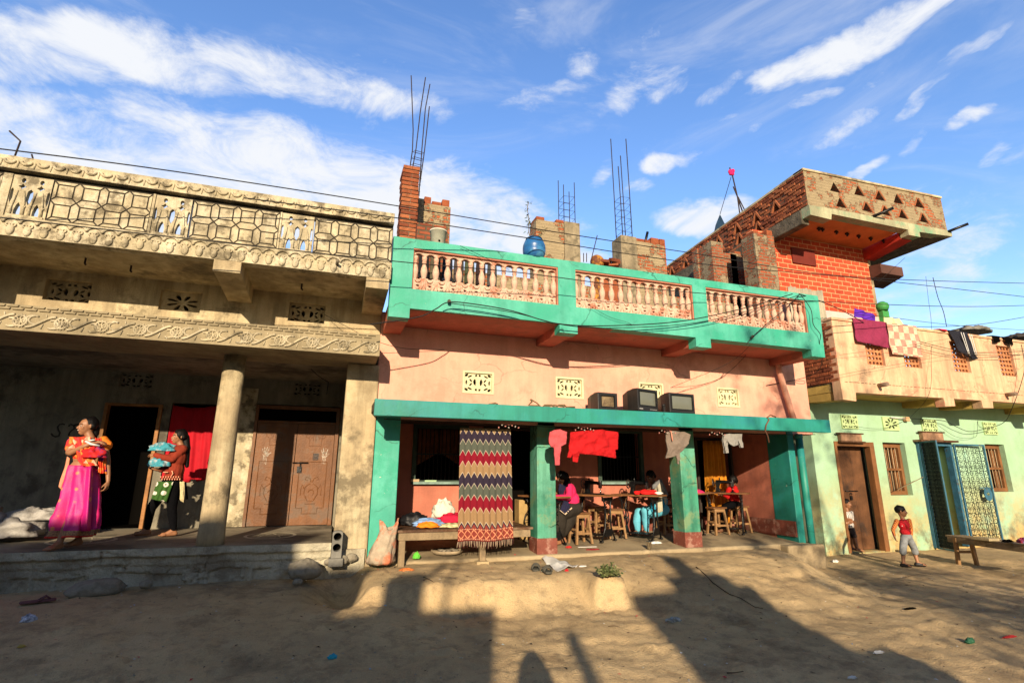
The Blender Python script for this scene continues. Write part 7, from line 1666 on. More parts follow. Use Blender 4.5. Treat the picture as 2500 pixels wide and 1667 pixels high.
blobmesh('trousers', [(hp, (.14, .155, .10), Matrix.Identity(4))]+limb((hp+Vector((0, -.07, 0)), .10), (W3(1640, 850, -.12), .10), (kk[0], .085), (W3(1545, 1000, -.11), .062), (ft[0]+Vector((0, 0, .02)), .045))+limb((hp+Vector((0, .07, 0)), .10), (kk[1], .085), (W3(1400, 1000, .08), .07), (ft[1]+Vector((0, 0, .02)), .05)), LBL, wp, .010, .006, 8, wf=7)
drape('kameez_flap', BEI, [W3(1690, 640, -.22), W3(1700, 760, -.24), W3(1740, 855, -.22)], [W3(1800, 640, -.20), W3(1815, 760, -.20), W3(1820, 830, -.18)], 2, .008, wp)
drape('kameez_side', BBL, [W3(1620, 690, -.22), W3(1625, 770, -.24), W3(1640, 840, -.24)], [W3(1692, 670, -.22), W3(1702, 760, -.235), W3(1742, 850, -.215)], 3, .008, wp)
drape('kameez_back', BBL, [W3(1800, 640, -.19), W3(1812, 740, -.19), W3(1800, 835, -.17)], [W3(1850, 640, -.05), W3(1868, 740, -.05), W3(1858, 835, -.05)], 3, .008, wp)
GRS = MT('grey_shawl', (.18, .18, .185), .9, .15, 8, .3)
drape('shawl', GRS, [W3(1690, 370, -.13), W3(1640, 420, -.16), W3(1650, 480, -.17)], [W3(1760, 330, -.10), W3(1780, 360, -.14), W3(1710, 450, -.17)], 1, .008, wp)
drape('shawl_back', GRS, [W3(1765, 315, -.10), W3(1810, 440, -.15), W3(1855, 608, -.14)], [W3(1790, 320, .06), W3(1850, 450, .02), W3(1905, 570, .0)], 1, .008, wp)

# -- child in red at the far machine
Y0 = 9.05
def W5(x, y, dy=0): return AY(1600+x/3.92, 1000+y/3.92, Y0+dy)
wp = thing('person', 'child in a red hooded top sitting at the far right machine', 'person', (W5(740, 900).x, Y0, FZ(9)))
hc = W5(738, 685); fd = (-.75, .4, -.35); hp = W5(755, 900); ch = W5(735, 790)
M_ = frame(fd); hr = lambda x, y, z: hc+M_ @ (Vector((x, y, z))*.85)
a1, a2 = W5(640, 1110, 0), W5(665, 1120, .12); a1.z = a2.z = FZ(9)+.08
caps = head_caps(hc, fd, .85)+limb((hr(0, -.03, -.05), .04), (W5(740, 730), .04), (ch, .06))+[(ch, (.09, .12, .11), Matrix.Identity(4)), (hp, (.10, .12, .08), Matrix.Identity(4))]+limb((W5(705, 760, -.11), .035), (W5(690, 830, -.15), .03), (W5(640, 810, -.1), .022))+hand(W5(640, 810, -.1), (-1, 0, .1), (0, .2, -1), .75, .4)+limb((W5(705, 760, .11), .035), (W5(680, 820, .12), .03), (W5(640, 808, .05), .022))+hand(W5(640, 808, .05), (-1, 0, .1), (0, .2, -1), .75, .4)
caps += limb((hp+Vector((0, -.05, 0)), .065), (W5(665, 930, -.06), .05), (a1, .03))+limb((hp+Vector((0, .05, 0)), .065), (W5(665, 925, .1), .05), (a2, .03))+foot(a1, (-1, 0, 0), .85)+foot(a2, (-1, 0, 0), .85)
blobmesh('body', caps, SKIND, wp, .008)
blobmesh('hair', [(hr(0, -.025, .036), (.084, .096, .09), M_.to_4x4()), (hr(0, .035, .09), .022, hr(0, -.05, .10), .03), (hr(0, -.07, -.02), .05, hr(0, -.06, -.04), .04)], HAIR, wp, .008, wr=.001); face(wp, hc, fd, .85)
RHD = MT('red_hoodie', (.68, .012, .012), .85, .12, 8, .3)
blobmesh('hooded_top', [(ch, (.115, .14, .125), Matrix.Identity(4)), (W5(750, 850), (.105, .13, .06), Matrix.Identity(4)), (W5(752, 745, -.03), (.06, .075, .05), Matrix.Identity(4))]+limb((W5(705, 762, -.11), .05), (W5(690, 830, -.15), .045), (W5(655, 812, -.11), .034))+limb((W5(705, 762, .11), .05), (W5(680, 820, .12), .04)), RHD, wp, .009, .005, 5)
blobmesh('trousers', [(hp, (.11, .13, .085), Matrix.Identity(4))]+limb((hp+Vector((0, -.05, 0)), .075), (W5(665, 930, -.06), .06), (a1+Vector((0, 0, .03)), .042))+limb((hp+Vector((0, .05, 0)), .075), (W5(665, 925, .1), .06), (a2+Vector((0, 0, .03)), .042)), LEG, wp, .009)

# -- small boy in the red shirt
Y0 = 7.57
def W6(x, y, dy=0): return AY(2000+x/3.336, 980+y/3.336, Y0+dy)
g0 = H(10.1, 7.57)
wp = thing('person', 'small boy in red shirt with striped sleeves and grey shorts standing outside', 'person', (W6(715, 1100).x, Y0, g0))
hc = W6(668, 893); fd = (.62, -.78, -.05); M_ = frame(fd); hr = lambda x, y, z: hc+M_ @ (Vector((x, y, z))*.92)
sl_, sr_ = W6(632, 972, -.02), W6(732, 968, .03); hp = W6(708, 1100); a1, a2 = W6(683, 1300, 0), W6(800, 1300, -.02); a1.z = g0+.075; a2.z = g0+.075
caps = head_caps(hc, fd, .90)+limb((hr(0, -.02, -.06), .033), (W6(682, 955), .034), (W6(685, 1000), .06))+[(W6(688, 1010), (.095, .07, .09), Matrix.Identity(4)), (W6(698, 1060), (.085, .07, .08), Matrix.Identity(4)), (hp, (.09, .075, .065), Matrix.Identity(4))]
caps += limb((sl_, .032), (W6(600, 1045, .0), .026), (W6(612, 1098, -.03), .019))+hand(W6(614, 1100, -.03), (.12, -.1, -1), (.8, -.5, 0), .68, .5, -1)+limb((sr_, .032), (W6(752, 1040, .07), .025), (W6(748, 1088, .06), .018))+hand(W6(748, 1088, .06), (-.1, 0, -1), (-.8, -.4, 0), .68, .5)
k1, k2 = W6(682, 1195, -.02), W6(768, 1190, 0)
caps += limb((hp+Vector((-.04, 0, 0)), .06), (k1, .043), (W6(684, 1250, .01), .036), (a1, .026))+limb((hp+Vector((.04, 0, 0)), .06), (k2, .043), (W6(782, 1245, .01), .036), (a2, .026))+foot(a1, (.35, -.9, 0), .75)+foot(a2, (.75, -.66, 0), .75)
blobmesh('body', caps, SKIN, wp, .0065)
blobmesh('hair', [(hr(0, -.022, .034), (.077, .090, .076), M_.to_4x4()), (hr(0, .04, .090), .016, hr(0, -.05, .098), .024), (hr(.03, -.07, 0), .035, hr(-.03, -.07, 0), .035)], HAIR, wp, .0065, wr=.001); face(wp, hc, fd, .90)
def strp(t, q, cur, noi, ramp, mix):
    w = N('ShaderNodeTexWave', t, bands_direction='X'); w.inputs['Scale'].default_value = 15; w.inputs['Distortion'].default_value = .6; t.links.new(q, w.inputs[0]); return mix(ramp(w.outputs['Fac'], .5, .6), (.33, .03, .02, 1), (.55, .26, .05, 1))
REDS = MT('red_shirt', (.55, .012, .02), .75, .15, 8, .25); STR = MT('striped_sleeve', (.4, .1, .03), .8, extra=strp); SHO = MT('grey_denim', (.22, .23, .24), .9, .2, 20, .3, 120)
blobmesh('shirt', [(W6(688, 1005), (.108, .085, .10), Matrix.Identity(4)), (W6(700, 1058), (.098, .082, .075), Matrix.Identity(4)), (W6(685, 968), (.075, .055, .03), Matrix.Identity(4))], REDS, wp, .007, .004, 2)
blobmesh('sleeve', limb((sl_+Vector((.0, 0, 0)), .038), (W6(600, 1045, 0), .031), (W6(611, 1085, -.025), .025)), STR, wp, .007, .003, 2); blobmesh('sleeve', limb((sr_, .037), (W6(750, 1040, .07), .030), (W6(750, 1078, .06), .025)), STR, wp, .007, .003, 3)
b = MB(); b.tube([W6(676, 965, -.07), W6(700, 990, -.092), W6(725, 1035, -.095), W6(750, 1075, -.08)], .005, 5); b.tube([W6(660, 950, -.04), W6(690, 965, -.06), W6(722, 958, -.05)], .010, 6); b.ell(W6(676, 1012, -.088), (.012, .004, .008), 6, 1); b.build('shirt_trim', [MT('dark_trim_red', (.2, .02, .02), .8), WHITE], wp)
blobmesh('shorts', [(hp, (.102, .088, .07), Matrix.Identity(4))]+limb((hp+Vector((-.04, 0, -.01)), .066), (W6(681, 1195, -.02), .056), (W6(682, 1225, -.02), .056))+limb((hp+Vector((.04, 0, -.01)), .066), (W6(771, 1190, 0), .056), (W6(781, 1224, 0), .056)), SHO, wp, .007, .004, 4)
SHOE = MT('black_shoe', (.012, .010, .010), .5, .2)
for q, d_, in ((a1, (.35, -.9, 0)), (a2, (.75, -.66, 0))):
    d_ = Vector(d_).normalized(); z = g0+.03; c = Vector((q.x, q.y, z)); blobmesh('shoe', limb((c-d_*.03, .032), (c+d_*.04, .034), (c+d_*.10, .028))+[(c-d_*.02+Vector((0, 0, .02)), .03, c+d_*.02+Vector((0, 0, .02)), .03)], SHOE, wp, .007)

# -- child peeping out of the plank door
Y0 = 9.13
wp = thing('person', 'barefoot child in a white striped shirt peeping round the frame of the plank door', 'person', (W6(240, 1000).x, Y0, .03))
hc = W6(222, 830); fd = (.35, -.93, -.05); M_ = frame(fd); hr = lambda x, y, z: hc+M_ @ (Vector((x, y, z))*.9); hp = W6(255, 1040); a1, a2 = W6(312, 1200, -.12), W6(262, 1185, .05); a1.z = .11; a2.z = .11
caps = head_caps(hc, fd, .9)+limb((hr(0, -.02, -.06), .033), (W6(228, 890), .034), (W6(235, 930), .06))+[(W6(236, 940), (.09, .07, .10), Matrix.Identity(4)), (W6(246, 1000), (.08, .07, .09), Matrix.Identity(4)), (hp, (.085, .075, .065), Matrix.Identity(4))]
caps += limb((W6(262, 905), .03), (W6(268, 985, -.03), .024), (W6(240, 992, -.10), .018))+hand(W6(240, 992, -.10), (-.9, -.1, .2), (0, 1, 0), .65, .6)+limb((W6(205, 905), .03), (W6(208, 980, .0), .024), (W6(212, 1040, -.02), .018))+hand(W6(212, 1040, -.02), (0, 0, -1), (1, 0, 0), .65, .5)
caps += limb((hp+Vector((.03, 0, 0)), .055), (W6(290, 1110, -.08), .04), (a1, .025))+limb((hp+Vector((-.03, 0, 0)), .055), (W6(258, 1110, .02), .04), (a2, .025))+foot(a1, (.8, -.6, 0), .75)+foot(a2, (.5, -.85, 0), .75)
blobmesh('body', caps, SKIN, wp, .007)
blobmesh('hair', [(hr(0, -.022, .034), (.077, .090, .076), M_.to_4x4()), (hr(0, .04, .090), .016, hr(0, -.05, .098), .024)], HAIR, wp, .007, wr=.001); face(wp, hc, fd, .9)
def st2(t, q, cur, noi, ramp, mix):
    w = N('ShaderNodeTexWave', t, bands_direction='X'); w.inputs['Scale'].default_value = 11; t.links.new(q, w.inputs[0]); return mix(ramp(w.outputs['Fac'], .75, .85), (.7, .66, .6, 1), (.06, .05, .06, 1))
blobmesh('shirt', [(W6(237, 930), (.10, .08, .10), Matrix.Identity(4)), (W6(246, 1005), (.09, .08, .09), Matrix.Identity(4))]+limb((W6(262, 905), .04), (W6(268, 960, -.02), .035))+limb((W6(206, 905), .04), (W6(208, 960, 0), .035)), MT('striped_shirt', (.7, .66, .6), .8, extra=st2), wp, .0075, .003, 3)
blobmesh('shorts', [(hp, (.092, .082, .07), Matrix.Identity(4))]+limb((hp+Vector((.03, 0, 0)), .064), (W6(284, 1095, -.07), .054))+limb((hp+Vector((-.03, 0, 0)), .064), (W6(258, 1095, .02), .054)), MT('brown_shorts', (.05, .035, .03), .9, .2), wp, .008, .003, 4)

# -- the onlooker beside the viewer, whose shadow lies on the earth
wp = thing('person', 'person wrapped in a grey shawl standing beside the viewer', 'person', (.24, -.30, 0))
O = Vector((.24, -.30, 0)); V = lambda x, y, z: O+Vector((x*1.1, y, z*1.06)); hc = V(0, 0, 1.60)
caps = head_caps(hc, (0, 1, 0), 1)+limb((V(0, 0, 1.52), .05), (V(0, 0, 1.4), .055), (V(0, 0, 1.3), .1))+[(V(0, 0, 1.25), (.17, .10, .18), Matrix.Identity(4)), (V(0, 0, 1.0), (.15, .10, .16), Matrix.Identity(4)), (V(0, 0, .88), (.16, .11, .10), Matrix.Identity(4))]
for q in (-1, 1): caps += limb((V(q*.17, 0, 1.38), .05), (V(q*.20, .02, 1.12), .04), (V(q*.14, .10, .95), .027))+hand(V(q*.14, .10, .95), (-q*.3, .3, -1), (-q, .2, 0), 1, .8, q)+limb((V(q*.08, 0, .85), .09), (V(q*.1, 0, .47), .06), (V(q*.1, 0, .09), .04))+foot(V(q*.1, 0, .075), (0, 1, 0))
blobmesh('body', caps, SKIN, wp, .01); blobmesh('hair', [(V(0, -.02, 1.635), (.085, .1, .09), Matrix.Identity(4))], HAIR, wp, .01)
blobmesh('shirt', [(V(0, 0, 1.25), (.19, .12, .19), Matrix.Identity(4)), (V(0, 0, 1.02), (.17, .12, .16), Matrix.Identity(4))]+sum([limb((V(q*.17, 0, 1.38), .065), (V(q*.20, .02, 1.14), .055)) for q in (-1, 1)], []), MT('plain_shirt', (.3, .3, .32), .9), wp, .012)
blobmesh('trousers', [(V(0, 0, .88), (.17, .125, .11), Matrix.Identity(4))]+sum([limb((V(q*.08, 0, .85), .1), (V(q*.1, 0, .47), .075), (V(q*.1, 0, .12), .055)) for q in (-1, 1)], []), LEG, wp, .012)

loft('shawl', GRS, wp, [(V(0, -.02, 1.70), .05, .06, 0), (V(0, -.02, 1.62), .105, .12, .3), (V(0, -.01, 1.45), .15, .14, .6), (V(0, 0, 1.28), .25, .17, .8), (V(0, 0, .95), .30, .19, 1.2), (V(0, 0, .75), .32, .2, 1.4)])
# ------------------------------------------------------------------ washing on the roof parapet of the green house
def parap(name, label, cat, mat, tl, tr, br, bl, extra=None, ph=0, back=.35):
    """cloth folded over the parapet: hangs in front, lies over the coping and down behind"""
    P_ = [AY(1920+x/3.733, 680+y/3.733, 8.03) for x, y in (tl, tr, br, bl)]
    nu, nv = 30, 26; b = MB(); vs = []
    for j in range(nv+1):
        for i in range(nu+1):
            u = i/nu; v = j/nv
            if v < .2: k = v/.2; top = P_[0].lerp(P_[1], u); p = Vector((top.x, 8.40-.0*k, 4.88-back*(1-k)))
            elif v < .3: k = (v-.2)/.1; top = P_[0].lerp(P_[1], u); p = Vector((top.x, 8.40-.36*k, 4.885+.015*math.sin(math.pi*k)))
            else:
                k = (v-.3)/.7; t_ = P_[0].lerp(P_[1], u); t_.z = 4.88; p = t_.lerp(P_[3].lerp(P_[2], u), k); p.y = 8.04+.012*math.sin(u*19+ph+k*3)*k-.01*k+.02*math.sin(k*9+u*5+ph)*k
            vs.append(p)
    b.add(vs, [(j*(nu+1)+i, (j+1)*(nu+1)+i, (j+1)*(nu+1)+i+1, j*(nu+1)+i+1) for j in range(nv) for i in range(nu)], 0, True)
    return tag(b.build(name, mat, solid=.008), label, cat)
def quilt(t, q, cur, noi, ramp, mix):
    s = N('ShaderNodeSeparateXYZ', t); t.links.new(q, s.inputs[0])
    a = N('ShaderNodeCombineXYZ', t); t.links.new(s.outputs[0], a.inputs[0]); t.links.new(s.outputs[2], a.inputs[1])
    ch = N('ShaderNodeTexChecker', t); ch.inputs['Scale'].default_value = 6.2; ch.inputs['Color1'].default_value = (.50, .12, .10, 1); ch.inputs['Color2'].default_value = (.60, .52, .36, 1); t.links.new(a.outputs[0], ch.inputs[0])
    m = N('ShaderNodeMapping', t); m.inputs['Location'].default_value = (.08, .02, 0); t.links.new(a.outputs[0], m.inputs[0])
    c2 = N('ShaderNodeTexChecker', t); c2.inputs['Scale'].default_value = 12.4; c2.inputs['Color1'].default_value = (0, 0, 0, 1); c2.inputs['Color2'].default_value = (1, 1, 1, 1); t.links.new(a.outputs[0], c2.inputs[0])
    return mix(.3, mix(.25, ch.outputs[0], c2.outputs[0], 'MULTIPLY'), (.62, .5, .36, 1))
parap('maroon_cloth', 'ribbed maroon cloth hanging over the left end of the peach parapet', 'cloth', MT('maroon_rib', (.26, .025, .075), .9, .15, 20, .5, 120), (610, 360), (905, 392), (940, 632), (640, 575), ph=1)
parap('check_blanket', 'cream blanket with red squares draped over the peach parapet', 'blanket', MT('quilt', (.6, .5, .35), .9, 0, extra=quilt), (918, 405), (1190, 450), (1240, 718), (955, 690), ph=2)
parap('striped_trousers', 'black track trousers with white side stripes hung over the parapet', 'clothing', MT('black_track', (.012, .012, .022), .8, .2), (1480, 470), (1560, 480), (1668, 715), (1580, 670), ph=.5)
o = bpy.data.objects['striped_trousers']
parap('trouser_leg', None, None, MT('black_track', (.012, .012, .022), .8, .2), (1560, 480), (1650, 492), (1745, 732), (1690, 740), ph=1.5); l = bpy.data.objects['trouser_leg']; l.parent = o
b = MB()
for (x0, y0, x1, y1) in ((1590, 490, 1660, 690), (1612, 492, 1672, 700), (1665, 505, 1722, 700), (1685, 510, 1738, 705)):
    b.tube([AY(1920+(x0+(x1-x0)*t)/3.733, 680+(y0+(y1-y0)*t)/3.733, 8.00) for t in [i/6 for i in range(7)]], .008, 5)
k = b.build('stripe', WHITE, None); k.parent = o
parap('dark_rag', 'small dark rag on the parapet left of the fourth lattice opening', 'cloth', BLACK, (1885, 525), (1950, 535), (1950, 580), (1900, 585)); parap('dark_rag', 'small dark rag on the parapet right above the fourth lattice opening', 'cloth', BLACK, (1975, 535), (2065, 548), (2065, 618), (2010, 590))
parap('red_rag', 'small red rag on the parapet left of the striped trousers', 'cloth', MT('scrap_red', (.6, .01, .02), .8), (1400, 455), (1465, 462), (1462, 482), (1420, 470))
Rr = lambda x, y, Y=8.6: AY(1920+x/3.733, 680+y/3.733, Y)
cloth('purple_cloth', 'violet cloth pegged on the line behind the maroon cloth', 'cloth', MT('violet', (.09, .015, .38), .85, .15), lambda u, v: tuple(Rr(622, 268).lerp(Rr(815, 335), u).lerp(Rr(622, 345).lerp(Rr(815, 400), u), v)+Vector((0, .02*math.sin(u*14+v), 0))), 24, 6)
cloth('cream_cloth', 'pale yellow cloth on the line behind the checked blanket', 'cloth', MT('pale_yellow', (.72, .62, .32), .85, .1), lambda u, v: tuple(Rr(888, 350).lerp(Rr(1020, 365), u).lerp(Rr(900, 430).lerp(Rr(1060, 430), u), v)+Vector((0, .03*math.sin(u*10+v), 0))), 20, 6)
heap('grey_tarp', 'grey tarpaulin heaped on the roof behind the striped trousers', MT('grey_tarp', (.2, .19, .17), .8, .3, 6), tuple(Rr(1700, 480, 9.2)), (.5, .3, .12), 61)
heap('dark_tarp', 'dark tarpaulin on the roof at the right edge', MT('dark_tarp', (.06, .05, .045), .8, .3, 6), tuple(Rr(2160, 545, 10)), (.5, .4, .14), 62)

# ------------------------------------------------------------------ wires
def wire(label, pts, r=.010, name='power_cable', group=None, fine=8):
    P_ = []; pts = [Vector(p) for p in pts]
    for i in range(len(pts)-1):
        p0, p1, p2, p3 = pts[max(0, i-1)], pts[i], pts[i+1], pts[min(len(pts)-1, i+2)]
        for k in range(fine):
            t = k/fine; P_.append(.5*((2*p1)+(p2-p0)*t+(2*p0-5*p1+4*p2-p3)*t*t+(3*p1-p0-3*p2+p3)*t**3))
    P_.append(pts[-1]); b = MB(); b.tube(P_, r*.75, 5); return tag(b.build(name, WIRE), label, 'cable', group)
F2 = lambda x, y, Y: AY(x*1.063, y*1.063, Y)
GRP = 'overhead power cables'
wire('topmost power cable crossing the sky above the left balcony', [F2(-60, 335, 6.0), F2(300, 380, 6.2), F2(600, 424, 6.4), F2(905, 472, 6.6), F2(1300, 537, 6.9), F2(1600, 583, 7.2), F2(1960, 636, 7.6), F2(2400, 652, 8.0)], .010, group=GRP)
wire('second power cable crossing in front of the roof piers to the far right', [F2(560, 455, 6.3), F2(905, 500, 6.45), F2(1200, 545, 6.7), F2(1600, 605, 7.0), F2(2000, 642, 7.5), F2(2400, 687, 8.0)], .010, group=GRP)
wire('power cable passing in front of the balusters of the turquoise balcony', [F2(-40, 495, 6.3), F2(400, 545, 6.4), F2(905, 600, 6.5), F2(1200, 627, 6.6), F2(1500, 664, 6.7), F2(1880, 692, 7.0), F2(2200, 704, 7.5), F2(2400, 700, 8)], .009, group=GRP)
wire('thick looping cable from the left drain spout along the turquoise balcony', [F2(850, 745, 6.85), F2(960, 728, 6.85), F2(1000, 710, 6.85), F2(1032, 694, 6.85), F2(1100, 700, 6.85), F2(1180, 715, 6.85), F2(1280, 743, 6.85), F2(1400, 748, 6.85), F2(1560, 738, 6.85), F2(1700, 710, 6.85), F2(1820, 675, 6.85)], .011)
wire('second strand of the looping cable below the balusters', [F2(1032, 696, 6.87), F2(1180, 718, 6.87), F2(1300, 747, 6.87), F2(1420, 753, 6.87), F2(1600, 741, 6.87), F2(1750, 705, 6.87), F2(1840, 676, 6.87)], .008)
wire('cable running from the right spout up across the last balusters', [F2(1715, 790, 6.9), F2(1728, 774, 6.9), F2(1760, 745, 6.9), F2(1800, 712, 6.9), F2(1835, 678, 6.9)], .009)
wire('cable hanging down the right end of the turquoise balcony', [F2(1838, 676, 6.9), F2(1862, 710, 6.92), F2(1868, 745, 6.92), F2(1884, 768, 6.92), F2(1882, 790, 7.0), F2(1888, 820, 7.1), F2(1880, 850, 7.5), F2(1845, 868, 7.9), F2(1760, 885, 7.98)], .008)
wire('cable looping from the balcony corner to the rooftop washing', [F2(1835, 675, 6.9), F2(1880, 690, 7.2), F2(1940, 716, 7.6), F2(1985, 742, 8.05)], .012)
wire('thin cable from the middle television up to the second bracket', [F2(1540, 890, 7.6), F2(1590, 870, 7.6), F2(1640, 850, 7.5), F2(1690, 823, 7.3), F2(1722, 793, 7.0)], .005)
wire('thin cable from the middle television along the pink wall', [F2(1540, 890, 7.7), F2(1600, 885, 7.9), F2(1650, 870, 7.95), F2(1690, 840, 7.98), F2(1735, 790, 7.6)], .005)
wire('thin cable from the left house vent across the corner of the pink wall', [F2(745, 722, 7.95), F2(800, 752, 7.7), F2(860, 782, 7.7), F2(930, 800, 7.9), F2(1020, 803, 7.97)], .005)
wire('thin diagonal wire hanging across the left baluster panel', [F2(1057, 565, 6.95), F2(1110, 590, 6.95), F2(1170, 620, 6.95)], .005)
wire('thin wire from the balusters down to the lamp under the balcony', [F2(1350, 700, 6.95), F2(1400, 728, 6.95), F2(1450, 745, 7.0), F2(1455, 768, 7.4)], .004)
Rw = lambda x, y, Y: AY(1920+x/3.733, 680+y/3.733, Y)
wire('washing line running over the roof of the green house', [Rw(560, 325, 8.2), Rw(870, 345, 8.6), Rw(1300, 400, 8.8), Rw(1700, 440, 9.2), Rw(2165, 470, 9.6)], .008)
wire('cable rising to the right above the peach parapet', [Rw(1190, 440, 8.5), Rw(1500, 435, 8.4), Rw(1800, 412, 8.2), Rw(2165, 352, 8)], .009, group=GRP)
wire('upper of the two cables sagging in front of the peach parapet', [Rw(1210, 572, 7.9), Rw(1400, 622, 7.9), Rw(1640, 668, 7.9), Rw(1900, 675, 7.9), Rw(2200, 655, 7.9)], .009)
wire('lower of the two cables sagging in front of the peach parapet', [Rw(1210, 590, 7.9), Rw(1450, 655, 7.9), Rw(1700, 690, 7.9), Rw(1950, 700, 7.9), Rw(2200, 690, 7.9)], .008)
wire('thin cable slanting across the parapet from the brick flank', [Rw(480, 878, 7.95), Rw(900, 800, 7.95), Rw(1500, 700, 7.9), Rw(2170, 640, 7.8)], .004)
wire('thin cable crossing the parapet below the washing', [Rw(480, 695, 7.95), Rw(900, 640, 7.9), Rw(1500, 545, 7.9)], .004)
wire('thin vertical wire dropping from the jutting roof to the parapet', [Rw(1270, -20, 8.5), Rw(1295, 200, 8.4), Rw(1320, 400, 8.3), Rw(1320, 700, 8.05), Rw(1300, 1050, 8.0), Rw(1130, 1260, 8.9)], .005)
wire('twisted grey wire hanging from the jutting roof', [Rw(1335, -10, 8.8), Rw(1380, 170, 8.8), Rw(1430, 300, 8.7), Rw(1460, 440, 8.7)], .011)
wire('black cable drooping along the top of the green wall', [Rw(1130, 1275, 8.95), Rw(1330, 1285, 8.9), Rw(1450, 1300, 8.9), Rw(1550, 1350, 8.9), Rw(1665, 1392, 8.9), Rw(1800, 1370, 8.8), Rw(1980, 1310, 8.6), Rw(2060, 1170, 8.1), Rw(2140, 950, 7.95), Rw(2170, 790, 7.9), Rw(2140, 600, 7.9)], .010)
wire('thin wire drooping between the vents of the green wall', [Rw(600, 1340, 8.95), Rw(740, 1362, 8.95), Rw(870, 1365, 8.95), Rw(1000, 1330, 8.95), Rw(1090, 1285, 8.95)], .005)
wire('thin loop of wire under the third vent of the green wall', [Rw(1340, 1300, 8.95), Rw(1430, 1370, 8.95), Rw(1560, 1445, 8.95), Rw(1715, 1445, 8.95), Rw(1740, 1380, 8.95), Rw(1740, 1300, 8.95)], .005)
wire('thin strings stretched below the jutting roof', [AY(1960+1150/4.61, 420+965/4.61, 8.8), AY(1960+830/4.61, 420+1255/4.61, 9.3)], .006)
tl = thing('tube_light', 'tube light with a wooden holder fixed near the second vent of the green house', 'lamp', Rw(1090, 1280, 8.98))
b = MB(); b.tube([Rw(950, 1263, 8.98), Rw(1080, 1275, 8.98)], .014, 8); b.build('tube', WHITE, tl); b = MB(); q = Rw(1100, 1280, 8.98); b.box(q.x-.06, q.x+.05, 8.95, 9.04, q.z-.05, q.z+.05); b.build('holder', MT('pale_brown', (.5, .3, .16), .8), tl, bevel=.008)
b = MB(); b.tube([Rw(0, 0, 9)*0+AY(2000+640/3.336, 980+715/3.336, 8.85), AY(2000+845/3.336, 980+615/3.336, 8.8)], .008, 5); tag(b.build('gate_stick', WOODO), 'thin stick leaning from the barred window to the iron gate', 'stick')

# ------------------------------------------------------------------ the other side of the lane, behind the viewer
OPP = MT('opposite_wall', (.34, .26, .17), .9, .25, 1.2, .3, 30, .4)
def opp(label, x0, x1, y1, z, bits=()):
    t = thing('house_opposite', label, 'house', ((x0+x1)/2, -7, 0)); b = MB(); k = .30*(y1-6); q = [(x0, -6.0), (x1, -6.0), (x1-k, -y1), (x0-k, -y1)]
    b.add([(a, c, zz_) for zz_ in (-.2, z) for a, c in q], [(3, 2, 1, 0), (4, 5, 6, 7), (0, 1, 5, 4), (1, 2, 6, 5), (2, 3, 7, 6), (3, 0, 4, 7)]); b.build('wall', OPP, t)
    for (a, c, zz_) in bits: b = MB(); b.box(a, c, -6.4, -6.02, z, zz_); b.build('parapet_block', OPP, t)
    b = MB(); b.box((x0+x1)/2-.4, (x0+x1)/2+.4, -6.02, -5.96, 0, 2); b.build('door', PLANK, t); return t
opp('tallest house on the far side of the lane', -30, -8.3, 16, 8.15); opp('tall flat house on the far side of the lane', -8.3, -4.5, 16, 5.66); opp('second flat house on the far side of the lane', -4.5, -3.5, 12, 5.0)
opp('low house on the far side of the lane', -3.5, -1.80, 11, 4.24, [(-3.12, -2.76, 4.80)])
opp('narrow house on the far side of the lane', -.06, 1.70, 11, 4.27, [(.55, 1.35, 4.5), (.78, .98, 4.9)])
opp('garden shed on the far side of the lane', 1.70, 2.15, 9, 3.42)
opp('large house on the far side of the lane', 12.5, 32, 14, 4.0)
b = MB(); b.tube([(-1.03, -6.0, 0), (-1.0, -6.0, 3.85)], .075, 10); tag(b.build('pole', WOODO), 'wooden pole on the far side of the lane', 'pole')
b = MB(); b.tube([(-2.45, -6.2, 4.2), (-2.43, -6.2, 5.15)], .03, 8); b.tube([(-2.95, -6.2, 4.2), (-2.6, -6.2, 5.05)], .05, 8); tag(b.build('roof_rods', RUST), 'rods standing on the low house opposite', 'rods')
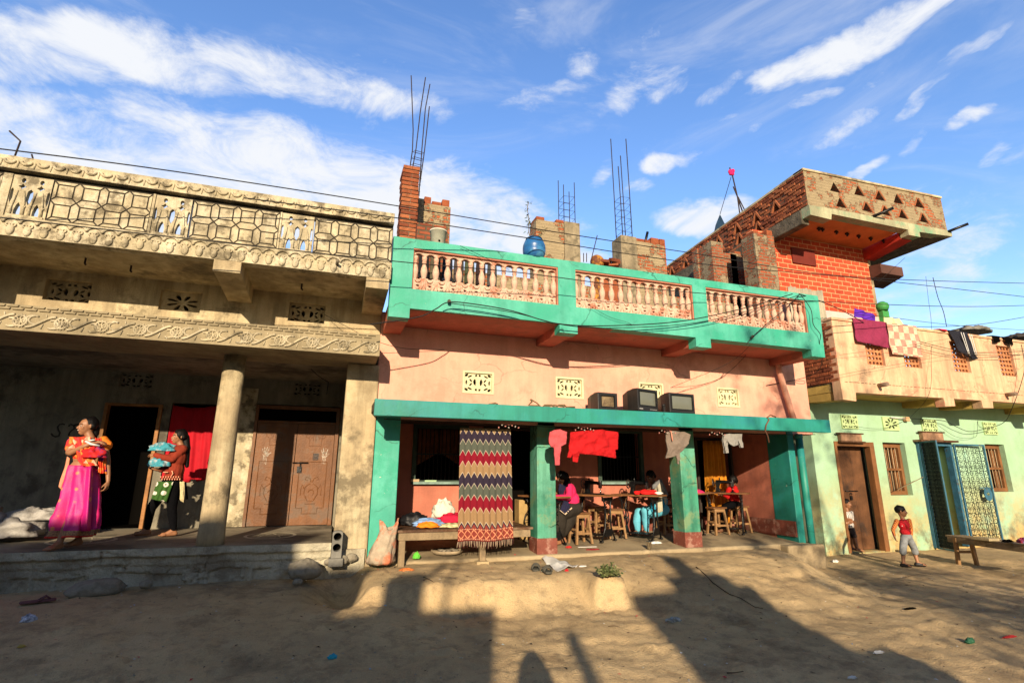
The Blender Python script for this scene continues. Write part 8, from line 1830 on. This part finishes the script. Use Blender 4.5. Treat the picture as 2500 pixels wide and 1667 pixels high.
tre = thing('tree', 'spreading tree on the far side of the lane', 'tree', (6.5, -8, 0))
b = MB(); b.tube([(6.5, -8, -.2), (6.55, -8, 1.2), (6.4, -8.1, 2.3)], .16, 10, r1=.1)
random.seed(5); LV = MB(); 
for k in range(13):
    e = Vector((random.uniform(3.0, 12.0), -8+random.uniform(-.9, .9), random.uniform(2.8, 4.7))); m_ = Vector((6.4, -8.1, 2.3)).lerp(e, .5)+Vector((0, 0, .3)); b.tube([(6.4, -8.1, 2.2), m_, e], .06, 6, r1=.015)
    for j in range(430):
        c = m_.lerp(e, random.uniform(.1, 1.25))+Vector((random.gauss(0, .34), random.gauss(0, .3), random.gauss(0, .26))); dd = Vector((random.gauss(0, 1), random.gauss(0, 1), random.gauss(0, 1))).normalized(); s = dd.orthogonal().normalized()*.045; L_ = .13; LV.add([c, c+dd*L_*.5+s, c+dd*L_, c+dd*L_*.5-s], [(0, 1, 2, 3)])
for j in range(4200):
    c = Vector((random.uniform(2.5, 13), -8+random.uniform(-.7, .7), random.uniform(.3, 3.9)))
    if fbm(c.x*.9, 3, c.z*1.3) < .03: continue
    dd = Vector((random.gauss(0, 1), random.gauss(0, 1), random.gauss(0, 1))).normalized(); s = dd.orthogonal().normalized()*.06; L_ = .16; LV.add([c, c+dd*L_*.5+s, c+dd*L_, c+dd*L_*.5-s], [(0, 1, 2, 3)])
b.tube([(6.4, -8.1, 2.2), (5.2, -8, 5.0), (4.4, -8, 8.2)], .08, 8, r1=.02)
for j in range(2600):
    c = Vector((random.uniform(2.0, 5.9), -8+random.uniform(-.8, .8), random.uniform(4.6, 9.0)))
    if fbm(c.x*1.1, 8, c.z*1.1) < .10: continue
    dd = Vector((random.gauss(0, 1), random.gauss(0, 1), random.gauss(0, 1))).normalized(); s = dd.orthogonal().normalized()*.06; L_ = .16; LV.add([c, c+dd*L_*.5+s, c+dd*L_, c+dd*L_*.5-s], [(0, 1, 2, 3)])
b.build('trunk', WOODO, tre); LV.build('crown', LEAF, tre)
